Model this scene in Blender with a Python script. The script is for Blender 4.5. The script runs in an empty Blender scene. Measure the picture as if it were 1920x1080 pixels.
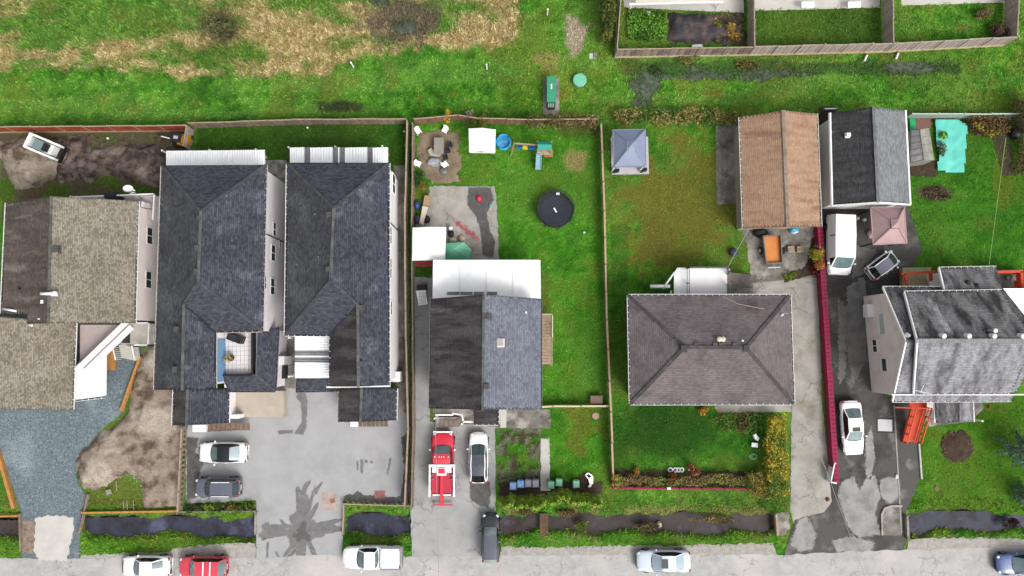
import bpy, math, random
import numpy as np
from mathutils import Vector, Matrix
random.seed(7); rng = np.random.default_rng(7)
scn = bpy.context.scene; col = scn.collection
PI = math.pi
# ------------------------------------------------------------------ camera
CAM_H = 65.0; TILT = math.radians(4.7); FPX = 1280.0
cd = bpy.data.cameras.new('camera'); cd.lens = 24.0; cd.sensor_width = 36.0
cd.clip_start = 0.5; cd.clip_end = 4000
cam = bpy.data.objects.new('camera', cd); col.objects.link(cam)
cam.location = (0, 0, CAM_H); cam.rotation_euler = (TILT, 0, 0); scn.camera = cam
# ------------------------------------------------------------------ sky, sun, exposure
SUN_AZ = 138.0; SUN_EL = 46.0      # degrees, azimuth clockwise from +Y
w = bpy.data.worlds.new('World'); scn.world = w; w.use_nodes = True
nt = w.node_tree; bg = nt.nodes['Background']
sky = nt.nodes.new('ShaderNodeTexSky'); sky.sky_type = 'NISHITA'; sky.sun_disc = False
sky.sun_elevation = math.radians(SUN_EL); sky.sun_rotation = math.radians(SUN_AZ)
sky.air_density = 1.5; sky.dust_density = 6.0; sky.ozone_density = 1.0
hs = nt.nodes.new('ShaderNodeHueSaturation'); hs.inputs['Saturation'].default_value = 0.22
nt.links.new(sky.outputs[0], hs.inputs['Color']); nt.links.new(hs.outputs[0], bg.inputs['Color'])
bg.inputs['Strength'].default_value = 0.145
sd = bpy.data.lights.new('sun', 'SUN'); sd.energy = 1.15; sd.angle = math.radians(24); sd.color = (1.0, 0.97, 0.93)
sun = bpy.data.objects.new('sun', sd); col.objects.link(sun)
az, el = math.radians(SUN_AZ), math.radians(SUN_EL)
sv = Vector((math.sin(az)*math.cos(el), math.cos(az)*math.cos(el), math.sin(el)))
sun.rotation_euler = (-sv).to_track_quat('-Z', 'Y').to_euler(); sun.location = (30, 20, 60)
scn.view_settings.view_transform = 'Standard'; scn.view_settings.look = 'None'
scn.view_settings.gamma = 1.0; scn.view_settings.use_curve_mapping = False
scn.view_settings.exposure = 0.68
# ------------------------------------------------------------------ placing
CT, ST = math.cos(TILT), math.sin(TILT)
def at(px, py, z=0.0):
    """world point at height z that stands where the survey photograph shows it"""
    xc = (px-960)/FPX; yc = -(py-540)/FPX
    dy = yc*CT + ST; dz = yc*ST - CT
    t = (CAM_H - z)/(-dz)
    return Vector((xc*t, dy*t, z))
def atn(p, z=0.0):
    xc = (p[:, 0]-960)/FPX; yc = -(p[:, 1]-540)/FPX
    dy = yc*CT + ST; dz = yc*ST - CT; t = (CAM_H-z)/(-dz)
    return np.stack([xc*t, dy*t, np.full(len(p), z)], 1)
def photo_xy(x, y):
    """ground plan coordinates of world ground points (numpy)"""
    d = CAM_H
    yc = y*CT - d*ST; zc = -(y*ST + d*CT)
    return 960 + FPX*x/(-zc), 540 - FPX*yc/(-zc)
# ------------------------------------------------------------------ noise
TAB = rng.random((8, 256, 256))
def vnoise(x, y, s=0):
    ix = np.floor(x).astype(int); iy = np.floor(y).astype(int)
    fx = x-ix; fy = y-iy; fx = fx*fx*(3-2*fx); fy = fy*fy*(3-2*fy)
    T = TAB[s % 8]; a = ix & 255; b = iy & 255; a1 = (ix+1) & 255; b1 = (iy+1) & 255
    return (T[a, b]*(1-fx)+T[a1, b]*fx)*(1-fy)+(T[a, b1]*(1-fx)+T[a1, b1]*fx)*fy
def fbm(x, y, s=0, o=4):
    r = 0; amp = .5; tot = 0
    for i in range(o):
        r = r+amp*vnoise(x*2**i+i*17.3, y*2**i+i*9.1, s+i); tot += amp; amp *= .55
    return r/tot
def sstep(a, b, x):
    t = np.clip((x-a)/(b-a), 0, 1); return t*t*(3-2*t)
def inpoly(x, y, poly):
    r = np.zeros(x.shape, bool); n = len(poly)
    for i in range(n):
        x1, y1 = poly[i]; x2, y2 = poly[(i+1) % n]
        if y1 == y2: continue
        c = ((y1 > y) != (y2 > y)) & (x < (x2-x1)*(y-y1)/(y2-y1)+x1)
        r ^= c
    return r
# ------------------------------------------------------------------ colour and materials
KA = 0.60      # photograph value -> surface albedo
def lin(v):
    v = v/255.0
    return v/12.92 if v <= .04045 else ((v+.055)/1.055)**2.4
def S(r, g, b, k=None):
    k = KA if k is None else k
    return (min(lin(r)*k, .9), min(lin(g)*k, .9), min(lin(b)*k, .9), 1)
def M(name, c, rough=.8, c2=None, scale=2.0, detail=6, lo=.35, hi=.65, bump=0, bscale=30, spec=.3, metal=0,
      island=0, attr=False, coat=0, c3=None, s3=.4, lo3=.5, hi3=.62, stretch=None, fine=0, fscale=25, crack=0, ckscale=.35, r2=None):
    m = bpy.data.materials.new(name); m.use_nodes = True
    t = m.node_tree; N = t.nodes; L = t.links; b = N['Principled BSDF']
    b.inputs['Roughness'].default_value = rough; b.inputs['Specular IOR Level'].default_value = spec
    b.inputs['Metallic'].default_value = metal
    if coat: b.inputs['Coat Weight'].default_value = coat; b.inputs['Coat Roughness'].default_value = .06
    tc = N.new('ShaderNodeTexCoord'); vec = tc.outputs['Object']
    if stretch:
        mp = N.new('ShaderNodeMapping'); mp.inputs['Scale'].default_value = stretch
        L.new(vec, mp.inputs['Vector']); vec = mp.outputs['Vector']
    def noise(sc, dt, v=None):
        n = N.new('ShaderNodeTexNoise'); n.inputs['Scale'].default_value = sc; n.inputs['Detail'].default_value = dt
        n.inputs['Roughness'].default_value = .62; L.new(v or vec, n.inputs['Vector']); return n.outputs['Fac']
    def rng_(v, a, bb, o1=0, o2=1):
        r = N.new('ShaderNodeMapRange'); r.inputs[1].default_value = a; r.inputs[2].default_value = bb
        r.inputs[3].default_value = o1; r.inputs[4].default_value = o2; L.new(v, r.inputs[0]); return r.outputs[0]
    def mix(f, a, bb, mode='MIX'):
        x = N.new('ShaderNodeMix'); x.data_type = 'RGBA'; x.blend_type = mode
        for s_, v in ((0, f), (6, a), (7, bb)):
            if hasattr(v, 'is_linked') or hasattr(v, 'links'): L.new(v, x.inputs[s_])
            else: x.inputs[s_].default_value = v
        return x.outputs[2]
    if attr:
        a = N.new('ShaderNodeAttribute'); a.attribute_name = 'Col'; cur = a.outputs['Color']
    else:
        rgb = N.new('ShaderNodeRGB'); rgb.outputs[0].default_value = c; cur = rgb.outputs[0]
    if c2:
        f = rng_(noise(scale, detail), lo, hi); cur = mix(f, cur, c2)
        if r2 is not None: L.new(rng_(f, 0, 1, rough, r2), b.inputs['Roughness'])
    if c3:
        f3 = rng_(noise(s3, 5), lo3, hi3); cur = mix(f3, cur, c3)
    if island:
        g = N.new('ShaderNodeNewGeometry')
        v = rng_(g.outputs['Random Per Island'], 0, 1, 1-island, 1+island)
        cb = N.new('ShaderNodeCombineColor')
        for i in range(3): L.new(v, cb.inputs[i])
        cur = mix(1.0, cur, cb.outputs[0], 'MULTIPLY')
    if fine:
        v = rng_(noise(fscale, 3, tc.outputs['Object']), .3, .7, 1-fine, 1+fine)
        cb = N.new('ShaderNodeCombineColor')
        for i in range(3): L.new(v, cb.inputs[i])
        cur = mix(1.0, cur, cb.outputs[0], 'MULTIPLY')
    if crack:
        dn = N.new('ShaderNodeTexNoise'); dn.inputs['Scale'].default_value = 1.3; dn.inputs['Detail'].default_value = 5
        L.new(tc.outputs['Object'], dn.inputs['Vector'])
        ad = N.new('ShaderNodeVectorMath'); ad.operation = 'MULTIPLY_ADD'
        L.new(dn.outputs['Color'], ad.inputs[0]); ad.inputs[1].default_value = (1.4, 1.4, 1.4); L.new(tc.outputs['Object'], ad.inputs[2])
        vo = N.new('ShaderNodeTexVoronoi'); vo.feature = 'DISTANCE_TO_EDGE'; vo.inputs['Scale'].default_value = ckscale
        L.new(ad.outputs[0], vo.inputs['Vector'])
        v = rng_(vo.outputs['Distance'], 0.0, 0.028, 1-crack, 1)
        msk = rng_(noise(.35, 3, tc.outputs['Object']), .46, .56, 0, 1)
        cb = N.new('ShaderNodeCombineColor')
        for i in range(3): L.new(v, cb.inputs[i])
        cur = mix(msk, cur, mix(1.0, cur, cb.outputs[0], 'MULTIPLY'))
    L.new(cur, b.inputs['Base Color'])
    if bump:
        bn = N.new('ShaderNodeBump'); bn.inputs['Strength'].default_value = bump; bn.inputs['Distance'].default_value = .05
        L.new(noise(bscale, 4, tc.outputs['Object']), bn.inputs['Height']); L.new(bn.outputs[0], b.inputs['Normal'])
    return m
# ------------------------------------------------------------------ things
ORG = {}
def tag(o, label=None, cat=None, group=None, kind=None):
    if label: o['label'] = label
    if cat: o['category'] = cat
    if group: o['group'] = group
    if kind: o['kind'] = kind
    return o
def thing(name, label, cat, loc, rz=0, group=None, local=False):
    o = bpy.data.objects.new(name, None); col.objects.link(o); o.location = loc; o.rotation_euler = (0, 0, rz)
    o.empty_display_size = .3
    ORG[o] = Vector((0, 0, 0)) if local else Vector(loc)
    return tag(o, label, cat, group)
def smooth(o):
    o.data.polygons.foreach_set('use_smooth', [True]*len(o.data.polygons)); return o
class MB:
    def __init__(s): s.v = []; s.f = []
    def poly(s, pts):
        n = len(s.v); s.v += [tuple(p) for p in pts]; s.f.append(tuple(range(n, n+len(pts)))); return s
    def box(s, c, d, rz=0, rot=None):
        x, y, z = d[0]/2, d[1]/2, d[2]/2; n = len(s.v)
        R = rot if rot is not None else Matrix.Rotation(rz, 3, 'Z'); c = Vector(c)
        for p in ((-x,-y,-z),(x,-y,-z),(x,y,-z),(-x,y,-z),(-x,-y,z),(x,-y,z),(x,y,z),(-x,y,z)):
            s.v.append(tuple(c+R@Vector(p)))
        for f in ((0,3,2,1),(4,5,6,7),(0,1,5,4),(1,2,6,5),(2,3,7,6),(3,0,4,7)): s.f.append(tuple(n+i for i in f))
        return s
    def bar(s, a, b, wd, ht=None, up=0):
        """box along the line a-b"""
        a = Vector(a); b = Vector(b); d = b-a; L = d.length
        if L < 1e-5: return s
        x = d/L; z = Vector((0, 0, 1))
        y = z.cross(x)
        if y.length < 1e-4: y = Vector((0, 1, 0))
        y.normalize(); z = x.cross(y)
        R = Matrix((x, y, z)).transposed()
        return s.box((a+b)/2+Vector((0, 0, up)), (L, wd, ht if ht else wd), rot=R)
    def prism(s, pts, z0, z1):
        n = len(s.v); k = len(pts)
        a = sum(pts[i][0]*pts[(i+1) % k][1]-pts[(i+1) % k][0]*pts[i][1] for i in range(k))
        if a < 0: pts = pts[::-1]
        s.v += [(p[0], p[1], z0) for p in pts]+[(p[0], p[1], z1) for p in pts]
        s.f.append(tuple(n+i for i in range(k-1, -1, -1))); s.f.append(tuple(n+k+i for i in range(k)))
        for i in range(k):
            j = (i+1) % k; s.f.append((n+i, n+j, n+k+j, n+k+i))
        return s
    def slab(s, pts, th):
        """solid under a (sloped) polygon"""
        pts = [Vector(p) for p in pts]; k = len(pts)
        a = sum(pts[i].x*pts[(i+1) % k].y-pts[(i+1) % k].x*pts[i].y for i in range(k))
        if a < 0: pts = pts[::-1]
        n = len(s.v)
        s.v += [tuple(p) for p in pts]+[(p.x, p.y, p.z-th) for p in pts]
        s.f.append(tuple(n+i for i in range(k))); s.f.append(tuple(n+k+i for i in range(k-1, -1, -1)))
        for i in range(k):
            j = (i+1) % k; s.f.append((n+k+i, n+k+j, n+j, n+i))
        return s
    def tube(s, path, r, seg=6, r2=None):
        path = [Vector(p) for p in path]; rings = []
        for i, p in enumerate(path):
            d = (path[min(i+1, len(path)-1)]-path[max(i-1, 0)]).normalized()
            u = d.orthogonal().normalized(); v = d.cross(u)
            rr = r if r2 is None else r+(r2-r)*i/(len(path)-1)
            n = len(s.v); rings.append(n)
            for k in range(seg):
                a = 2*PI*k/seg; s.v.append(tuple(p+u*(rr*math.cos(a))+v*(rr*math.sin(a))))
        for a, b in zip(rings, rings[1:]):
            for k in range(seg): s.f.append((a+k, a+(k+1) % seg, b+(k+1) % seg, b+k))
        s.f.append(tuple(rings[0]+k for k in range(seg-1, -1, -1))); s.f.append(tuple(rings[-1]+k for k in range(seg)))
        return s
    def cyl(s, c, r, h, seg=16, r2=None, axis='Z'):
        c = Vector(c); d = {'Z': Vector((0, 0, h)), 'Y': Vector((0, h, 0)), 'X': Vector((h, 0, 0))}[axis]
        return s.tube([c-d/2, c+d/2], r, seg, r2)
    def lathe(s, prof, c=(0, 0, 0), seg=20, sx=1, sy=1):
        n0 = len(s.v); c = Vector(c)
        for r, z in prof:
            for k in range(seg):
                a = 2*PI*k/seg; s.v.append((c.x+r*math.cos(a)*sx, c.y+r*math.sin(a)*sy, c.z+z))
        for i in range(len(prof)-1):
            for k in range(seg):
                a = n0+i*seg; b = a+seg; s.f.append((a+k, a+(k+1) % seg, b+(k+1) % seg, b+k))
        s.f.append(tuple(n0+k for k in range(seg-1, -1, -1))); m = n0+(len(prof)-1)*seg
        s.f.append(tuple(m+k for k in range(seg)))
        return s
    def ball(s, c, r, seg=10, rings=6):
        rx, ry, rz = r if hasattr(r, '__len__') else (r, r, r)
        prof = [(max(math.sin(PI*i/rings), .02), -math.cos(PI*i/rings)*rz) for i in range(rings+1)]
        return s.lathe(prof, c, seg, rx, ry)
    def build(s, name, mat, parent=None, sm=False, label=None, kind=None):
        o_ = ORG.get(parent, Vector((0, 0, 0)))
        me = bpy.data.meshes.new(name)
        me.from_pydata([(v[0]-o_.x, v[1]-o_.y, v[2]-o_.z) for v in s.v], [], s.f); me.update()
        me.materials.append(mat); o = bpy.data.objects.new(name, me); col.objects.link(o)
        if parent: o.parent = parent
        ORG[o] = o_
        if sm: smooth(o)
        if label: o['label'] = label
        if kind: o['kind'] = kind
        return o
def npmesh(name, V, Fq, mat, parent=None, colr=None, k=4, kind=None):
    """mesh from numpy arrays: V (n,3), Fq (m,k) indices, colr (n,3) point colours"""
    o_ = ORG.get(parent, Vector((0, 0, 0)))
    me = bpy.data.meshes.new(name); n = len(V); m = len(Fq)
    V = V-np.array([o_.x, o_.y, o_.z])
    me.vertices.add(n); me.vertices.foreach_set('co', V.astype(np.float32).ravel())
    me.loops.add(m*k); me.loops.foreach_set('vertex_index', Fq.astype(np.int32).ravel())
    me.polygons.add(m); me.polygons.foreach_set('loop_start', (np.arange(m)*k).astype(np.int32))
    try: me.polygons.foreach_set('loop_total', np.full(m, k, np.int32))
    except Exception: pass
    if colr is not None:
        ca = me.color_attributes.new('Col', 'FLOAT_COLOR', 'POINT')
        ca.data.foreach_set('color', np.concatenate([colr, np.ones((n, 1))], 1).astype(np.float32).ravel())
    me.update(calc_edges=True); me.materials.append(mat)
    o = bpy.data.objects.new(name, me); col.objects.link(o)
    if parent: o.parent = parent
    ORG[o] = o_
    if kind: o['kind'] = kind
    return o
def clone(o, loc, rz=0, label=None, sc=None):
    """copy of a thing with its parts and their sub-parts"""
    c = o.copy(); col.objects.link(c); c.location = loc; c.rotation_euler = (0, 0, rz)
    if sc: c.scale = sc
    if label: c['label'] = label
    for ch in list(o.children):
        d = ch.copy(); col.objects.link(d); d.parent = c
        for g in list(ch.children):
            e = g.copy(); col.objects.link(e); e.parent = d
    return c
def cen(pts): return sum((Vector(p) for p in pts), Vector((0, 0, 0)))/len(pts)
# ------------------------------------------------------------------ materials
m_grass = M('grass_blades', S(80,140,40), .75, attr=True, spec=.15, island=.2)
m_ground = M('turf_soil', S(80,140,40), .95, attr=True, spec=.1, fine=.3, fscale=9, bump=.4, bscale=14)
m_road = M('worn_asphalt', S(192,190,188), .75, S(170,169,167), 1.2, 9, .38, .66, bump=.2, bscale=50, fine=.09, fscale=9, crack=.4, ckscale=.5, c3=S(204,197,193), s3=.15)
m_shoulder = M('shoulder_gravel', S(190,186,180), .95, S(164,158,150), 2.5, 10, bump=.6, bscale=25, fine=.25, fscale=10)
m_lot = M('lot_asphalt', S(182,182,183), .6, S(168,168,169), .5, 5, bump=.08, bscale=60, fine=.05, fscale=20, c3=S(160,160,160), s3=.22, lo3=.55, hi3=.7)
m_drive = M('drive_asphalt', S(178,178,178), .65, S(160,160,160), .6, 7, bump=.1, bscale=60, fine=.07, fscale=16, crack=.45, ckscale=.3)
m_conc = M('old_concrete', S(184,180,172), .85, S(158,154,146), .7, 8, bump=.15, bscale=40, fine=.1, fscale=12, crack=.5, ckscale=.4, c3=S(132,126,108), s3=.4, lo3=.52, hi3=.72)
m_concdark = M('stained_concrete', S(150,146,138), .85, S(96,92,84), .9, 9, bump=.2, bscale=40, fine=.12, fscale=12, c3=S(178,172,164), s3=.5)
m_concnew = M('pale_concrete', S(216,212,206), .85, S(200,196,190), .6, 6, bump=.1, fine=.04)
m_wetdrive = M('wet_asphalt', S(86,84,81), .6, S(132,130,127), .55, 9, .52, .68, spec=.15, bump=.15, bscale=40, fine=.12, fscale=10, c3=S(64,62,60), s3=.28, lo3=.5, hi3=.6)
m_stain = M('wet_stain', S(136,135,135), .5, S(116,115,115), 1.5, 6, spec=.15)
m_stain2 = M('wet_stain_dark', S(86,84,83), .5, S(106,104,102), 1.5, 6, spec=.15)
m_gravel = M('blue_gravel', S(128,142,148), .95, S(92,104,112), 5, 10, bump=.8, bscale=22, fine=.45, fscale=9, c3=S(160,176,178), s3=.25, lo3=.55, hi3=.72)
m_mud = M('churned_mud', S(112,97,88), .7, S(64,51,44), 1.3, 10, .42, .58, bump=.7, bscale=8, fine=.25, fscale=6, c3=S(138,124,114), s3=.5)
m_dirt = M('sandy_dirt', S(154,139,124), .95, S(98,84,70), .8, 10, .45, .6, bump=.6, bscale=9, fine=.25, fscale=7, c3=S(176,164,150), s3=.35)
m_patio = M('patio_soil', S(152,136,114), .95, S(122,106,86), .9, 8, bump=.3, fine=.15, fscale=8)
m_bed = M('bed_soil', S(84,66,52), .95, S(58,46,38), 2, 8, bump=.7, bscale=14, fine=.35, fscale=9)
m_water = M('ditch_water', S(70,72,88), .15, S(54,50,54), .7, 7, .45, .65, spec=.14, bump=.08, bscale=3, c3=S(96,100,124), s3=.5, lo3=.55, hi3=.7)
m_bog = M('bog_water', S(90,100,86), .5, S(70,80,58), .9, 8, .42, .6, spec=.3, bump=.4, bscale=6, c3=S(112,122,116), s3=.5, lo3=.58, hi3=.7)
m_white = M('white_paint', (.66,.66,.66,1), .5, (.58,.58,.58,1), 1.5, 6)
m_whitemetal = M('white_sheet_metal', (.80,.80,.80,1), .4, (.72,.73,.74,1), 1.1, 8, .4, .65, spec=.3, c3=(.62,.63,.64,1), s3=.6, lo3=.62, hi3=.8)
m_clear = M('grey_plastic_sheet', S(148,148,150), .35, S(120,120,122), 1, 5)
m_dark = M('dark_rubber', S(34,34,36), .7)
m_black = M('black_plastic', S(28,28,31), .5, S(44,44,48), 3)
m_charcoal = M('charcoal_fabric', S(52,54,62), .8, S(40,42,48), 2)
m_glass = M('window_glass', S(60,66,70), .08, spec=.8)
m_galv = M('grey_metal', S(140,140,142), .45, S(110,110,112), 4, metal=.3)
m_timber = M('weathered_timber', S(164,146,130), .9, S(124,106,92), 3, 8, bump=.3, bscale=30, island=.22)
m_timberlt = M('pale_timber', S(190,170,146), .9, S(160,140,118), 3, 8, bump=.2, island=.12)
m_cedar = M('fresh_timber', S(205,150,86), .85, S(180,124,66), 3, 8, bump=.2, island=.15)
m_redfence = M('red_stained_board', S(176,84,52), .85, S(150,66,40), 2, 8, bump=.2, island=.2)
m_greywood = M('grey_board', S(194,180,170), .9, S(164,150,140), 3, 8, bump=.2, island=.15)
m_brick = M('maroon_block', S(170,48,88), .85, S(142,38,70), 3, 8, bump=.3, bscale=30)
m_orange = M('orange_paint', S(232,84,44), .6, S(208,72,38), 2, 6, island=.06)
def grass_zone(px, py):
    """how much of each tint the turf has, by place"""
    return px, py
def G(px, py, cx, cy, rx, ry): return np.exp(-(((px-cx)/rx)**2+((py-cy)/ry)**2))
def c3(t): return np.array(t[:3])
def grass_rgb(x, y, tuft=False):
    px, py = photo_xy(x, y); n = len(x)
    n1 = fbm(x*.22, y*.22, 1); n2 = fbm(x*.9, y*.9, 2); n3 = fbm(x*2.6, y*2.6, 4, 3)
    a = c3(S(60,122,28)); b = c3(S(92,164,44)); c = c3(S(134,188,70))
    n5 = fbm(x*5.0, y*5.0, 6, 2)
    t = np.clip((n2-.5)*1.1+.5+(n1-.5)*1.1+(n3-.5)*1.1+(n5-.5)*.9, 0, 1)[:, None]
    C = np.where(t < .5, a+(b-a)*t*2, b+(c-b)*(t-.5)*2)
    def blend(C, f, colr): f = np.clip(f, 0, 1)[:, None]; return C*(1-f)+colr*f
    # slow drifts of duller and yellower turf, and faint drawn-out streaks
    C = blend(C, sstep(.46, .64, fbm(x*.1+3, y*.13, 7, 3))*.42, c3(S(124,150,66)))
    C = blend(C, sstep(.5, .66, fbm(x*.07+8, y*.8, 4, 3))*.3*(py < 235), c3(S(150,196,92)))
    C = blend(C, sstep(.54, .66, fbm(x*.5+1, y*.5+6, 0, 4))*.35, c3(S(52,100,34)))
    # yellow-green weedy patches
    C = blend(C, sstep(.56, .68, fbm(x*.35+9, y*.35, 5))*.5, c3(S(132,146,58)))
    # rough field at the far side: straw between green
    edge = np.interp(px, [-300, 0, 330, 430, 600, 650, 700, 960, 990], [128, 132, 152, 150, 150, 118, 104, 92, 40])
    edge = edge+(fbm(x*.5, y*.5, 6)-.5)*46
    fm = sstep(0, 10, edge-py)*sstep(0, 30, 985+(n2-.5)*80-px)
    straw = c3(S(222,202,146)); straw2 = c3(S(184,162,106)); fg = c3(S(112,142,64))
    sn = fbm(x*.16+3, y*.42, 3, 5)*.5+fbm(x*.6, y*1.2, 6, 4)*.5
    # two strong straw bands along the edge of the field, and the pale corner near the track
    band = .13*G(px*0, py, 0, 85+18*np.sin(px*.012), 1, 16)+.10*G(px*0, py, 0, 136, 1, 13)*(px < 620)+.13*G(px, py, 900, 40, 90, 60)+.1*G(px, py, 560, 90, 90, 70)-.12*G(px, py, 230, 30, 190, 40)
    ts = sstep(.41, .66, sn+band)
    FC = (straw2+(straw-straw2)*sstep(.42, .62, n3)[:, None])*ts[:, None]+(C*.55+fg*.45)*(1-ts[:, None])
    C = C*(1-fm[:, None])+FC*fm[:, None]
    C = blend(C, fm*G(px, py, 415, 50, 36, 34)*1.1, c3(S(72,78,46)))
    # wet dark mud in the field
    C = blend(C, sstep(.2, .75, G(px, py, 755, 36, 80, 48)+(n2-.5)*1.1)*.85, c3(S(112,98,88)))
    C = blend(C, sstep(.3, .6, G(px, py, 640, 200, 46, 12)+(n3-.5)*.9)*.9, c3(S(60,62,46)))
    # bare pale track
    C = blend(C, sstep(.4, .6, G(px, py, 1078, 70, 20, 42)+(n2-.5)*1.2), c3(S(200,184,160)))
    C = blend(C, sstep(.4, .62, G(px, py, 1030, 110, 30, 20)+(n2-.5)*1.2)*.8, c3(S(178,166,104)))
    C = blend(C, G(px, py, 1050, 150, 70, 50)*.45, c3(S(140,156,54)))
    C = blend(C, G(px, py, 985, 160, 50, 60)*.4*sstep(.4, .6, n2), c3(S(130,120,50)))
    # bog strip beyond the back fences
    C = blend(C, sstep(.02, .1, bog(x, y))*.8, c3(S(78,92,64)))
    C = blend(C, sstep(.5, .62, G(px*0, py, 0, 128, 1, 16)*(px > 1170)*(px < 1800)+(n2-.5)*1.2)*.7, c3(S(66,92,54)))
    # back gardens
    C = blend(C, sstep(.25, .8, G(px, py, 1265, 370, 125, 135)+(n1-.5)*1.0+(n2-.5)*1.3)*.8, c3(S(132,122,50)))
    C = blend(C, sstep(.35, .7, G(px, py, 1225, 435, 46, 46)+(n2-.5)*.9)*.35, c3(S(120,98,56)))
    C = blend(C, sstep(.35, .6, G(px, py, 1078, 302, 24, 24)+(n3-.5)*.7), c3(S(190,156,112)))
    C = blend(C, sstep(.4, .65, G(px, py, 1022, 600, 14, 110)+(n3-.5)*.5)*.8, c3(S(128,116,62)))
    C = blend(C, sstep(.35, .65, G(px, py, 1085, 245, 60, 16)+(n3-.5)*.7)*.8, c3(S(110,84,62)))
    lush = ((px > 870) & (px < 1140) & (py > 240) & (py < 920))
    C = blend(C, lush*.35, c3(S(82,158,32)))
    C = blend(C, sstep(.5, .62, fbm(x*.5, y*.5, 2))*((px > 1030) & (px < 1140) & (py > 760) & (py < 900))*.6, c3(S(136,128,52)))
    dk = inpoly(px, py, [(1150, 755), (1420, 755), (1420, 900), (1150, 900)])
    C = blend(C, dk*.3, c3(S(50,112,30)))  # shade below the plum house painted into the turf colour
    C = blend(C, sstep(.2, .75, G(px, py, 1250, 805, 115, 66)+(n2-.5)*.5)*.85, c3(S(40,84,22)))  # deepest part of that painted house shade
    C = blend(C, inpoly(px, py, [(160, 950), (160, 925), (230, 893), (264, 912), (272, 952)])*.7, c3(S(122,124,56)))
    C = blend(C, ((px > 1145) & (px < 1180) & (py > 420) & (py < 900))*.4, c3(S(52,100,28)))  # painted shade between the slim fence and the plum house
    C = blend(C, ((px > 370) & (px < 770) & (py > 225) & (py < 320))*.7, c3(S(56,90,28)))  # shade between back fence and dark houses, painted into the turf
    C = blend(C, ((px > 1405) & (px < 1650) & (py < 85))*.55, c3(S(74,104,34)))
    C = blend(C, ((px > 1705) & (py > 235) & (py < 520))*.5, c3(S(60,122,20)))
    C = blend(C, ((px > 1690) & (py > 740) & (py < 965))*.55, c3(S(84,132,22)))
    C = blend(C, sstep(.35, .6, G(px, py, 1750, 360, 36, 16)+(n3-.5)*.6)*.85, c3(S(112,96,74)))
    C = blend(C, sstep(.35, .6, G(px, py, 1880, 330, 22, 70)+(n3-.5)*.5)*.6, c3(S(120,128,40)))
    # rough, brownish ditch banks
    bank = ((px > 930) & (px < 1470) & (py > 945) & (py < 1020))
    C = blend(C, bank*sstep(.5, .66, n2+.12*G(px*0, py, 0, 958, 1, 9))*.6, c3(S(156,140,88)))
    C = blend(C, bank*(py > 992)*.4, c3(S(112,172,48)))
    C = blend(C, ((px < 480) & (py > 955) & (py < 1045))*.3, c3(S(118,156,36)))
    weeds = inpoly(px, py, [(930, 800), (1015, 800), (1015, 905), (930, 905)])
    C = blend(C, weeds*sstep(.36, .5, n2)*.85, c3(S(140,134,120)))
    C = blend(C, weeds*sstep(.55, .62, n3)*.8, c3(S(78,60,50)))
    yard = inpoly(px, py, [(0, 240), (360, 240), (310, 360), (150, 420), (0, 420)])
    C = blend(C, yard*.75, c3(S(92,112,42)))
    C = blend(C, yard*sstep(.40, .54, n2+.12*(py < 330))*.85, c3(S(116,100,84)))
    return C
# ------------------------------------------------------------------ ground sheet
def ditch(x, y):
    px, py = photo_xy(x, y); d = np.zeros(len(x))
    wob = (fbm(x*.35, y*.1, 2, 3)-.5); wob2 = (fbm(x*.9+4, y*.9, 5, 3)-.5); wid = .70+.62*fbm(x*.3+7, y*.05, 6, 3); dmod = .62+.7*fbm(x*.25+2, y*.3, 1, 3)
    for x0, x1, yc, hw, dep in ((-400, 46, 990, 24, .8), (148, 482, 987, 25, .85), (644, 774, 985, 27, .85), (930, 1462, 981, 22, .8), (1698, 2400, 981, 23, .85)):
        e = np.clip(1-((py-yc-wob*22-wob2*13)/(hw*wid))**2, 0, 1)**.8*sstep(0, 7, px-x0)*sstep(0, 7, x1-px)
        d = np.maximum(d, e*dep*dmod)
    return d
def bog(x, y):
    px, py = photo_xy(x, y); n = fbm(x*.5, y*.7, 4, 4)
    m = np.maximum.reduce([G(px, py, 1214, 168, 34, 44), .95*G(px, py, 1300, 142, 120, 13), .9*G(px, py, 1450, 138, 110, 14), .98*G(px, py, 1700, 126, 80, 12), .7*G(px, py, 1712, 146, 22, 16), 1.0*G(px, py, 765, 52, 36, 16), .9*G(px, py, 712, 4, 22, 12)])
    return .22*sstep(.42, .8, m+(n-.5)*1.3)
gx = np.concatenate([[-1500, -600, -250, -120, -80], np.arange(-60, 60.1, .33), [80, 120, 250, 600, 1500]])
gy = np.concatenate([[-1500, -600, -250, -120, -60], np.arange(-30, 44.1, .33), [60, 90, 150, 300, 600, 1500]])
X, Y = np.meshgrid(gx, gy); x = X.ravel(); y = Y.ravel()
z = -.03*fbm(x*.6, y*.6, 3)-ditch(x, y)-bog(x, y)
nx, ny = len(gx), len(gy)
i = np.arange(nx*ny).reshape(ny, nx)
Fq = np.stack([i[:-1, :-1], i[:-1, 1:], i[1:, 1:], i[1:, :-1]], -1).reshape(-1, 4)
gc = grass_rgb(x, y)*.66  # ground colour darkened to paint shadow gaps between the tufts
dz = ditch(x, y); f = sstep(.25, .6, dz)[:, None]; gc = gc*(1-f)+c3(S(74,62,48))*f; f = sstep(.03, .12, bog(x, y))[:, None]; gc = gc*(1-f)+c3(S(70,68,56))*f
ground = npmesh('ground', np.stack([x, y, z], 1), Fq, m_ground, colr=gc); tag(ground, kind='structure'); smooth(ground)
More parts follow.
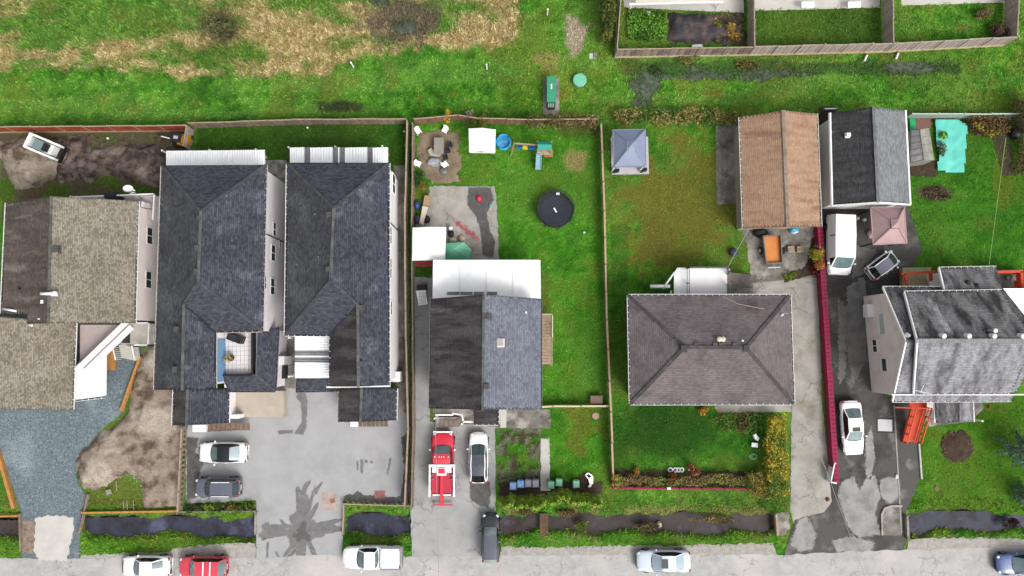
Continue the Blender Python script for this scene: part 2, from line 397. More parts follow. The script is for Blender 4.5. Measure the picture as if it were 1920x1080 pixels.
# ------------------------------------------------------------------ paved and bare sheets
HARD = []
def outline(poly, step=5, jit=1.2, seed=0):
    r = random.Random(seed); out = []
    for k in range(len(poly)):
        a = poly[k]; b = poly[(k+1) % len(poly)]
        L = math.hypot(b[0]-a[0], b[1]-a[1]); m = max(1, int(L/step))
        for q in range(m):
            t = q/m; j = jit if q else jit*.3
            out.append((a[0]+(b[0]-a[0])*t+r.uniform(-j, j), a[1]+(b[1]-a[1])*t+r.uniform(-j, j)))
    return out
def sheet(name, poly, z, mat, jit=1.0, step=6, hard=True, kind='structure', parent=None, th=.05, **kw):
    o = outline(poly, step, jit, len(name)+len(poly)+int(poly[0][0])) if jit else poly
    ob = MB().slab([at(a, b, z) for a, b in o], th).build(name, mat, parent)
    if kind: ob['kind'] = kind
    if hard: HARD.append(poly)
    return ob
def relief(name, poly, z0, amp, freq, mat, res=.22, seed=1, hump=None, hard=True, parent=None):
    """bare earth with real lumps"""
    P = np.array([at(a, b)[:2] for a, b in poly]); x0, y0 = P.min(0); x1, y1 = P.max(0)
    xs = np.arange(x0, x1+res, res); ys = np.arange(y0, y1+res, res)
    X, Y = np.meshgrid(xs, ys); x = X.ravel(); y = Y.ravel()
    wx = x+(fbm(x*.8, y*.8, 2)-.5)*1.2; wy = y+(fbm(x*.8+5, y*.8, 3)-.5)*1.2
    ins = inpoly(wx, wy, [tuple(p) for p in P])
    # distance to the border, roughly
    d = np.full(len(x), 9.0)
    for k in range(len(P)):
        a = P[k]; b = P[(k+1) % len(P)]; ab = b-a; t = np.clip(((wx-a[0])*ab[0]+(wy-a[1])*ab[1])/(ab@ab), 0, 1)
        d = np.minimum(d, np.hypot(wx-a[0]-ab[0]*t, wy-a[1]-ab[1]*t))
    d = np.where(ins, d, -d)
    rid = 1-np.abs(fbm(x*freq, y*freq, seed, 5)*2-1)
    z = z0+sstep(-.1, .8, d)*(amp*(.25+rid**2+.5*fbm(x*freq*3, y*freq*3, seed+1, 3)))
    if hump is not None: z = z+hump(x, y)*sstep(0, 1.5, d)
    z = np.where(d < 0, -.12, z)
    n = len(xs); i = np.arange(len(x)).reshape(len(ys), n)
    Fq = np.stack([i[:-1, :-1], i[:-1, 1:], i[1:, 1:], i[1:, :-1]], -1).reshape(-1, 4)
    Fq = Fq[(d[Fq] > -.35).any(1)]
    us, inv = np.unique(Fq, return_inverse=True)
    ob = npmesh(name, np.stack([x, y, z], 1)[us], inv.reshape(-1, 4), mat, parent); ob['kind'] = 'structure'; smooth(ob)
    if hard: HARD.append(poly)
    return ob
sheet('road', [(-500,1049),(-200,1049),(60,1047),(150,1047),(470,1046),(640,1040),(772,1043),(930,1042),(1200,1040),(1460,1040),(1700,1030),(1920,1024),(2500,1016),(2500,1420),(-500,1420)], .03, m_road, 2.0, 12)
sheet('gravel_shoulder', [(150,1049),(152,1040),(300,1036),(330,1028),(380,1022),(478,1018),(480,1050)], .022, m_shoulder, 2.5)
sheet('gravel_shoulder', [(935,1046),(940,1024),(1010,1026),(1180,1022),(1220,1024),(1450,1018),(1462,1046)], .022, m_shoulder, 2.5)
sheet('gravel_shoulder', [(1700,1036),(1702,1010),(1800,1008),(1930,1010),(2200,1008),(2200,1036)], .022, m_shoulder, 2.5)
sheet('gravel_driveway', [(-300,768),(-40,760),(0,590),(190,590),(262,640),(268,662),(246,700),(232,772),(190,806),(152,850),(142,892),(158,926),(166,930),(152,962),(150,1004),(150,1052),(40,1052),(42,975),(30,930),(-4,842),(-300,800)], .012, m_gravel, 1.6)
sheet('concrete_apron', [(66,972),(86,967),(112,968),(138,970),(136,1000),(130,1030),(124,1052),(72,1050),(64,1036)], .034, m_concnew, 2.2, 4)
sheet('timber_culvert_deck', [(42,976),(64,976),(64,1040),(42,1034)], .03, m_timber, .5)
lot = sheet('parking_lot', [(346,790),(424,790),(424,728),(545,728),(640,730),(766,785),(768,944),(645,938),(642,1042),(480,1052),(480,938),(350,944)], .018, m_lot, 1.0, 8)
drive = sheet('shared_driveway', [(772,520),(812,520),(806,790),(928,800),(930,990),(926,1048),(772,1052),(770,944)], .02, m_drive, 1.2, 8)
sheet('concrete_walk', [(1010,768),(1032,768),(1032,803),(930,803),(930,768)], .016, m_concdark, 1)
sheet('front_paving', [(812,764),(936,764),(936,803),(812,806)], .017, m_concdark, .6)
sheet('garden_path', [(1014,822),(1030,822),(1032,920),(1014,920)], .022, m_concnew, 1.0, 5)
sheet('side_path', [(738,310),(764,310),(768,740),(768,800),(742,800)], .014, m_concdark, .6)
sheet('side_path', [(497,300),(537,300),(560,640),(560,790),(530,790),(500,620)], .014, m_concdark, .6)
sheet('backyard_slab', [(806,349),(928,350),(934,420),(936,500),(778,500),(780,420),(800,400)], .02, m_conc, 1.6, 5)
relief('patio_ground', [(782,244),(862,246),(864,300),(868,342),(812,344),(784,310)], .02, .05, .8, m_patio, .25, 2)
sheet('concrete_driveway', [(1360,535),(1530,520),(1536,600),(1542,760),(1556,905),(1560,940),(1545,990),(1490,985),(1482,960),(1484,770),(1484,560),(1360,556)], .02, m_conc, .8, 8)
sheet('asphalt_driveway', [(1538,380),(1700,378),(1730,470),(1712,500),(1712,545),(1650,560),(1660,745),(1722,748),(1724,900),(1698,965),(1696,1044),(1470,1046),(1478,1010),(1490,975),(1545,960),(1560,940),(1556,905),(1546,700)], .024, m_wetdrive, 1.0, 8)
sheet('garage_slab', [(1342,236),(1392,232),(1398,380),(1344,384)], .02, m_concdark, 1.0)
sheet('yard_slab', [(1386,380),(1400,425),(1540,420),(1534,530),(1410,535),(1402,470),(1388,420)], .016, m_concdark, 1.6)
sheet('garden_bed', [(1535,440),(1536,512),(1470,530),(1468,516),(1510,500),(1522,446)], .022, m_bed, 1.6, 4, hard=False)
sheet('house_apron', [(1340,762),(1482,756),(1484,772),(1345,774)], .022, m_conc, .6)
sheet('entrance_path', [(1722,750),(1742,800),(1820,790),(1845,765),(1840,750)], .022, m_concdark, .6)
sheet('side_walk_strip', [(1536,200),(1560,200),(1562,400),(1540,420)], .016, m_bed, .6)
relief('mud_yard', [(96,258),(168,252),(172,282),(240,272),(300,270),(322,296),(330,350),(306,352),(240,344),(200,330),(160,340),(112,344),(92,300)], .0, .5, .5, m_mud, .16, 1)
relief('soil_heap', [(-10,270),(50,256),(100,262),(116,300),(112,330),(70,356),(24,352),(4,320)], .0, .42, .9, m_dirt, .16, 4,
       hump=lambda x, y: 1.0*np.exp(-(((x-at(52,312)[0])/2.6)**2+((y-at(52,312)[1])/2.3)**2)))
relief('dirt_lot', [(272,640),(300,640),(342,800),(342,952),(270,952),(264,910),(236,888),(196,912),(160,922),(140,896),(142,866),(166,830),(204,804),(238,776),(252,700)], .0, .38, .4, m_dirt, .18, 5,
       hump=lambda x, y: .45*np.exp(-(((x-at(172,880)[0])/2.6)**2+((y-at(172,880)[1])/2.4)**2)))
for k, (cx, cy, r) in enumerate([(1793,837,31)]):
    relief('planting_bed', [(cx+r*math.cos(a*PI/8), cy+r*math.sin(a*PI/8)) for a in range(16)], .03, .16, .8, m_bed, .16, 6)
sheet('hedge_bed', [(935,905),(1130,902),(1126,944),(1030,940),(1022,948),(938,950)], .016, m_bed, 2.0, 4)
sheet('hedge_bed', [(350,944),(478,944),(478,957),(350,957)], .05, m_bed, .8, 4)
sheet('flower_bed', [(1146,880),(1400,884),(1404,912),(1146,912)], .016, m_bed, 2.5, 5, hard=False)
sheet('flower_bed', [(1376,772),(1428,772),(1428,800),(1410,812),(1376,800)], .016, m_bed, 2.5, 5, hard=False)
relief('vegetable_bed', [(1252,26),(1395,26),(1398,84),(1280,82),(1250,74)], .0, .4, .5, M('black_mulch', S(60,56,64), .7, S(104,86,80), .7, 8, .45, .6, bump=.5, bscale=10), .18, 2)
sheet('fence_border', [(1710,216),(1890,216),(1905,330),(1880,330),(1860,256),(1820,252),(1812,230),(1720,230)], .016, m_bed, 2.0, 5, hard=False)
sheet('patio_terrace', [(1160,-80),(1392,-80),(1395,24),(1170,14)], .016, m_concnew, .4)
sheet('patio_terrace', [(1412,-80),(1650,-80),(1650,14),(1412,20)], .016, m_concnew, .4)
sheet('patio_terrace', [(1690,-80),(1892,-80),(1892,4),(1690,10)], .016, m_concnew, .4)
# ------------------------------------------------------------------ water
def water(poly, z, mat=m_water, name='ditch_water'):
    o = outline(poly, 4, 3.5 if name == 'puddle' else 1.0, int(poly[0][0])); ob = MB().poly([at(a, b, z) for a, b in o][::-1]).build(name, mat)
    ob['kind'] = 'structure'; return ob
WATER = [[(160,970),(480,966),(480,1012),(160,1012)], [(648,962),(774,962),(774,1010),(648,1010)], [(932,960),(1460,960),(1460,1006),(932,1006)], [(1700,958),(2300,958),(2300,1006),(1700,1006)], [(-300,975),(44,975),(44,1005),(-300,1005)]]
m_water2 = M('brown_ditch_water', S(80,72,70), .2, S(60,52,48), .8, 7, .42, .62, spec=.14, bump=.1, bscale=4, c3=S(96,92,104), s3=.4, lo3=.58, hi3=.7)
for k, p in enumerate(WATER): water(p, -.46, m_water2 if k in (2, 4) else m_water)
BOGS = [([(1196,116),(1222,122),(1330,140),(1430,132),(1500,140),(1440,150),(1290,150),(1248,158),(1236,205),(1182,205),(1180,160)]),
        ([(1590,122),(1650,116),(1740,120),(1790,130),(1750,138),(1715,150),(1690,138),(1600,142)]), ([(708,46),(800,28),(806,60),(740,66)]), ([(690,0),(730,-4),(728,14),(692,14)])]
for p in ([(1140,100),(1860,100),(1860,200),(1140,220)], [(650,-60),(840,-60),(840,90),(650,90)]): water(p, -.1, m_bog, 'puddle')
# ------------------------------------------------------------------ stains on the paving
m_fringe = M('damp_fringe', S(154,153,153), .6, S(140,139,139), 1.5, 6, spec=.15); m_fringe2 = M('drying_fringe', S(128,126,124), .6, S(112,110,108), 1.5, 6, spec=.15)
def stain(poly, z, mat=m_stain, jit=1.4, parent=None):
    c = (sum(p[0] for p in poly)/len(poly), sum(p[1] for p in poly)/len(poly)); big = max(abs(p[0]-c[0])+abs(p[1]-c[1]) for p in poly)
    if big > 14:      # damp fringe round the larger marks
        e = sheet('damp_fringe', [(p[0]+(p[0]-c[0])/max(1, math.hypot(p[0]-c[0], p[1]-c[1]))*2.2, p[1]+(p[1]-c[1])/max(1, math.hypot(p[0]-c[0], p[1]-c[1]))*2.2) for p in poly], z-.0018, m_fringe if mat in (m_stain, m_stain2) else m_fringe2, jit+.6, 3, False, 'structure' if parent is None else None, parent, .002)
    return sheet('wet_stain', poly, z, mat, jit, 3, False, None, parent, .003)
zl = .0225
def ringpts0(cx, cy, rx, ry, n=16): return [(cx+rx*math.cos(2*PI*k/n), cy+ry*math.sin(2*PI*k/n)) for k in range(n)]
def star(cx, cy, R, spikes, seed):
    r = random.Random(seed); out = []
    for k in range(120):
        a = 2*PI*k/120; q = R*(.85+.25*math.sin(3*a+1)+.12*math.sin(7*a))
        for ang, ln, wd in spikes:
            d = abs((a-math.radians(ang)+PI) % (2*PI)-PI); q = max(q, ln*math.exp(-(d/math.radians(wd))**2))
        out.append((cx+q*math.cos(a)*1.0+r.uniform(-1,1), cy+q*math.sin(a)+r.uniform(-1,1)))
    return out
stain(star(568, 992, 34, [(-90,70,24),(-74,92,3.5),(-97,80,12),(-60,56,9),(180,72,18),(168,80,8),(0,74,14),(-14,78,9),(96,58,22),(66,64,9),(124,70,6)], 3), zl, jit=.5, parent=lot)
stain(star(502,996,15,[(0,22,30),(150,19,30)],5), zl-.001, m_stain, 1.5, lot); stain(star(566,1002,14,[(-80,26,30),(40,20,30),(170,20,30)],6), zl+.0015, M('wet_stain_mid', S(108,107,107), .5, S(98,97,97), 1.5, 6, spec=.15), 1.5, lot)
for p in ([(560,928),(572,906),(582,902),(570,930)], [(584,922),(600,906),(605,904),(594,926)], [(524,974),(530,976),(540,990),(534,992)], [(552,1028),(558,1032),(528,1062),(524,1060)], [(565,1036),(572,1036),(582,1066),(576,1068)], [(582,1032),(590,1034),(610,1070),(602,1072)],
          [(500,1018),(504,1018),(502,1050),(498,1050)], [(516,1036),(520,1036),(530,1056),(526,1058)], [(560,736),(572,738),(576,752),(574,800),(568,814),(552,812),(556,806),(566,790),(564,756),(556,746)], [(522,808),(548,806),(548,812),(524,814)],
          [(668,864),(672,864),(672,882),(669,882)], [(676,862),(681,862),(680,886),(676,886)], [(684,862),(689,862),(689,868),(684,868)], [(694,864),(699,864),(699,869),(694,869)], [(730,860),(734,860),(728,888),(725,888)]):
    stain(p, zl+.002, m_stain, .7, lot)
stain([(645,938),(648,928),(664,926),(672,920),(682,928),(740,932),(752,928),(758,880),(752,820),(764,812),(768,944)], zl, m_stain2, 1.6, lot)
stain([(350,820),(372,822),(366,850),(384,862),(376,880),(372,900),(372,930),(350,938)], zl, m_stain2, 1.6, lot)
stain([(880,904),(918,904),(920,925),(916,952),(900,948),(884,938)], .0245, m_stain2, 1.4, drive)
stain([(878,352),(920,352),(926,374),(912,400),(918,430),(928,452),(924,484),(905,478),(902,440),(894,408),(876,384)], .0245, m_stain2, 1.4)['kind'] = 'structure'
m_rust = M('rusty_cover', S(168,110,104), .8, S(140,92,88), 3, 6)
cv = MB().slab([at(*p, .03) for p in ((702,920),(722,920),(722,934),(702,934))], .02).build('drain_cover', m_rust, lot)
cv = MB().slab([at(*p, .024) for p in ((604,923),(633,923),(633,956),(604,956))], .01).build('patched_square', M('lot_patch', S(196,178,166), .85, S(168,150,140), 1.5, 8), lot)
cv = MB().slab([at(*p, .03) for p in ((618,936),(627,934),(629,942),(620,944))], .02).build('drain_cover', m_rust, lot)

m_dry = M('dry_asphalt', S(164,163,161), .8, S(136,135,133), .8, 8, .42, .62, fine=.08, fscale=14, bump=.1)
m_dry2 = M('half_dry_asphalt', S(122,120,117), .7, S(100,98,95), .9, 8, .42, .62, fine=.1, fscale=12)
for p in ([(1578,905),(1600,894),(1612,920),(1622,900),(1640,892),(1652,930),(1640,960),(1650,1000),(1610,1008),(1590,985),(1580,955),(1572,930)], [(1650,900),(1684,894),(1690,930),(1668,945),(1652,930)], [(1498,975),(1512,968),(1530,1000),(1524,1030),(1500,1034),(1482,1020)], [(1560,1014),(1600,1006),(1640,1018),(1632,1036),(1570,1034)], [(1622,830),(1634,800),(1640,860),(1632,900),(1624,890)]): stain(p, .028, m_dry, 2.0)['kind'] = 'structure'
for p in ([(1590,540),(1620,520),(1628,600),(1620,680),(1600,720),(1588,640)], [(1600,460),(1640,470),(1620,510),(1600,520)], [(1572,560),(1588,580),(1584,700),(1574,720)]): stain(p, .0275, m_dry2, 2.5)['kind'] = 'structure'

# ------------------------------------------------------------------ house building
def shingle(parent, pts, mat, tw=.27, th=.17, jig=.12, gap=.0):
    P = np.array([tuple(p) for p in pts])
    n = np.zeros(3)
    for k in range(len(P)): n += np.cross(P[k], P[(k+1) % len(P)])
    n /= np.linalg.norm(n)
    if n[2] < 0: n = -n
    u = np.cross([0, 0, 1.], n)
    if np.linalg.norm(u) < 1e-3: u = np.array([1., 0, 0])
    u /= np.linalg.norm(u); v = np.cross(n, u)
    if v[2] < 0: v = -v; u = -u
    a = (P-P[0])@u; b = (P-P[0])@v
    poly = list(zip(a, b))
    rows = np.arange(b.min()+.01, b.max(), th); A = []; B = []
    for r, bb in enumerate(rows):
        s = np.arange(a.min()+(r % 2)*tw*.5-tw*rng.random()*.3, a.max()+tw, tw); A.append(s); B.append(np.full(len(s), bb))
    A = np.concatenate(A); B = np.concatenate(B)
    w2 = tw*(.48+0*A)
    ok = inpoly(A-w2*.8, B+.02, poly) & inpoly(A+w2*.8, B+.02, poly) & inpoly(A, B+th*.75, poly)
    A = A[ok]; B = B[ok]; w2 = w2[ok]; m = len(A)
    if not m: return None
    lift = .022+.012*rng.random(m); jb = (rng.random(m)-.5)*th*jig
    def pt(da, db, h): return P[0]+np.outer(A+da, u)+np.outer(B+db, v)+np.outer(h, n)
    V = np.stack([pt(-w2, jb, lift), pt(w2, jb, lift), pt(w2, th*.86, lift*.5+.006), pt(-w2, th*.86, lift*.5+.006)], 1).reshape(-1, 3)
    return npmesh('shingles', V, np.arange(m*4).reshape(-1, 4), mat, parent, kind='stuff')
def P3(l): return [at(*p) for p in l]
def slope(root, pts, mat, smat=None, tw=.27, th=.17, thick=.14, name='roof_slope', **kw):
    W = P3(pts) if not isinstance(pts[0], Vector) else [Vector(p) for p in pts]
    if len(W) > 3:          # keep every slope one flat plane
        Q = np.array([tuple(p) for p in W]); A = np.c_[Q[:, :2]-Q[:, :2].mean(0), np.ones(len(Q))]
        cf = np.linalg.lstsq(A, Q[:, 2], rcond=None)[0]; zz = A@cf
        for p, z_ in zip(W, zz): p.z = float(z_)
    o = MB().slab(W, thick).build(name, mat, root)
    if smat: shingle(o, W, smat, tw, th, **kw)
    return o
def caps(root, a, b, mat, w=.23, step=.22, name='ridge_cap'):
    a = Vector(a); b = Vector(b); L = (b-a).length; n = max(1, int(L/step)); m = MB(); d = (b-a)/n
    for k in range(n):
        p = a+d*k; q = p+d*1.15
        m.bar(p+Vector((0, 0, .055)), q+Vector((0, 0, .035)), w+random.uniform(-.02, .02), .05)
    return m.build(name, mat, root)
def gutter(root, edges, z_off=-.02, mat=None, step=.62):
    for a, b in edges:
        m = MB(); d = MB()
        a = Vector(a); b = Vector(b); x = (b-a).normalized(); y = Vector((0, 0, 1)).cross(x)
        c = ORGC[root]
        if y.dot((a+b)/2-c) < 0: y = -y
        o = y*.11
        m.bar(a+o+Vector((0, 0, z_off)), b+o+Vector((0, 0, z_off)), .036, .1)
        d.bar(a+y*.045+Vector((0, 0, z_off-.05)), b+y*.045+Vector((0, 0, z_off-.05)), .085, .06)
        L = (b-a).length; k = int(L/step)
        for i in range(k+1):
            p = a+x*(L*(i+.5)/(k+1)); m.box(p+y*.05+Vector((0, 0, z_off+.055)), (.045, .12, .02), math.atan2(x.y, x.x))
        m.build('gutter', mat or m_white, root); d.build('gutter_channel', m_black, root)
ORGC = {}
def house(name, label, cat, pts):
    c = cen(P3(pts)); c.z = 0; r = thing(name, label, cat, c); ORGC[r] = c; return r
def inset(pts, d):
    """shrink a convex xy polygon"""
    c = cen(pts); out = []; n = len(pts)
    for k in range(n):
        a, b, e = Vector(pts[k-1][:2]), Vector(pts[k][:2]), Vector(pts[(k+1) % n][:2])
        u = (a-b).normalized(); v = (e-b).normalized(); s = abs(u.x*v.y-u.y*v.x)
        p = b+(u+v)*(d/max(s, .3)); out.append(Vector((p.x, p.y, 0)))
    return out
def walls(root, foot, z1, mat, name='wall', z0=-.1):
    o = MB().prism([(p[0], p[1]) for p in foot], z0, z1).build(name, mat, root)
    return o
def gable_walls(root, A, B, C, D, R1, R2, mat, z0=-.1, name='wall'):
    """A,B (end 1 eave points), D,C (end 2), ridge R1 over AB, R2 over DC"""
    m = MB(); n = 0
    pts = [A, B, C, D]
    V = [(p.x, p.y, z0) for p in pts]+[tuple(p) for p in pts]+[tuple(R1), tuple(R2)]
    m.v = V; m.f = [(0,1,5,8,4), (1,2,6,5), (2,3,7,9,6), (3,0,4,7), (3,2,1,0), (4,8,9,7), (8,5,6,9)]
    return m.build(name, mat, root)
def window(root, p0, p1, s, zc, w, h, frame=None, pane=None, name='window', mull=1, out=None):
    """window on the wall p0->p1, s metres from p0"""
    p0 = Vector((p0[0], p0[1], 0)); p1 = Vector((p1[0], p1[1], 0)); x = (p1-p0).normalized(); y = Vector((0, 0, 1)).cross(x)
    if out is not None and y.dot(out) < 0: y = -y
    c = p0+x*s+Vector((0, 0, zc)); rz = math.atan2(x.y, x.x); f = .09
    m = MB()
    for d, dim in ((Vector((0, 0, h/2)), (w+f, .06, f)), (Vector((0, 0, -h/2)), (w+f, .06, f))): m.box(c+y*.03+d, dim, rz)
    for q in range(mull+2):
        k = q/(mull+1)-.5; m.box(c+y*.03+x*(w*k), (f if q in (0, mull+1) else .06, .055, h-f), rz)
    o = m.build(name, frame or m_white, root)
    for q in range(mull+1):
        k = (q+.5)/(mull+1)-.5; MB().box(c+y*.012+x*(w*k), (w/(mull+1)-.07, .02, h-f), rz).build('pane', pane or m_glass, o)
    return o
def vent(root, px, py, z, mat, s=.34, h=.28, name='roof_vent'):
    p = at(px, py, z); m = MB().box(p+Vector((0, 0, h*.4)), (s, s, h*.8)); m.box(p+Vector((0, 0, h*.9)), (s*1.25, s*1.25, h*.22))
    m.box(p+Vector((0, 0, .0)), (s*1.7, s*1.7, .06))
    return m.build(name, mat, root)
def pipe(root, px, py, z, mat, r=.07, h=.5, name='vent_pipe'):
    p = at(px, py, z); m = MB().tube([p-Vector((0, 0, .1)), p+Vector((0, 0, h))], r, 10); m.lathe([(r*2.2, -.05), (r*1.6, .06), (r, .12)], p, 10)
    return m.build(name, mat, root)
def corrugated(parent, c4, n, amp, mat, name):
    """corrugated sheet: c4 = corners a,b (along ribs' start edge), c,d (end edge); ribs run a->d"""
    a, b, c, d = [Vector(p) for p in c4]; k = n*6; V = []; F = []
    for i in range(k+1):
        t = i/k; zz = amp*(.5+.5*math.cos(2*PI*t*n))
        V += [a+(b-a)*t+Vector((0, 0, zz)), d+(c-d)*t+Vector((0, 0, zz))]
    m = MB(); m.v = [tuple(v) for v in V]; m.f = [(2*i, 2*i+2, 2*i+3, 2*i+1) for i in range(k)]
    nb = len(m.v); m.v += [(v[0], v[1], v[2]-.02) for v in m.v]; m.f += [(nb+2*i+1, nb+2*i+3, nb+2*i+2, nb+2*i) for i in range(k)]
    return m.build(name, mat, parent)
def downpipe(root, p, y, z1, mat, r=.05):
    p = Vector(p); return MB().tube([Vector((p.x, p.y, 0)), Vector((p.x, p.y, z1))], r, 6).build('downpipe', mat, root)
def railing(root, pts, z, h, mat, post=1.2, baluster=.14, name='railing', top=.07):
    """open railing along world xy points at deck height z"""
    m = MB(); pts = [Vector((p[0], p[1], 0)) for p in pts]
    for a, b in zip(pts, pts[1:]):
        m.bar(a+Vector((0, 0, z+h)), b+Vector((0, 0, z+h)), top, .05); m.bar(a+Vector((0, 0, z+.1)), b+Vector((0, 0, z+.1)), .04, .04)
        L = (b-a).length
        for i in range(int(L/baluster)+1):
            p = a+(b-a)*(i*baluster/L); m.box(p+Vector((0, 0, z+h/2)), (.025, .025, h-.06))
        for i in range(max(1, int(L/post))+1):
            p = a+(b-a)*(i/max(1, int(L/post))); m.box(p+Vector((0, 0, z+h/2+.02)), (.09, .09, h+.06))
    return m.build(name, mat, root)
def steps(root, a, b, wd, n, mat, name='step', th=.05, riser=None):
    """flight from a (low) to b (high), centre line"""
    a = Vector(a); b = Vector(b); d = b-a; x = Vector((d.x, d.y, 0)); L = x.length; rz = math.atan2(x.y, x.x)
    for k in range(n):
        p = a+d*((k+.5)/n); MB().box((p.x, p.y, a.z+d.z*(k+1)/n-th/2), (L/n*1.06, wd, th), rz).build(name, mat, root)
    y = Vector((-x.y, x.x, 0)).normalized(); m = MB()
    for s in (-1, 1): m.bar(a+y*(s*wd*.5)+Vector((0, 0, .0)), b+y*(s*wd*.5)+Vector((0, 0, -.1)), .05, .26)
    m.build('stringer', mat, root)
def lerp(a, b, t): return tuple(a[i]+(b[i]-a[i])*t for i in range(3))
# roof materials (stains and base tone differ from slope to slope)
def roofm(name, c, isl, c2=None, **kw):
    return (M(name+'_base', S(*[int(v*.66) for v in c]), .95, spec=.1), M(name, S(*c), .9, S(*c2) if c2 else None, spec=.2, island=isl, **kw))  # darker base shows between the tabs as painted course shadow
r_beiE = roofm('beige_shingle', (158,150,136), .36, (141,133,118), scale=.5, c3=S(118,112,96), s3=.16, lo3=.5, hi3=.72)
r_beiW = roofm('brown_shingle', (112,101,94), .2, (84,75,70), scale=.5, stretch=(.4,2.2,1), c3=S(146,138,128), s3=.35, lo3=.55, hi3=.72)
r_navE = roofm('navy_shingle', (80,83,95), .38, (66,68,78), scale=.35, c3=S(104,107,120), s3=.5, lo3=.55, hi3=.7)
r_navW = roofm('slate_shingle', (80,81,87), .28, (68,69,75), scale=.35, c3=S(90,92,95), s3=.3)
r_navS = roofm('navy_shingle_end', (80,82,92), .36, (68,70,80), scale=.4)
r_darkW = roofm('black_shingle', (90,86,88), .14, (58,55,58), scale=.55, lo=.4, hi=.6, stretch=(.4,2.2,1), c3=S(112,108,108), s3=.4, lo3=.58, hi3=.74)
r_blueE = roofm('bluegrey_shingle', (130,135,148), .22, (116,120,133), scale=.5)
r_plum = roofm('plum_shingle', (130,121,123), .16, (112,104,106), scale=.6, c3=S(88,81,82), s3=.3, lo3=.54, hi3=.74)
r_tan = roofm('tan_shake', (194,160,134), .12, (168,134,110), scale=.6, stretch=(.5,2.2,1), c3=S(146,116,98), s3=.3, lo3=.56, hi3=.74)
r_char = roofm('charcoal_shingle', (88,88,90), .22, (60,60,62), scale=.4, stretch=(.35,3,1), c3=S(120,120,122), s3=.35, lo3=.62, hi3=.76)
r_greyE = roofm('grey_shingle', (142,146,148), .22, (126,130,132), scale=.6)
r_mot = roofm('mottled_shingle', (142,140,142), .2, (66,64,66), scale=.6, lo=.42, hi=.6, stretch=(1.7,.35,1), c3=S(190,188,190), s3=.45, lo3=.58, hi3=.72)
r_mot2 = roofm('pale_mottled_shingle', (162,162,168), .2, (96,95,100), scale=.6, lo=.45, hi=.66, stretch=(1.7,.35,1), c3=S(76,74,78), s3=.4, lo3=.58, hi3=.74)
m_capmoss = M('mossy_cap', S(110,111,108), .95, S(86,88,82), 1.2, 6, island=.2)
m_capdark = M('dark_cap', S(84,84,90), .95, S(70,70,76), 1.2, 6, island=.2)
m_capplum = M('stained_cap', S(92,86,88), .95, S(70,66,66), 1.2, 6, island=.2)
m_pink = M('pinkish_siding', S(216,204,202,1.1), .8, S(206,194,192,1.1), .8, 5)
m_greywall = M('grey_siding', S(204,198,202,1.05), .8, S(194,188,192,1.05), .6, 5)
m_whitewall = M('white_siding', S(232,230,232,.8), .8, S(222,220,222,.8), .6, 5)
m_taupewall = M('taupe_siding', S(206,194,190,1.1), .85, S(194,182,178,1.1), 1.0, 6, c3=S(180,168,162,1.1), s3=.5, lo3=.6, hi3=.75)
m_tanwall = M('tan_stucco', S(190,176,156), .85, S(170,156,138), 1.0)
m_vent = M('grey_vent', S(92,90,90), .7, S(72,70,70), 4)
m_skylight = M('skylight_pane', S(190,176,172), .3)
def foot_hard(pts): HARD.append([(p[0], p[1]) for p in pts])
# ================================================================== beige house, far left
h = house('beige_house', 'beige shingled house with brown west slope beside the gravel drive', 'house', [(97,368,0),(257,378,0),(252,605,0),(2,588,0)])
zr, ze = 7.4, 5.2
E = [(97,368,zr),(259,377,ze),(253,606,ze),(91,606,zr)]
sE = slope(h, E, *r_beiE, tw=.19, th=.13)
Wp = [(97,368,zr),(91,606,zr),(52,607,6.32),(51,590,6.3),(2,588,ze),(12,380,ze)]
sW = slope(h, Wp, *r_beiW)
caps(sE, at(97,368,zr), at(91,606,zr), m_capmoss)
wing = [(-30,591,5.0),(142,606,3.0),(136,768,3.0),(-34,768,5.0)]
sG = slope(h, wing, *r_beiE, tw=.19, th=.13)
slope(h, [(-30,591,5.0),(-34,768,5.0),(-190,768,3.0),(-186,591,3.0)], *r_beiW)
eA, eB = at(259,377,ze), at(253,606,ze)
gutter(h, [(eA, eB), (at(142,606,3), at(136,768,3)), (at(2,588,ze), at(12,380,ze))])
A = eB+Vector((-.45,.3,0)); Bp = at(2,588,ze)+Vector((.45,.3,0)); C = at(12,380,ze)+Vector((.45,-.3,0)); D = eA+Vector((-.45,-.3,0))
R1 = at(91,606,zr)+Vector((0,.3,-.16)); R2 = at(97,368,zr)+Vector((0,-.3,-.16))
for p in (A, Bp, C, D): p.z -= .1
wl = gable_walls(h, A, Bp, C, D, R1, R2, m_pink)
x = (D-A).normalized(); L = (D-A).length
MB().box((A+D)/2+Vector((.02, 0, -.5)), (L, .05, .9), math.atan2(x.y, x.x)).build('frieze_board', m_white, h)
for t in (.77, .37): window(h, A, D, L*t, 2.3, 1.55, 1.0, pane=m_glass, out=Vector((1, 0, 0)))
g4 = [at(140,612,0)+Vector((-2.6,0,0)), at(140,768,0)+Vector((-2.6,.4,0)), at(-180,768,0)+Vector((3,.4,0)), at(-180,612,0)+Vector((3,0,0))]
walls(h, g4, 2.85, m_whitewall)
foot_hard([(0,380),(300,372),(300,640),(200,640),(200,765),(0,768)])
for p in ((92,396,7.0),(88,452,7.0),(86,509,7.0)): vent(sW, *p, m_vent)
vent(sE, 107, 468, 7.2, m_vent, .4)
m = MB(); p = at(96,551,7.3); m.tube([p+Vector((-.7,0,.25)), p+Vector((.35,0,.35))], .13, 10); m.box(p+Vector((.4,0,.15)), (.4,.4,.4)); m.build('chimney_flue', m_white, sE, True)
p = at(81,566,7.0); MB().box(p, (.3,.3,.25)).build('roof_vent', m_white, sW)
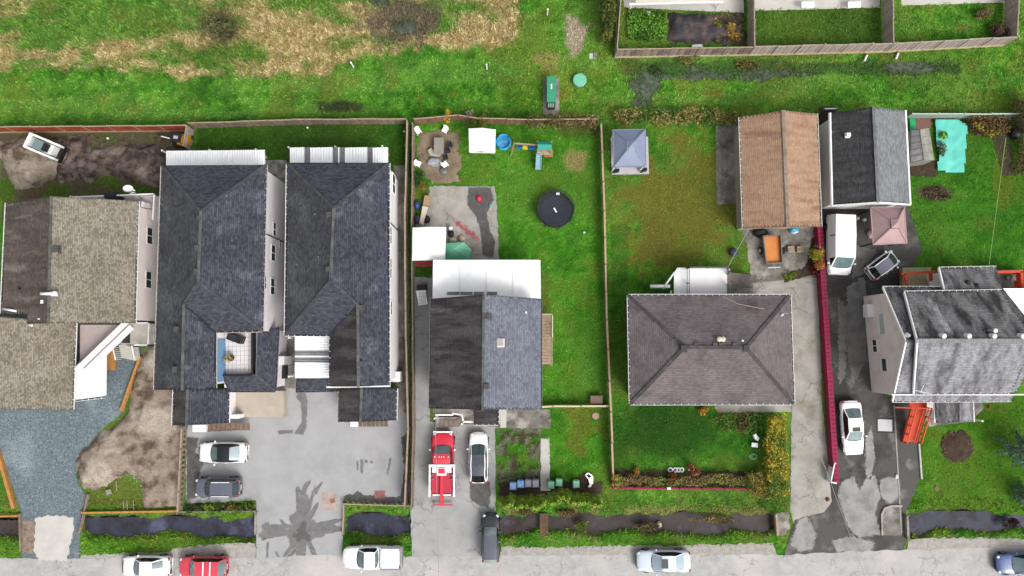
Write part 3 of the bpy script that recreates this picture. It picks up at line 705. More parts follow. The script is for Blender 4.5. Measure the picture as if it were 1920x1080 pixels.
m = MB(); m.tube([at(6,579,5.45), at(30,583,5.95)], .1, 8); m.build('downpipe', m_white, sW, True)
pipe(sW, 37, 541, 6.1, m_black, .05, .2); pipe(sW, 75, 598, 6.9, m_white, .05, .25); pipe(sG, 59, 610, 4.6, m_white, .05, .25)
# balcony
dk = [at(147,374,2.9), at(300,368,2.9), at(298,415,2.9), at(258,402,2.9), at(250,384,2.9), at(148,388,2.9)]
MB().slab(dk, .25).build('balcony_floor', M('pink_vinyl_deck', S(204,190,188), .7, S(190,176,174), 1), h)
railing(h, [at(146,388,2.9), at(147,374,2.9), at(300,368,2.9), at(297,415,2.9)], 2.9, 1.0, m_white, 1.8, .13, 'balcony_railing', .12)
for q in ((150,374),(225,371),(298,370),(296,412)): MB().box(at(*q, 1.4), (.14,.14,2.8)).build('balcony_post', m_white, h)
# side deck with diagonal railing, landing and stairs
sdk = [at(150,609,2.5), at(250,609,2.5), at(160,690,2.5), at(150,690,2.5)]
MB().slab(sdk, .2).build('upper_landing', M('pink_landing', S(184,170,167), .8, S(172,158,155), 1), h)
a, b = at(242,606,2.5), at(153,692,2.5)
m = MB(); m.bar(a+Vector((0,0,1)), b+Vector((0,0,1)), .12, .08); m.bar(a+Vector((0,0,.5)), b+Vector((0,0,.5)), .05, 1.0); m.bar(a+Vector((.35,-.35,.15)), b+Vector((.35,-.35,.15)), .5, .12)
m.build('diagonal_railing', m_white, h)
wd = [at(141,690,2.4), at(160,688,2.4), at(197,652,2.4), at(196,742,2.4), at(137,750,2.4)]
MB().slab(wd, .3).build('white_deck_roof', m_whitemetal, h); gutter(h, [(at(137,751,2.4), at(197,744,2.4))], 0.02)
MB().prism([tuple(at(*q)[:2]) for q in ((165,690),(197,655),(198,740),(160,746))], 0, 2.15).build('garage_side_wall', m_whitewall, h)
ld = [at(236,607,1.2), at(290,606,1.2), at(288,646,1.2), at(214,646,1.2), at(206,648,1.2)]
MB().slab(ld, .2).build('entrance_landing', M('cream_deck', S(214,208,198), .7, S(196,190,180), 1), h)
MB().slab([at(*q, 1.215) for q in ((230,615),(244,612),(244,644),(228,643))], .012).build('door_mat', M('mat_fabric', S(66,60,62), .95), h)
railing(h, [at(250,606,1.2), at(290,606,1.2), at(288,647,1.2), at(264,647,1.2)], 1.2, 1.0, m_white, 1.0, .12, 'landing_railing', .1)
railing(h, [at(200,649,1.2), at(214,648,1.2)], 1.2, 1.0, m_white, 1.0, .12, 'landing_railing', .1)
steps(h, at(246,674,0), at(240,648,1.2), 1.7, 6, M('cream_tread', S(206,200,190), .8), 'stair_tread')
for e in (-.9, .9):
    p, q = at(246,674,0)+Vector((e,0,1.0)), at(240,648,1.2)+Vector((e,0,1.0)); m = MB(); m.bar(p, q, .09, .07)
    for k in range(8): t = lerp(p, q, k/7); m.box((t[0], t[1], t[2]-.5), (.03,.03,.95))
    m.build('stair_handrail', m_white, h)
# ================================================================== two dark hip-roofed houses
def hiphouse2():
    h = house('dark_hip_house', 'dark navy hip-roofed house with a tiled rooftop balcony next to the beige house', 'house', [(306,310,0),(499,310,0),(493,620,0),(290,730,0)])
    ze, zr = 6.0, 8.15
    N1, N2 = (304,311,ze), (499,309,ze); S1 = (290,731,ze); Rn, Rs = (377,396,zr), (372,528,zr)
    J = (345,571,7.45); Js = (342,731,7.45); SE = (492,620,ze); V = (406,622,6.1)
    sW = slope(h, [N1, Rn, Rs, J, Js, S1], *r_navW)
    sN = slope(h, [N1, N2, Rn], *r_navS)
    sE = slope(h, [Rn, N2, SE, Rs], *r_navE)
    sS = slope(h, [Rs, SE, V, (404,622,6.15), J], *r_navS)
    sL = slope(h, [J, (404,622,6.15), (404,728,6.0), Js], *r_navE)
    for s_, a, b, mm in ((sE, Rn, Rs, m_capmoss), (sN, N1, Rn, m_capdark), (sN, N2, Rn, m_capdark), (sS, Rs, SE, m_capdark), (sS, Rs, J, m_capdark), (sL, J, Js, m_capmoss)):
        caps(s_, at(*a), at(*b), mm)
    gutter(h, [(at(*N1), at(*S1)), (at(*N2), at(*SE)), (at(405,622,6), at(*SE)), (at(404,622,5.95), at(404,728,5.95))], mat=M('cream_gutter', S(210,205,196), .6))
    f = inset([at(*N1), at(*N2), at(492,626,ze), at(296,626,ze)], .28); walls(h, f, ze-.1, m_greywall)
    f2 = [at(297,600,ze)+Vector((.45,0,0)), at(404,600,ze)-Vector((.3,0,0)), at(404,728,ze)+Vector((-.3,.3,0)), at(291,729,ze)+Vector((.45,.4,0))]
    walls(h, f2, ze-.12, m_greywall)
    east = (f[1], f[2]); L = (f[2]-f[1]).length; o = Vector((1, 0, 0))
    for s_, z, ww, hh, mu in ((.345, 2.8, 1.3, .8, 1), (.50, 3.0, 1.5, 1.1, 1), (.715, 3.0, 1.5, 1.1, 1), (.42, 1.2, .7, .5, 0), (.70, 5.0, 1.2, .9, 1)):
        window(h, *east, L*s_, z, ww, hh, mull=mu, out=o)
    downpipe(h, f[1]+(f[2]-f[1])*.4+Vector((.06, 0, 0)), 0, ze, m_black)
    for p in ((376,410,7.95),(372,465,7.95),(370,509,7.95),(333,617,7.2),(330,692,7.2)): vent(sW, *p, m_vent)
    # rooftop balcony
    tiles = M('balcony_tile', S(214,208,208,.85), .6, S(196,190,190,.85), 2, island=.14)
    zt = 3.4; q = [at(*p, zt) for p in ((422,624),(474,624),(474,700),(420,702))]
    fl = MB().slab(q, .25).build('balcony_floor', m_galv, h)
    nx_, ny_ = 7, 9
    tm = None
    for iy in range(ny_):
        for ix in range(nx_):
            a = q[0]+(q[1]-q[0])*((ix+.5)/nx_); b = q[3]+(q[2]-q[3])*((ix+.5)/nx_); c = a+(b-a)*((iy+.5)/ny_)
            d = ((q[1]-q[0]).length/nx_*.94, (q[3]-q[0]).length/ny_*.94)
            if tm is None: tm = MB().box((0, 0, 0), (d[0], d[1], .03)); me = tm.build('tile', tiles, fl); me.location = c+Vector((0, 0, .018))
            else: t_ = me.copy(); col.objects.link(t_); t_.location = c+Vector((0, 0, .018+random.uniform(-.004, .004)))
    m = MB()
    a, b = at(409,622,5.85), at(407,724,5.85)
    wa_ = f2[1]+(f2[2]-f2[1])*.3+Vector((.05,0,0)); wb_ = f2[1]+(f2[2]-f2[1])*.97+Vector((.05,0,0)); wa_.z = wb_.z = 4.6
    MB().bar(wa_, wb_, .1, 2.5).build('blue_wall', M('blue_siding', S(128,172,212), .8, S(116,160,200), 1), h)
    for p, qv in ((at(478,624,zt), at(478,702,zt)), (at(412,703,zt), at(478,703,zt))):
        m.bar(p+Vector((0, 0, .35)), qv+Vector((0, 0, .35)), .18, .7)
    m.build('parapet', m_black, h)
    m = MB().bar(at(482,624,4.2), at(480,704,4.2), .07, .06).build('parapet_rail', m_galv, h)
    # skirt roofs round the balcony
    zi, zo = 4.05, 3.3
    k1 = slope(h, [(484,624,zi),(522,613,zo),(516,733,zo),(480,702,zi)], *r_navE)
    k2 = slope(h, [(414,702,zi),(480,702,zi),(516,733,zo),(428,733,zo)], *r_navS)
    caps(k1, at(480,702,zi), at(516,733,zo), m_capdark)
    gutter(h, [(at(522,613,zo), at(516,733,zo)), (at(428,733,zo), at(516,733,zo))], mat=m_galv)
    f3 = [at(420,620,zo), at(516,620,zo), at(511,727,zo), at(420,727,zo)]; walls(h, f3, zo-.1, m_greywall)
    # porch roof
    zi, zo = 3.9, 3.1
    p1 = slope(h, [(326,731,zo),(352,730,zi),(350,797,zi),(324,797,zo)], *r_darkW)
    p2 = slope(h, [(352,730,zi),(429,729,zo),(428,793,zo),(350,797,zi)], *r_navE)
    caps(p2, at(352,730,zi), at(350,797,zi), m_capmoss)
    gutter(h, [(at(429,731,zo), at(428,793,zo)), (at(326,731,zo), at(324,797,zo))])
    f4 = [at(330,735,zo), at(424,735,zo), at(423,786,zo), at(329,788,zo)]; walls(h, f4, zo-.1, m_greywall, 'porch_wall')
    # garage door apron, railing, front steps
    MB().slab([at(*p, .9) for p in ((432,733),(532,733),(532,782),(432,782))], .85).build('front_terrace', M('beige_terrace', S(198,188,172), .8, S(180,170,152), .7, 7, fine=.05), h)
    railing(h, [at(434,734,.9), at(433,778,.9)], .9, 1.0, m_white, 1.2, .14, 'terrace_railing')
    MB().box(at(442,780,1.4), (1.1, .35, 1.0)).build('terrace_parapet', m_white, h)
    tr = M('wood_tread', S(140,120,104), .9, S(112,94,80), 3, island=.2)
    for k in range(9): MB().slab([at(388+k*9, 793, .25+k*.08), at(396+k*9, 793, .25+k*.08), at(396+k*9, 807, .25+k*.08), at(388+k*9, 807, .25+k*.08)], .06).build('wood_step', tr, h)
    MB().bar(at(386,809,.2), at(464,806,.8), .08, .2).build('stair_stringer', m_timber, h)
    MB().slab([at(*p, .6) for p in ((361,797),(386,797),(386,810),(361,810))], .4).build('white_cabinet', m_white, h)
    MB().slab([at(*p, 2.2) for p in ((521,668),(533,668),(533,684),(521,684))], 2.2).build('meter_box', m_white, h)
    MB().slab([at(*p, 1.0) for p in ((520,686),(534,686),(534,710),(520,710))], 1.0).build('heat_pump', m_black, h)
    foot_hard([(300,310),(530,310),(532,790),(330,800),(300,740)])
    # patio roof at the back
    za, zb = 3.5, 3.1
    corrugated(h, (at(498,309,za), at(312,310,za), at(312,283,zb), at(497,281,zb)), 40, .05, m_whitemetal, 'patio_roof_sheet')
    for q_ in ((318,290),(405,289),(490,288)): MB().box(at(*q_, 1.5), (.12, .12, 3.0)).build('patio_post', m_white, h)
    return h
hiphouse2()
def hiphouse3():
    h = house('dark_hip_house', 'dark navy hip-roofed house with a white ribbed carport roof beside the long post fence', 'house', [(539,307,0),(729,307,0),(735,720,0),(535,625,0)])
    ze, zr = 6.0, 8.15
    N1, N2 = (539,307,ze), (729,306,ze); Rn, Rs = (626,390,zr), (620,526,zr); J = (671,571,7.3); Js = (672,725,7.3)
    SW = (535,628,ze); SV = (618,629,6.05); SS = (617,725,6.0); SE = (729,722,ze)
    sW = slope(h, [N1, Rn, Rs, SW], *r_navW)
    sN = slope(h, [N1, N2, Rn], *r_navS)
    sS = slope(h, [Rs, J, SV, SW], *r_navS)
    sE = slope(h, [Rn, N2, SE, Js, J, Rs], *r_navE)
    sL = slope(h, [J, Js, SS, SV], *r_darkW)
    for s_, a, b, mm in ((sE, Rn, Rs, m_capmoss), (sN, N1, Rn, m_capdark), (sN, N2, Rn, m_capdark), (sS, Rs, SW, m_capdark), (sS, Rs, J, m_capdark), (sL, J, Js, m_capmoss)):
        caps(s_, at(*a), at(*b), mm)
    gutter(h, [(at(*N1), at(*SW)), (at(*N2), at(*SE)), (at(*SV), at(*SW)), (at(*SV), at(*SS))])
    f = inset([at(*N1), at(*N2), at(729,630,ze), at(*SW)], .16); walls(h, f, ze-.1, m_whitewall)
    f2 = [at(620,610,ze)+Vector((.4,0,0)), at(729,610,ze)-Vector((.16,0,0)), at(729,722,ze)+Vector((-.16,.4,0)), at(617,725,ze)+Vector((.4,.4,0))]
    walls(h, f2, ze-.12, m_whitewall)
    east = (f[1], f[2]); L = (f[2]-f[1]).length; o = Vector((1, 0, 0))
    for s_, z, ww, hh in ((.06, 2.6, 1.8, 1.6), (.40, 4.2, 1.6, .9), (.60, 4.2, 1.8, .9), (.84, 4.0, 1.2, .9)):
        window(h, *east, L*s_, z, ww, hh, out=o)
    downpipe(h, f[1]+(f[2]-f[1])*.33+Vector((.06, 0, 0)), 0, ze, m_black)
    for s_, p in ((sW, (618,403,7.95)), (sW, (617,505,7.95)), (sE, (677,577,7.1)), (sE, (676,682,7.1))): vent(s_, *p, m_vent)
    for p in ((591,402,7.3),(598,482,7.4),(557,496,6.5)): pipe(sW, *p, m_galv, .06, .3)
    # white carport roof
    za, zb = 4.6, 4.4
    cs = [(553,617,629,657,m_whitemetal,6), (553,617,657,667,m_clear,2), (553,617,667,670,m_whitemetal,1), (553,617,670,680,m_clear,2), (553,617,680,709,m_whitemetal,6)]
    for x0, x1, y0, y1, mt, n in cs:
        corrugated(h, (at(x1,y0,za), at(x1,y1,za), at(x0,y1,zb), at(x0,y0,zb)), n, .06, mt, 'carport_sheet')
    for q_ in ((556,634),(556,704)): MB().box(at(*q_, 2.2), (.14, .14, 4.4)).build('carport_post', m_white, h)
    k = slope(h, [(556,709,3.6),(617,709,3.6),(636,732,3.0),(554,734,3.0)], *r_navS)
    gutter(h, [(at(554,734,3), at(634,732,3))], mat=m_galv)
    walls(h, [at(560,712,3), at(636,712,3), at(636,728,3), at(560,729,3)], 2.9, m_greywall, 'garage_wall')
    zi, zo = 3.9, 3.1
    p1 = slope(h, [(635,729,zo),(678,728,zi),(676,791,zi),(634,791,zo)], *r_darkW)
    p2 = slope(h, [(678,728,zi),(743,728,zo),(742,788,zo),(676,791,zi)], *r_navE)
    caps(p2, at(678,728,zi), at(676,791,zi), m_capmoss)
    gutter(h, [(at(743,728,zo), at(742,788,zo)), (at(635,729,zo), at(634,791,zo))])
    walls(h, [at(640,732,zo), at(738,732,zo), at(736,782,zo), at(640,784,zo)], zo-.1, m_greywall, 'porch_wall')
    gb = at(672,726,6.0); MB().bar(at(612,726,6.05), at(732,724,6.05), .12, .1).build('fascia_board', m_white, h)
    MB().slab([at(*p, 1.6) for p in ((732,697),(750,697),(750,716),(732,716))], 1.6).build('white_meter_cabinet', m_white, h)
    tr = M('wood_tread_b', S(128,112,92), .9, S(100,86,70), 3, island=.2)
    for kk in range(7): MB().slab([at(672+kk*8, 789, .5), at(679+kk*8, 789, .5), at(679+kk*8, 800, .5), at(672+kk*8, 800, .5)], .06).build('wood_step', tr, h)
    MB().slab([at(*p, .7) for p in ((657,790),(671,790),(671,800),(657,800))], .6).build('white_cabinet', m_white, h)
    foot_hard([(545,306),(748,306),(750,790),(640,796),(560,730)])
    za, zb = 3.5, 3.1; xs = [(544,571,m_whitemetal,6),(571,582,m_clear,2),(582,624,m_whitemetal,8),(624,634,m_clear,2),(634,637,m_whitemetal,1),(637,647,m_clear,2),(647,689,m_whitemetal,8),(689,699,m_clear,2),(699,728,m_whitemetal,6)]
    for x0, x1, mt, n in xs:
        corrugated(h, (at(x1,305,za), at(x0,305,za), at(x0,277,zb), at(x1,276,zb)), n, .05, mt, 'patio_roof_sheet')
    for q_ in ((550,284),(636,283),(722,282)): MB().box(at(*q_, 1.5), (.12, .12, 3.0)).build('patio_post', m_white, h)
hiphouse3()
# ================================================================== grey gable house in the middle
def midhouse():
    h = house('grey_gable_house', 'gable house with near-black west slope and blue-grey east slope behind the red tow truck', 'house', [(808,556,0),(1014,560,0),(1014,768,0),(806,766,0)])
    ze, zr = 5.0, 7.0
    Rn, Rs = (907,552,zr), (905,768,zr)
    sW = slope(h, [Rn, Rs, (806,766,ze), (809,560,ze)], *r_darkW)
    sE = slope(h, [Rn, (1014,560,ze), (1014,768,ze), Rs], *r_blueE)
    caps(sE, at(*Rn), at(*Rs), m_capmoss)
    gutter(h, [(at(809,560,ze), at(806,766,ze)), (at(1014,560,ze), at(1014,768,ze))], mat=m_galv)
    A, B = at(806,766,ze)+Vector((.45,.4,-.1)), at(1014,768,ze)+Vector((-.45,.4,-.1)); C, D = at(1014,560,ze)+Vector((-.45,-.3,-.1)), at(809,560,ze)+Vector((.45,-.3,-.1))
    gable_walls(h, A, B, C, D, at(*Rs)+Vector((0,.4,-.16)), at(*Rn)+Vector((0,-.3,-.16)), m_tanwall)
    vent(sE, 915, 594, 6.8, m_vent, .36); vent(sE, 911, 724, 6.9, m_vent, .3)
    p = at(938,643,6.4); m = MB().box(p, (.72,.72,.3)); m.build('skylight_curb', m_white, sE); MB().box(p+Vector((0,0,.17)), (.58,.58,.06)).build('skylight', m_skylight, sE)
    pipe(sE, 986, 586, 5.5, m_white, .06, .2)
    # flat white roof at the back
    zf = 3.3; fr = MB().slab([at(*q, zf) for q in ((812,488),(1013,488),(1014,566),(811,566))], .2).build('flat_roof', m_whitemetal, h)
    for k in range(1, 4):
        x = 812+k*50; MB().bar(at(x,489,zf+.03), at(x,552,zf+.03), .05, .05).build('roof_seam', m_white, fr)
    m = MB()
    for k in range(46): a = at(815+k*4.3, 487.5, zf); m.box(a+Vector((0,0,.02)), (.1,.08,.05))
    m.build('drip_edge', m_white, fr)
    for x0, x1 in ((838,886),(888,908),(912,932)): MB().slab([at(*q, zf+.05) for q in ((x0,547),(x1,547),(x1,553),(x0,553))], .045).build('roof_patch', m_clear, fr)
    walls(h, [at(818,495,zf), at(1008,495,zf), at(1008,566,zf), at(818,566,zf)], zf-.2, m_tanwall, 'annex_wall')
    # porch
    zi = 3.2; pr = slope(h, [(888,768,zi+.3),(934,768,zi+.3),(934,795,zi-.2),(888,795,zi-.2)], *r_darkW, name='porch_roof')
    gutter(h, [(at(888,795,zi-.2), at(934,795,zi-.2)), (at(934,768,zi+.2), at(934,795,zi-.2))])
    m = MB(); m.bar(at(816,778,2.6), at(850,778,2.6), .13, .1); m.bar(at(848,775,2.6), at(866,778,2.6), .13, .1); m.bar(at(866,777,2.6), at(869,791,2.6), .13, .1); m.bar(at(868,791,2.6), at(888,791,2.6), .16, .1)
    m.build('entrance_gutter', m_white, h)
    for q in ((818,782),(868,792),(932,793)): p = at(*q, 1.3); MB().box(p, (.14,.14,2.6)).build('porch_post', m_white, h)
    MB().slab([at(*q, .5) for q in ((818,782),(862,782),(862,800),(818,802))], .5).build('porch_floor', m_concdark, h)
    pt = M('porch_board', S(150,130,126), .9, S(128,108,104), 2)
    for k in range(4): MB().slab([at(824+k*9, 787, .56), at(832+k*9, 787, .56), at(832+k*9, 799, .56), at(824+k*9, 799, .56)], .05).build('porch_plank', pt, h)
    # side deck and steps on the garden side
    dkm = M('deck_plank', S(196,170,150), .85, S(170,146,128), 3, island=.15)
    for k in range(16):
        y0 = 591+k*5.8; MB().slab([at(1016,y0,1.1-max(0,k-6)*.1), at(1033,y0,1.1-max(0,k-6)*.1), at(1033,y0+5.2,1.1-max(0,k-6)*.1), at(1016,y0+5.2,1.1-max(0,k-6)*.1)], .06).build('deck_plank', dkm, h)
    railing(h, [at(1016,590,1.1), at(1035,590,1.1), at(1035,632,1.1)], 1.1, .95, M('cream_rail', S(226,214,196), .7), 1.0, .16, 'deck_railing')
    MB().bar(at(1035,632,2.05), at(1035,686,1.0), .08, .06).build('stair_handrail', m_timberlt, h)
    MB().slab([at(*q, .55) for q in ((937,768),(950,768),(949,802),(938,802))], .5).build('entrance_step', m_concnew, h)
    foot_hard([(812,490),(1012,490),(1014,770),(812,770)])
midhouse()
# ================================================================== brown hip house
def plumhouse():
    h = house('plum_hip_house', 'plum-brown hip-roofed house with white gutters and a row of vents on its ridge', 'house', [(1178,553,0),(1481,553,0),(1488,757,0),(1182,757,0)])
    ze, zr = 4.3, 6.3
    NW, NE, SE, SW = (1178,554,ze),(1481,554,ze),(1488,757,ze),(1182,757,ze); R1, R2 = (1284,651,zr),(1399,652,zr)
    sN = slope(h, [NW, NE, R2, R1], *r_plum); sS = slope(h, [SW, SE, R2, R1], *r_plum); sW = slope(h, [NW, R1, SW], *r_plum); sE = slope(h, [NE, SE, R2], *r_plum)
    for s_, a, b in ((sN, R1, R2), (sW, NW, R1), (sE, NE, R2), (sW, SW, R1), (sE, SE, R2)): caps(s_, at(*a), at(*b), m_capplum, .3)
    gutter(h, [(at(*NW), at(*NE)), (at(*NE), at(*SE)), (at(*SE), at(*SW)), (at(*SW), at(*NW))])
    walls(h, inset([at(*NW), at(*NE), at(*SE), at(*SW)], .5), ze-.1, m_tanwall)
    for p in ((1305,647,6.05),(1340,647,6.05),(1351,647,6.05),(1376,647,6.05)): vent(sN, *p, m_vent, .32)
    for p in ((1281,653,6.2),(1398,653,6.2)): vent(sN, *p, m_capplum, .4)
    p = at(1349,636,5.95); m = MB(); m.lathe([(.16,0),(.16,.35),(.24,.36),(.22,.5)], p-Vector((.12,0,.05)), 12); m.lathe([(.16,0),(.16,.3),(.24,.31),(.22,.45)], p+Vector((.2,0,-.05)), 12); m.build('chimney_flue', M('cream_flue', S(226,216,190), .6), sN, True)
    pipe(sN, 1391, 639, 6.0, m_white, .07, .3); pipe(sE, 1466, 590, 4.8, m_white, .06, .3)
    MB().tube([at(1355,556,4.4), at(1385,570,4.75), at(1420,577,4.9), at(1478,588,4.5)], .035, 5).build('roof_cable', M('pink_cable', S(190,160,160), .7), sN)
    # raised deck with stairs
    zd = 2.6
    fl = MB().slab([at(*q, zd) for q in ((1264,516),(1270,502),(1363,502),(1364,562),(1264,562))], .25).build('deck_floor', m_whitewall, h)
    MB().slab([at(*q, zd+.1) for q in ((1264,512),(1268,505),(1288,505),(1288,560),(1264,560))], .09).build('deck_edge_cover', m_white, fl)
    railing(h, [at(1288,560,zd), at(1288,503,zd), at(1363,503,zd), at(1363,514,zd)], zd, .9, m_galv, 1.4, .18, 'deck_railing', .05)
    railing(h, [at(1363,534,zd), at(1363,556,zd)], zd, .9, m_galv, 1.0, .18, 'deck_railing', .05)
    for q in ((1270,508),(1360,508)): MB().box(at(*q, 1.2), (.15,.15,2.4)).build('deck_post', m_white, h)
    steps(h, at(1410,528,.02), at(1364,524,zd), 1.2, 11, M('stair_board', S(142,132,124), .9, S(116,106,98), 3, island=.2), 'stair_tread')
    for e in (-.62, .62): MB().bar(at(1410,528,.95)+Vector((0,e,0)), at(1364,524,zd+.9)+Vector((0,e,0)), .06, .05).build('stair_handrail', m_galv, h)
    MB().tube([at(1219,537,2.5), at(1256,537,2.5)], .17, 10).build('awning_roll', m_white, h, True); MB().tube([at(1243,541,2.6), at(1264,511,2.7)], .09, 8).build('awning_arm', m_white, h, True); MB().tube([at(1258,545,2.5), at(1258,556,2.6)], .07, 8).build('awning_bracket', m_white, h, True)
    foot_hard([(1190,556),(1478,556),(1480,754),(1190,754)])
    return h
plumhouse()
# ================================================================== right hand house
def righthouse():
    h = house('weathered_gable_house', 'tall gable house with streaked grey roof and taupe west wall beside the wet driveway', 'house', [(1655,540,0),(1900,545,0),(1895,745,0),(1673,750,0)])
    # low west part
    ze, zr = 4.25, 7.1
    nW, aW, sW_ = (1655,539,ze), (1698,640,zr), (1673,752,ze)
    nE, aE, sE_ = (1775,539,ze), (1790,640,zr), (1778,752,ze)
    nEe, aEe, sEe = (1880,540,ze), (1960,640,zr), (1896,751,ze)
    s1 = slope(h, [nW, aW, aEe, nEe], *r_mot); s2 = slope(h, [sW_, aW, aEe, sEe], *r_mot2)
    # raised main part
    ze2, zr2 = 4.9, 7.7
    nA, rA, sA = (1695,548,ze2), (1719,639,zr2), (1712,738,ze2)
    nB, rB, sB = (1878,545,ze2), (1940,639,zr2), (1897,737,ze2)
    b1 = slope(h, [nA, rA, rB, nB], *r_mot, thick=.35); b2 = slope(h, [sA, rA, rB, sB], *r_mot2, thick=.35)
    caps(b1, at(*rA), at(*rB), M('pale_cap', S(158,160,160), .95, S(136,138,138), 1.5, island=.12), .36)
    caps(s1, at(*aW), at(1716,640,zr), m_capmoss)
    gutter(h, [(at(*nA), at(*nB)), (at(*sA), at(*sB)), (at(*nW), at(1768,539,ze)), (at(*sW_), at(*sEe))])
    for a, b in ((nW, aW), (aW, sW_), (nA, rA), (rA, sA)): MB().bar(at(*a), at(*b), .12, .2).build('rake_board', m_white, h)
    MB().box((at(1800,745,4.6)+Vector((0,.25,0))), (12.2,.1,.5)).build('south_fascia', m_white, h)
    x0 = .42
    A, B = at(*sW_)+Vector((.42,.5,-.1)), at(*nW)+Vector((.42,-.5,-.1)); C, D = at(1876,540,ze)+Vector((0,-.5,-.1)), at(1892,751,ze)+Vector((0,.5,-.1))
    ra, rb = at(*aW)+Vector((.42,0,-.18)), at(1930,640,zr)+Vector((0,0,-.18))
    gable_walls(h, A, B, C, D, ra, rb, m_taupewall)
    L = (B-A).length; o = Vector((-1,0,0))
    window(h, A, B, L*.70, 2.9, 1.9, .95, mull=0, out=o, pane=M('pale_window', S(206,216,214), .15))
    window(h, A, B, L*.48, 1.35, 1.2, .8, mull=1, out=o); window(h, A, B, L*.29, 2.7, 1.2, .85, mull=0, out=o)
    p = A+(B-A)*.84; MB().box((p.x-.3, p.y, 1.3), (.6,1.2,.8)).build('heat_pump', m_white, h)
    pipe(h, 1702, 629, 6.9, m_white, .12, .25)
    for q in ((1765,630),(1812,630),(1859,630),(1912,630)): p = at(*q, 7.45); m = MB(); m.lathe([(.26,-.15),(.24,.1),(.17,.16),(.17,.3),(.23,.32),(.2,.42)], p, 12); m.build('turbine_vent', m_white, b1, True)
    pp = at(1854,620,7.2); m = MB().lathe([(.12,-.1),(.12,.7),(.2,.72),(.18,.85)], pp, 12); m.build('chimney_flue', m_white, b1, True)
    pipe(b1, 1844, 621, 7.1, m_vent, .1, .2)
    m = MB(); pm = at(1712,732,5.0); m.tube([pm, pm+Vector((0,0,1.2))], .03, 6); m.tube([pm+Vector((-.5,.1,1.0)), pm+Vector((.7,-.2,1.2))], .025, 5); m.tube([pm+Vector((0,-.1,1.1)), pm+Vector((.3,.5,1.1))], .025, 5); m.build('aerial', m_white, h)
    # lean-to towards the back garden
    l = slope(h, [(1760,503,3.5),(1868,501,3.5),(1880,545,4.6),(1770,545,4.6)], *r_mot, name='lean_to_roof')
    gutter(h, [(at(1760,503,3.5), at(1868,501,3.5))]); MB().bar(at(1760,503,3.5), at(1770,545,4.6), .14, .2).build('rake_board', m_white, h)
    walls(h, [at(1768,510,3.3), at(1862,508,3.3), at(1870,545,3.3), at(1778,545,3.3)], 3.2, m_taupewall, 'lean_to_wall')
    for q in ((1815,530,4.3),(1832,536,4.4)): pipe(l, *q, m_black, .12, .1)
    # ribbed white roof, east side
    corrugated(h, (at(1880,541,3.3), at(1885,640,3.3), at(1990,640,3.0), at(1990,541,3.0)), 20, .06, m_whitemetal, 'side_roof_sheet')
    # back decks with orange beams
    tn = M('tan_deck', S(196,184,146), .85, S(170,158,120), 1, 7)
    MB().slab([at(*q, .7) for q in ((1692,502),(1746,501),(1746,545),(1694,545))], .6).build('back_deck', tn, h)
    for a, b in (((1690,514,1.7),(1752,509,1.7)), ((1696,514,1.7),(1702,540,1.7)), ((1745,512,1.6),(1745,545,1.6))): MB().bar(at(*a), at(*b), .22, .14).build('orange_beam', m_orange, h)
    for q in ((1692,514),(1750,510)): MB().box(at(*q, .85), (.12,.12,1.7)).build('orange_post', m_orange, h)
    MB().slab([at(*q, 2.4) for q in ((1744,528),(1766,521),(1768,545),(1744,545))], .1).build('door_canopy', m_white, h)
    MB().slab([at(*q, .8) for q in ((1872,506),(1918,506),(1920,545),(1872,545))], .7).build('back_deck', m_concdark, h)
    for a, b in (((1868,510,2.0),(1917,509,2.0)), ((1915,509,2.0),(1917,545,2.0))): MB().bar(at(*a)-Vector((0,0,.4)), at(*b)-Vector((0,0,.4)), .22, .9).build('orange_parapet', m_orange, h)
    m = MB().lathe([(.3,.0),(.34,.55),(.36,.6),(.3,.62)], at(1898,521,.82), 16); m.build('deck_pot', m_white, h, True)
    m = MB().lathe([(.14,.0),(.2,.4),(.16,.42)], at(1886,521,.82), 12); m.build('deck_pot', m_galv, h, True)
    # entrance porch roof
    zi, zo = 4.0, 3.3
    p1 = slope(h, [(1752,752,zo),(1770,742,zi),(1798,742,zi),(1798,792,zi),(1752,793,zo)], *r_mot, name='porch_roof')
    p2 = slope(h, [(1798,742,zi),(1812,742,zi),(1824,754,zo),(1826,791,zo),(1798,792,zi)], *r_mot2, name='porch_roof')
    for a, b in (((1752,754,zo),(1752,793,zo)), ((1824,754,zo),(1826,791,zo))): MB().bar(at(*a), at(*b), .1, .14).build('rake_board', m_white, h)
    for q in ((1756,786),(1820,786)): MB().box(at(*q, 1.6), (.14,.14,3.2)).build('porch_post', m_white, h)
    MB().slab([at(*q, 1.3) for q in ((1738,752),(1754,752),(1754,768),(1738,768))], 1.3).build('porch_block', m_white, h)
    # orange stairs
    a, b = at(1704,828,.03), at(1722,764,2.3)
    orr = m_orange
    steps(h, a, b, 1.25, 13, orr, 'stair_tread'); MB().bar(a-Vector((0,0,.02)), b-Vector((0,0,.14)), 1.24, .06).build('stair_soffit', orr, h)
    MB().slab([at(*q, 2.3) for q in ((1706,752),(1738,752),(1738,766),(1704,766))], .15).build('stair_landing', orr, h)
    for e, nm in ((-.68,'stair_handrail'), (.68,'stair_handrail')):
        MB().bar(a+Vector((e,0,.9)), b+Vector((e,0,.9)), .09, .07).build(nm, orr, h); MB().bar(a+Vector((e,0,.45)), b+Vector((e,0,.45)), .05, .05).build('mid_rail', orr, h)
    for k in range(5):
        for e in (-.68,.68): p = lerp(a, b, k/4); MB().box((p[0]+e, p[1], p[2]+.45), (.08,.08,.9)).build('stair_post', orr, h)
    MB().bar(at(1678,764,3.1), at(1748,766,3.1), .1, .14).build('landing_rail', orr, h)
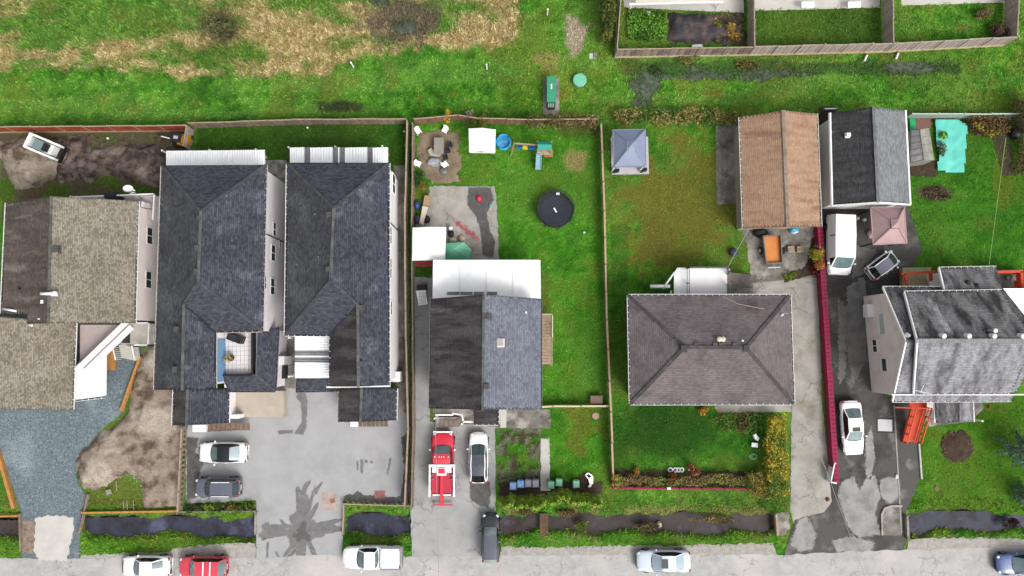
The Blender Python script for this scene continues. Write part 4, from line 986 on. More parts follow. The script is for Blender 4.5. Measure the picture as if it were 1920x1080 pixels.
    MB().bar(at(1714,830,.9), at(1732,768,3.0), .07, .07).build('outer_handrail', orr, h); MB().bar(at(1718,830,.5), at(1736,768,2.6), .07, .07).build('outer_handrail', orr, h)
    foot_hard([(1640,560),(1930,545),(1930,745),(1650,745)])
righthouse()
# ================================================================== garages
def garage(name, label, W, R, E, ze, zr, mw, me_, wallm, n_, tw, th):
    h = house(name, label, 'garage', [W[0]+(0,), E[0]+(0,), E[1]+(0,), W[1]+(0,)])
    a = slope(h, [W[0]+(ze,), R[0]+(zr,), R[1]+(zr,), W[1]+(ze,)], *mw, tw=tw, th=th); b = slope(h, [R[0]+(zr,), E[0]+(ze,), E[1]+(ze,), R[1]+(zr,)], *me_, tw=tw, th=th)
    gutter(h, [(at(*W[0],ze), at(*W[1],ze)), (at(*E[0],ze), at(*E[1],ze))])
    A, B = at(*W[1],ze)+Vector((.3,.3,-.1)), at(*E[1],ze)+Vector((-.3,.3,-.1)); C, D = at(*E[0],ze)+Vector((-.3,-.3,-.1)), at(*W[0],ze)+Vector((.3,-.3,-.1))
    gable_walls(h, A, B, C, D, at(*R[1],zr)+Vector((0,.3,-.16)), at(*R[0],zr)+Vector((0,-.3,-.16)), wallm)
    foot_hard([W[0], E[0], E[1], W[1]]); return h, a, b, A, B
g, a, b, A, B = garage('brown_garage', 'long brown shake-roofed garage next to the concrete strip', [(1387,220),(1394,428)], [(1468,207),(1477,425)], [(1531,213),(1539,425)], 2.8, 4.3, r_tan, r_tan, m_tanwall, 0, .3, .16)
caps(b, at(1468,207,4.3), at(1477,425,4.3), M('grey_ridge', S(158,144,132), .95, S(132,118,108), 1.5, island=.15), .3)
g, a, b, A, B = garage('black_white_garage', 'garage with black west slope and grey east slope behind the white van', [(1556,212),(1560,386)], [(1637,200),(1646,380)], [(1697,207),(1706,384)], 3.0, 4.8, r_char, r_greyE, m_whitewall, 0, .33, .15)
caps(b, at(1637,200,4.8), at(1646,380,4.8), M('grey_ridge_b', S(128,130,132), .95, S(104,106,108), 1.5, island=.15), .26)
vent(a, 1589, 254, 3.8, m_white, .28)
for p, q in (((1556,212,3),(1560,386,3)), ((1697,207,3),(1706,384,3)), ((1560,386,3),(1646,380,4.8)), ((1646,380,4.8),(1706,384,3))): MB().bar(at(*p), at(*q), .14, .2).build('rake_board', m_white, g)
MB().box((A+B)/2+Vector((0,-.04,-1.5)), (4.6,.08,2.4)).build('garage_door', m_white, g)
# ================================================================== neighbours at the back (only their south fronts show)
def backhouse(label, x0, x1, yb, side):
    h = thing('back_house', label, 'house', at((x0+x1)/2, yb-30))
    a, b = at(x0, yb), at(x1, yb)
    MB().prism([(a.x, a.y), (b.x, b.y), (b.x, b.y+9), (a.x, a.y+9)], -.1, 5.2).build('wall', m_whitewall, h)
    L = b.x-a.x
    for k in range(3): window(h, a, b, L*(.2+.3*k), 1.5, 1.6, 1.3, out=Vector((0,-1,0)))
    rz_ = Vector((0,0,0)); m1 = [Vector((a.x-.4,a.y-.4,5.2)), Vector((b.x+.4,b.y-.4,5.2)), Vector((b.x+.4,b.y+4.5,7.2)), Vector((a.x-.4,a.y+4.5,7.2))]
    m2 = [m1[3], m1[2], Vector((b.x+.4,b.y+9.4,5.2)), Vector((a.x-.4,a.y+9.4,5.2))]
    slope(h, m1, *r_greyE); slope(h, m2, *r_greyE)
    return h
hb = backhouse('white back house with a sloped patio canopy above the vegetable garden', 1175, 1372, -14, 0)
MB().slab([at(*q, 2.6) for q in ((1196,-30),(1352,-36),(1356,2),(1192,6))], .08).build('patio_canopy', M('cream_canopy', S(228,222,210), .6, S(214,208,196), 1), hb); MB().bar(at(1180,8,2.5), at(1356,4,2.5), .14, .16).build('canopy_beam', m_white, hb)
for q in ((1184,9),(1350,5)): MB().box(at(*q, 1.2), (.12,.12,2.4)).build('canopy_post', m_white, hb)
backhouse('white back house behind the olive lawn with two white tables', 1420, 1640, -24, 0)
backhouse('white back house at the upper right behind the shrub lawn', 1695, 1885, -28, 0)
# ------------------------------------------------------------------ fences
def fence(label, pts, hgt, mat, capm=None, panel=2.4, boards=14, name='board_fence', kick=None, post=.11, cat='fence', boardth=.025, postm=None, capw=.1, pickets=False, gapf=.96):
    P = [at(*p) for p in pts]; root = thing(name, label, cat, P[0])
    postm = postm or mat; pm = MB().box((0,0,hgt/2+.03), (post,post,hgt+.06)); pm.box((0,0,hgt+.08), (post*1.25,post*1.25,.04)); pme = None; o_ = ORG[root]
    first = None
    for a, b in zip(P, P[1:]):
        L = (b-a).length; n = max(1, round(L/panel)); l = L/n; rz = math.atan2(b.y-a.y, b.x-a.x)
        mb = MB(); bw = l/boards
        for k in range(boards):
            if pickets and k % 2: continue
            mb.box((-l/2+bw*(k+.5), .012*(1 if k % 2 else -1), hgt/2+random.uniform(-.012,.012)+.03), (bw*gapf, boardth, hgt-.1))
        for zz in (hgt*.22, hgt*.8): mb.box((0, .045, zz), (l, .04, .08))
        me = None
        for k in range(n):
            c = a+(b-a)*((k+.5)/n)
            if me is None:
                ob = mb.build('fence_panel', mat, None); me = ob.data; ob.parent = root
                cp = MB().box((0,0,hgt+.01), (l*.995,capw,.035)); co = cp.build('top_rail', capm or mat, None); cme = co.data; co.parent = root
                if kick: ko = MB().box((0,-.03,.14), (l*.99,.05,.34)).build('kick_board', kick, None); kme = ko.data; ko.parent = root
                else: ko = None
            else:
                ob = bpy.data.objects.new('fence_panel', me); col.objects.link(ob); ob.parent = root
                co = bpy.data.objects.new('top_rail', cme); col.objects.link(co); co.parent = root
                if kick: ko = bpy.data.objects.new('kick_board', kme); col.objects.link(ko); ko.parent = root
            for q in (ob, co)+((ko,) if ko else ()):
                q.location = c-o_; q.rotation_euler = (random.uniform(-.012,.012), 0, rz+random.uniform(-.006,.006))
        for k in range(n+1):
            if k == n and (b-P[-1]).length > .01: continue
            c = a+(b-a)*(k/n)
            if pme is None: po = pm.build('fence_post', postm, None); pme = po.data
            else: po = bpy.data.objects.new('fence_post', pme); col.objects.link(po)
            po.parent = root; po.location = c-o_; po.rotation_euler = (random.uniform(-.02,.02), random.uniform(-.02,.02), rz)
    return root
m_cream = M('cream_board', S(224,206,172), .9, S(194,174,138), 2)
fence('red stained board fence behind the muddy yard', [(-60,249),(362,246)], 1.75, m_redfence, m_timberlt, 2.45, 16, 'red_fence', m_timberlt, postm=m_timberlt)
fence('short grey timber fence return beside the small excavator', [(364,246),(359,282)], 1.6, m_greywood, m_timberlt, 1.9, 10)
fence('grey timber fence across the back of the two dark houses', [(368,241),(560,234),(766,233)], 1.6, m_timber, m_timberlt, 2.4, 14)
fence('long weathered post fence running down to the road beside the parking lot', [(768,236),(764,420),(766,640),(770,800),(764,945)], 1.7, m_timber, m_timberlt, 2.6, 12, capw=.14)
fence('second weathered fence line close beside the long post fence', [(778,240),(776,420),(778,640),(779,800),(775,948)], 1.5, m_timber, m_timber, 2.6, 12)
fence('brown overgrown back fence behind the white canopy', [(780,233),(862,226),(900,232),(1000,234),(1118,233)], 1.6, M('brown_board', S(158,122,100), .9, S(120,88,70), 3, 8, island=.25), m_timberlt, 2.2, 14)
fence('pale thin fence between the trampoline lawn and the olive lawn', [(1124,240),(1130,400),(1134,600),(1142,770),(1146,884)], 1.3, m_timber, M('pale_rail', S(206,182,152), .9, S(184,158,128), 3, 8), 2.7, 12, 'slim_fence', capw=.17)
fence('cream cross fence at the foot of the trampoline lawn', [(1010,762),(1036,760),(1140,760)], .9, m_timberlt, M('cream_rail_b', S(222,208,178), .85), 2.2, 12, 'slim_fence', capw=.16)
fence('tall grey board fence with mossy planks around the vegetable garden', [(1152,108),(1402,104)], 1.9, M('mossy_board', S(170,150,140), .9, S(118,102,94), 2.5, 9, island=.4), m_timberlt, 2.5, 14, kick=m_cream)
fence('tall taupe panel fence along the bog strip at upper right', [(1402,104),(1660,98),(1880,86)], 2.0, m_greywood, m_greywood, 2.4, 10, kick=m_cream)
fence('grey fence end climbing away beside the dark green hedge', [(1152,108),(1158,20),(1160,-40)], 1.9, m_greywood, m_timberlt, 2.4, 12)
fence('grey divider fence between the vegetable garden and the olive lawn', [(1402,104),(1402,-40)], 1.9, m_greywood, m_timberlt, 2.4, 12)
fence('taupe divider fence between the olive lawn and the shrub lawn', [(1655,98),(1652,-40)], 2.0, m_greywood, m_timberlt, 2.4, 10)
fence('taupe divider fence at the far upper right corner', [(1880,86),(1884,-40)], 2.0, m_greywood, m_timberlt, 2.4, 10)
fence('pale green metal fence behind the turquoise tarp', [(1696,222),(1890,222)], 1.3, M('pale_green_metal', S(186,204,190), .6, S(168,186,172), 1), M('pale_green_cap', S(210,220,212), .6), 2.4, 20, 'metal_fence', gapf=1.0)
fence('short mesh fence between the brown garage and the black garage', [(1532,214),(1556,214)], 1.5, m_galv, m_white, 1.2, 8, 'metal_fence')
fence('timber rail fence on the west side of the parking lot', [(352,800),(344,957)], 1.2, m_timber, m_timberlt, 2.0, 8, 'rail_fence', capw=.14, pickets=True)
fence('low rail fence above the ditch in front of the parking lot', [(646,942),(770,946)], .6, m_timber, m_timberlt, 2.0, 8, 'rail_fence', pickets=True)
fence('weathered timber kerb rail beside the dark SUV and the shrubs', [(344,958),(480,957)], .35, m_timber, m_galv, 2.0, 8, 'rail_fence')
fence('short timber rail at the corner of the lot over the small ditch', [(647,942),(645,1000)], .5, m_timber, m_timberlt, 2.0, 8, 'rail_fence', pickets=True)
fence('low crimson rail fence in front of the dark lawn', [(1148,913),(1398,915)], .55, m_brick, m_brick, 2.2, 12, 'crimson_fence', capw=.16, pickets=True)
fence('short crimson rail return beside the pale thin fence', [(1146,886),(1148,913)], .55, m_brick, m_brick, 2.2, 8, 'crimson_fence', capw=.14)
# timber boards laid as edging
def plank(label, a, b, w_=.18, h_=.28, mat=m_cedar, n=1):
    A, B = at(*a), at(*b); r = thing('edging_board', label, 'edging', A)
    for k in range(n): p, q = A+(B-A)*(k/n), A+(B-A)*((k+.995)/n); MB().bar(p+Vector((0,0,h_/2)), q+Vector((0,0,h_/2)), w_, h_).build('board', mat, r)
    return r
plank('fresh timber edging on the left side of the gravel drive', (0,846), (30,952), .28, .4, n=3)
plank('fresh timber edging short piece across the grass at the left edge', (-40,968), (40,966), .16, .3)
plank('fresh timber edging along the ditch below the dirt lot', (156,960), (338,957), .16, .35, n=5)
plank('leaning timber edging board between gravel and dirt beside the stairs', (266,668), (230,770), .2, .4, n=2)
plank('grey timber edging on the right side of the culvert drive', (168,926), (151,1000), .12, .3, m_timber, n=2)
plank('grey timber edging at the left side of the culvert drive', (40,962), (42,1034), .14, .3, m_timber, n=2)
plank('pale wall board at the end of the roadside ditch', (1452,962), (1455,1002), .2, .5, m_timberlt)
plank('grey kerb at the right edge of the lot beside the ditch', (481,958), (480,1002), .16, .3, m_concdark)
plank('pale concrete kerb between the lawn and the right driveway', (1722,832), (1727,898), .14, .16, m_concnew, n=2)
plank('grey kerb at the mouth of the ditch beside the right driveway', (1697,965), (1699,1010), .2, .4, m_concdark)
plank('long pale seam kerb down the middle of the wet right driveway', (1676,760), (1690,1000), .12, .06, m_conc, n=6)
# crimson block wall
r = thing('crimson_block_wall', 'long crimson block wall between the concrete drive and the wet drive', 'wall', at(1548,660))
wa, wb = at(1531,425), at(1562,904); nb_ = 62; d = (wb-wa)/nb_; rz = math.atan2(d.y, d.x)
MB().bar(wa+Vector((-.24,0,.45)), wb+Vector((-.24,0,.45)), .12, .9).build('wall_core', m_brick, r); MB().bar(wa+Vector((0,0,.35)), wb+Vector((0,0,.35)), .22, .7).build('wall_core', M('mortar', S(70,26,42), .95), r)
me = None
for k in range(nb_):
    for rr in range(2):
        p = wa+d*(k+.5); y_ = Vector((-d.y, d.x, 0)).normalized()
        loc = p+y_*(-.16+.3*rr)+Vector((0,0,.76-.12*rr))
        if me is None: ob = MB().box((0,0,0), (d.length*.84,.27,.16)).build('block', m_brick, None); me = ob.data
        else: ob = bpy.data.objects.new('block', me); col.objects.link(ob)
        ob.parent = r; ob.location = loc-ORG[r]+Vector((0,0,random.uniform(-.012,.012))); ob.rotation_euler = (random.uniform(-.02,.02), random.uniform(-.03,.03), rz+random.uniform(-.02,.02))
# ------------------------------------------------------------------ gazebos, canopies, shelters
def gazebo(label, c4, zt, m_roof, name='gazebo', base=None, vent_=True, posts=m_white):
    W = [at(*p, zt) for p in c4]; c = cen(W); r = thing(name, label, 'gazebo', Vector((c.x, c.y, 0)))
    top = [c+(p-c)*.26+Vector((0,0,.95)) for p in W]
    for k in range(4): MB().slab([W[k], W[(k+1)%4], top[(k+1)%4], top[k]], .05).build('roof_panel', m_roof, r)
    cap = [c+(p-c)*.24+Vector((0,0,1.1)) for p in W]; cp = c+Vector((0,0,1.4)); m = MB()
    for k in range(4): m.poly([cap[k], cap[(k+1)%4], cp])
    m.build('roof_cap', m_roof, r)
    for k in range(4): MB().bar(W[k]+Vector((0,0,.02)), W[(k+1)%4]+Vector((0,0,.02)), .08, .1).build('eave_beam', m_roof, r); MB().bar(W[k]+Vector((0,0,.05)), top[k]+Vector((0,0,.04)), .07, .06).build('hip_rib', m_roof, r)
    for p in W: q = c+(p-c)*.9; MB().box((q.x, q.y, zt/2), (.12,.12,zt)).build('post', posts, r)
    if base: MB().slab([at(*p, .14) for p in base], .14).build('floor', M('white_floor', S(206,202,206), .7, S(190,186,190), 1), r); 
    return r
gz = gazebo('blue-grey hardtop gazebo on a white floor beside the thin fence', [(1149,244),(1210,243),(1211,312),(1151,313)], 2.5, M('blue_grey_metal', S(146,156,184), .55, S(136,146,172), .8), base=[(1145,262),(1215,256),(1217,326),(1147,327)])
for q in ((1152,321),(1158,320),(1204,320),(1210,318)): p = at(*q, .5); MB().box(p+Vector((0,0,-.1)), (.25,.25,.8)).build('dark_planter', m_black, gz)
gazebo('dusty pink hardtop gazebo beside the black garage', [(1632,389),(1695,388),(1700,456),(1637,459)], 2.5, M('dusty_pink_metal', S(196,164,164), .55, S(182,150,150), .8), posts=m_black)
def canopy(name, label, c4, ze, zr, mat, axis=0, legs=True, drop=.25, cat='canopy'):
    W = [at(*p, ze) for p in c4]; c = cen(W); r = thing(name, label, cat, Vector((c.x, c.y, 0)))
    if axis == 0: r1, r2 = (W[0]+W[1])/2, (W[3]+W[2])/2
    else: r1, r2 = (W[0]+W[3])/2, (W[1]+W[2])/2
    r1 = r1+Vector((0,0,zr-ze)); r2 = r2+Vector((0,0,zr-ze))
    if axis == 0: pa, pb = [W[0], r1, r2, W[3]], [r1, W[1], W[2], r2]
    else: pa, pb = [W[0], W[1], r2, r1], [r1, r2, W[2], W[3]]
    MB().slab(pa, .04).build('roof_panel', mat, r); MB().slab(pb, .04).build('roof_panel', mat, r)
    m = MB()
    for k in range(4): a, b = W[k], W[(k+1)%4]; m.bar(a-Vector((0,0,drop/2)), b-Vector((0,0,drop/2)), .03, drop)
    m.build('valance', mat, r)
    for p in W: q = c+(p-c)*.96; MB().tube([(q.x,q.y,0),(q.x,q.y,ze)], .03, 6).build('leg', m_galv, r)
    return r
m_canv = M('white_canvas', (.70,.70,.69,1), .7, (.62,.62,.61,1), 1.2, 7)
canopy('canopy_tent', 'white canopy tent beside the blue paddling pool', [(879,241),(929,243),(928,286),(880,285)], 2.2, 2.55, m_canv, 0)
canopy('canopy_shelter', 'white sheet shelter against the long fence behind the house', [(774,427),(836,426),(834,487),(773,488)], 2.3, 2.6, m_canv, 0)
p = [(834,456),(870,454),(884,468),(880,486),(833,486)]
r = thing('green_tarp', 'mint green tarp draped beside the white shelter', 'tarp', at(858,472)); m = MB(); W = [at(p[0][0],p[0][1],1.5), at(p[1][0],p[1][1],1.3), at(p[2][0],p[2][1],.7), at(p[3][0],p[3][1],.5), at(p[4][0],p[4][1],1.3)]
ctr = at(852,466,1.75); 
for k in range(5): m.poly([W[k], ctr, W[(k+1)%5]]); m.poly([W[k], W[(k+1)%5], (W[(k+1)%5].x, W[(k+1)%5].y, .02), (W[k].x, W[k].y, .02)])
m_mint = M('mint_tarp', S(128,204,170), .5, S(108,186,152), 1)
m.build('tarp_sheet', m_mint, r); MB().tube([ctr-Vector((0,0,1.7)), ctr-Vector((0,0,.05))], .04).build('prop_pole', m_timber, r)
# greenhouse
c4 = [(1709,244),(1742,240),(1752,300),(1708,306)]
r = thing('greenhouse', 'small clouded greenhouse between the garage and the turquoise tarp', 'greenhouse', at(1730,274))
W = [at(*q, 1.6) for q in c4]; r1, r2 = at(1724,243,2.3), at(1732,300,2.3); pl = M('clouded_panel', S(170,170,160), .4, S(136,138,124), 1.2, 6); pl2 = M('pale_panel', S(206,202,206), .4, S(190,186,190), 1)
for k in range(4):
    a0, a1 = Vector(lerp(W[0], W[3], k/4)), Vector(lerp(W[0], W[3], (k+.97)/4)); b0, b1 = Vector(lerp(r1, r2, k/4)), Vector(lerp(r1, r2, (k+.97)/4)); c0, c1 = Vector(lerp(W[1], W[2], k/4)), Vector(lerp(W[1], W[2], (k+.97)/4))
    MB().slab([a0, b0, b1, a1], .03).build('roof_pane', pl2, r); MB().slab([b0, c0, c1, b1], .03).build('roof_pane', pl, r)
MB().prism([(q.x, q.y) for q in W], 0, 1.55).build('greenhouse_wall', pl, r)
MB().bar(r1+Vector((0,0,.03)), r2+Vector((0,0,.03)), .06, .06).build('ridge_bar', m_galv, r)
for k in range(6): MB().bar(Vector(lerp(W[0], W[3], k/5))+Vector((0,0,.04)), Vector(lerp(r1, r2, k/5))+Vector((0,0,.04)), .035, .03).build('glazing_bar', m_galv, r)
# turquoise tarp with wrinkles on the ground
tp = [(1748,224),(1790,224),(1800,230),(1812,238),(1808,290),(1804,328),(1752,322),(1756,290),(1750,260)]
def cloth(name, label, cat, poly, z, amp, mat, res=.18, seed=2):
    P = np.array([at(a, b)[:2] for a, b in outline(poly, 6, .8, seed)]); x0, y0 = P.min(0); x1, y1 = P.max(0)
    xs = np.arange(x0, x1, res); ys = np.arange(y0, y1, res); X, Y = np.meshgrid(xs, ys); x = X.ravel(); y = Y.ravel()
    ok = inpoly(x, y, [tuple(p) for p in P]); i = np.arange(len(x)).reshape(X.shape)
    Fq = np.stack([i[:-1,:-1], i[:-1,1:], i[1:,1:], i[1:,:-1]], -1).reshape(-1, 4); Fq = Fq[ok[Fq].sum(1) >= 3]
    z_ = z+amp*(1-np.abs(fbm(x*.7, y*.7, seed, 4)*2-1))+amp*.4*fbm(x*3, y*3, seed+1)
    us, inv = np.unique(Fq, return_inverse=True); c = np.array([x.mean(), y.mean(), 0]); V = np.stack([x, y, z_], 1)[us]-c
    o = npmesh(name, V, inv.reshape(-1, 4), mat); o.location = c; smooth(o); HARD.append(poly); return tag(o, label, cat)
cloth('ground_tarp', 'turquoise tarp spread over the bed beside the greenhouse', 'tarp', tp, .06, .22, M('turquoise_tarp', S(116,226,208), .45, S(100,208,190), .8))
cloth('ground_tarp', 'small bright green tarp scrap against the pale green fence', 'tarp', [(1700,222),(1714,224),(1716,246),(1702,250)], .05, .15, M('emerald_tarp', S(46,196,136), .5, S(36,170,116), 1))
# garden edging below tarp, and brown patch behind greenhouse
sheet('bed_soil_patch', [(1704,300),(1756,300),(1756,332),(1704,330)], .018, m_bed, 1.2)
sheet('brown_patio', [(1716,222),(1746,222),(1744,242),(1716,242)], .018, M('brown_mat', S(132,96,88), .9), .4)
# ------------------------------------------------------------------ vehicles
def paint(name, c, k=None): return M(name, c, .3, spec=.5, coat=.6)
m_wsc = M('windscreen_glass', S(124,146,150), .1, S(96,116,120), 1.5, 3, spec=.9)  # reflected sky painted into the windscreen as a pale base colour
m_side = M('tinted_glass', S(26,28,32), .08, spec=.8)
m_tyre = M('tyre', S(36,36,38), .85); m_rim = M('alloy_rim', S(170,170,174), .35, metal=.7)
m_head = M('headlamp', S(226,230,232), .1, spec=.8); m_tail = M('tail_lamp', S(170,30,40), .2, spec=.6)
p_white = paint('white_car_paint', (.68,.68,.68,1)); p_grey = paint('graphite_paint', S(98,100,116)); p_red = paint('crimson_paint', S(226,62,84)); p_pale = paint('pale_blue_paint', S(220,232,244))
p_blue = paint('steel_blue_paint', S(84,108,164)); p_dark = paint('dark_teal_paint', S(34,38,44)); p_truck = paint('bright_red_paint', S(230,36,66))
KINDS = {  # hood z, belt z, tail z, roof h, cabin x fractions (rear base, roof rear, roof front, front base)
 'sedan': (.80,.95,.98,1.45,(.13,.30,.55,.70)), 'suv': (.98,1.08,1.08,1.66,(.03,.10,.58,.72)), 'cross': (.92,1.02,1.02,1.6,(.04,.17,.58,.74)), 'city': (.92,1.0,1.0,1.52,(.05,.14,.66,.86)),
 'pickup': (1.08,1.15,1.12,1.85,(.40,.42,.60,.72)), 'van': (1.1,1.2,1.2,2.05,(.01,.03,.74,.87)) }
def car(name, label, cat, px, py, head, Lpx, Wpx, kind, body, roofm_=None, glassroof=False, sunroof=None, rails=None, sidem=None, wind=None, rearm=None, cabm=None):
    L, W = Lpx/19.95, Wpx/19.95; hz, bz, tz, H, cf = KINDS[kind]
    p = at(px, py, .8); rz = math.atan2(-head[1], head[0]); r = thing(name, label, cat, (p.x, p.y, .03), rz, local=True)
    hw = W/2; st = []
    box_ = kind == 'van'; 
    T = [0,.012,.04,.1,.2,.35,.5,.62,.74,.84,.92,.965,.99,1.0]
    def prof(t):
        wf = np.interp(t, [0,.012,.04,.12,.5,.8,.9,.95,.985,1], [.74,.84,.92,.98,1,.985,.94,.86,.72,.56] if not box_ else [.92,.96,.985,1,1,.99,.97,.93,.86,.74])
        zt = np.interp(t, [0,.03,.1,cf[0]+.02,cf[3],.9,.97,1], [tz-.18,tz-.03,tz,bz+.0,hz+.06,hz-.05,hz-.16,hz-.32])
        return wf*hw, zt
    V = []; F = []
    for t in T:
        w_, zt = prof(t); x = (t-.5)*L
        ring = [(0,zt+.015),(.45*w_,zt+.012),(.8*w_,zt-.015),(.93*w_,zt-.07),(w_,zt-.24),(w_,.55),(.975*w_,.34),(.88*w_,.22)]
        full = [(-a,b) for a,b in ring[:0:-1]]+ring
        V += [(x,a,b) for a,b in full]
    k = 15
    for i in range(len(T)-1):
        for j in range(k-1): F.append((i*k+j, i*k+j+1, (i+1)*k+j+1, (i+1)*k+j))
        F.append((i*k+k-1, i*k, (i+1)*k, (i+1)*k+k-1))
    F.append(tuple(range(k))); F.append(tuple((len(T)-1)*k+j for j in range(k-1,-1,-1)))
    m = MB(); m.v = V; m.f = F; bo = m.build('body', body, r, True)
    # cabin
    xb0, xr0, xr1, xb1 = [(f-.5)*L for f in cf]; xm = xr0+(xr1-xr0)*.48
    wb = hw*.90; wr = hw*(.70 if kind in ('sedan','city') else .76)
    if box_: wb = hw*.97; wr = hw*.84
    zb = bz-.03
    secs = [(xb0,zb,wb*.9,wb*.9), (xr0,H-.05,wr*.95,wb), (xm-.05,H,wr,wb), (xm+.05,H,wr,wb), (xr1,H-.04,wr*.96,wb), (xb1,hz+.05,wb*.86,wb*.88)]
    ys = [0,.5,.88,1.0]
    def pt(i, j, s):
        x, z, w1, w2 = secs[i]
        if j < 4: y = ys[j]*w1; zz = z+(.03*(1-ys[j]**2) if 0 < i < 5 else .02*(1-ys[j]**2)); xx = x+(-.0 if 0 < i < 5 else (0.12*(1-ys[j]**2)*(1 if i == 5 else -1)))
        else: y = w2; zz = zb; xx = x
        return (xx, s*y, zz)
    groups = {'cabin': MB(), 'windscreen': MB(), 'rear_window': MB(), 'roof': MB()}
    sides = []; pill = []; cab2 = {1: MB(), -1: MB()}
    for s in (1, -1):
        for i in range(5):
            for j in range(4):
                q = [pt(i,j,s), pt(i,j+1,s), pt(i+1,j+1,s), pt(i+1,j,s)]
                if s < 0: q = q[::-1]
                if j < 2 and i == 4: groups['windscreen'].poly(q)
                elif j < 2 and i == 0: groups['rear_window'].poly(q)
                elif j < 2: groups['roof'].poly(q)
                elif j == 3 and (i != 2): sides.append(q)
                elif j == 3: pill.append(q)
                else: cab2[s].poly(q)
    [cab2[s].build('roof_side', cabm or body, r) for s in (1, -1)]; [MB().poly(q).build('door_pillar', m_black, r) for q in pill]; groups['roof'].build('roof', roofm_ or body, r, True)
    groups['windscreen'].build('windscreen', wind or m_wsc, r, True); groups['rear_window'].build('rear_window', rearm or wind or m_wsc, r, True)
    for n_, q in enumerate(sides):
        if kind == 'van' and n_ % 4 != 3: MB().poly(q).build('side_panel', body, r)
        else: MB().poly(q).build('side_window', sidem or m_side, r)
    # cowl strip in front of the windscreen
    m = MB(); m.poly([(xb1+.02,-wb*.84,hz+.062),(xb1+.14,0-.45*wb,hz+.07),(xb1+.17,0,hz+.075),(xb1+.14,.45*wb,hz+.07),(xb1+.02,wb*.84,hz+.062),(xb1+.08,wb*.4,hz+.078),(xb1+.1,0,hz+.085),(xb1+.08,-wb*.4,hz+.078)]).build('cowl', m_black, r)
    # wheels
    wr_ = .33 if kind in ('sedan','city') else .38
    for fx in (-.30, .315):
        for s in (-1, 1):
            wm = MB().cyl((fx*L, s*(hw-.09), wr_), wr_, .22, 18, axis='Y').build('wheel', m_tyre, r, False)
            MB().cyl((fx*L, s*(hw+.015), wr_), wr_*.62, .04, 14, axis='Y').build('rim', m_rim, wm)
    for s in (-1, 1):
        w_, zt = prof(.95); MB().ball((.445*L, s*w_*.80, zt-.06), (.2,.16,.07), 10, 5).build('headlight', m_head, r, True)
        w_, zt = prof(.03); MB().ball((-.478*L, s*w_*.84, zt-.10), (.10,.18,.09), 10, 5).build('tail_light', m_tail, r, True)
        MB().ball((xb1-.28, s*(hw+.09), bz+.03), (.09,.13,.09), 8, 5).build('wing_mirror', body if kind != 'pickup' else m_white, r, True)
        for fx in (.02, .22): MB().box(((fx-.1)*L, s*(hw+.005), bz-.16), (.18,.03,.04)).build('door_handle', m_rim if body is not p_white else body, r)
    if glassroof:
        pass
    if sunroof:
        fx, l_, w_ = sunroof; x = xr0+(xr1-xr0)*fx; MB().box((x,0,H+.035), (l_,w_,.02)).build('sunroof', m_side if sunroof[2] > 0 else m_side, r)
    if rails:
        for s in (-1, 1): MB().bar((xr0+.25,s*wr*.92,H+.05), (xr1-.15,s*wr*.92,H+.05), .06, .06).build('roof_rail', rails, r)
    MB().box((.497*L,0,.5), (.04,W*.5,.16)).build('grille', m_black, r); MB().box((-.497*L,0,.62), (.03,.5,.14)).build('licence_plate', m_white, r)
    return r, (L, W, H, xb0, xr0, xr1, xb1, wr, hz, bz)
black_roof = M('black_soft_top', S(30,32,40), .5)
LF = (-1, 0)
r, d = car('parked_car', 'white convertible with black roof parked in the grey lot', 'car', 417, 849, LF, 90, 38, 'sedan', p_white, roofm_=black_roof, sidem=black_roof, cabm=black_roof, rearm=M('soft_top_window', S(170,184,190), .15))
r, d = car('parked_car', 'dark grey SUV with white roof rails beside the lot shrubs', 'car', 408, 914, LF, 84, 36, 'suv', p_grey, rails=m_white, wind=M('dark_windscreen', S(70,80,88), .1, spec=.8))
r, d = car('parked_car', 'white sedan on the road verge in front of the red car', 'car', 273, 1063, LF, 89, 38, 'sedan', p_white)
r, d = car('parked_car', 'crimson SUV with pale roof bars parked on the road verge', 'car', 380, 1063, LF, 87, 38, 'suv', p_red)
for fx in (.32, .62): MB().bar((d[4]+(d[5]-d[4])*fx,-d[7],d[2]+.08), (d[4]+(d[5]-d[4])*fx,d[7],d[2]+.08), .1, .05).build('roof_bar', m_white, r)
r, d = car('parked_car', 'pale blue sedan with dark sunroof parked on the road', 'car', 1244, 1053, LF, 98, 40, 'sedan', p_pale, sunroof=(.8,.55,.8), wind=M('pale_glass', S(184,200,212), .1, S(170,186,200), 1))
r, d = car('parked_car', 'steel blue car cut off by the right edge of the road', 'car', 1918, 1057, (-1,.05), 92, 38, 'sedan', p_blue)
r, d = car('parked_car', 'white crossover with glass roof beside the red tow truck', 'car', 897, 858, (0,-1), 92, 36, 'cross', p_white, roofm_=M('glass_roof', S(66,70,82), .12, S(90,94,106), .8, spec=.7), wind=M('dark_teal_glass', S(78,104,112), .1, S(50,66,74), 1.2, spec=.8), rearm=M('black_hatch', S(24,26,30), .15))
r, d = car('parked_car', 'black-green SUV with grey roof at the end of the shared driveway', 'car', 920, 1008, (.0,-1), 86, 34, 'suv', p_dark, roofm_=M('slate_roof', S(84,90,106), .3, S(104,104,118), .6, coat=.3), wind=M('shiny_windscreen', S(96,112,116), .08, S(168,184,188), .8, spec=.9))
r, d = car('parked_car', 'white sedan with small sunroof on the wet driveway', 'car', 1599, 803, (.04,1), 100, 40, 'sedan', p_white, sunroof=(.82,.38,.7))
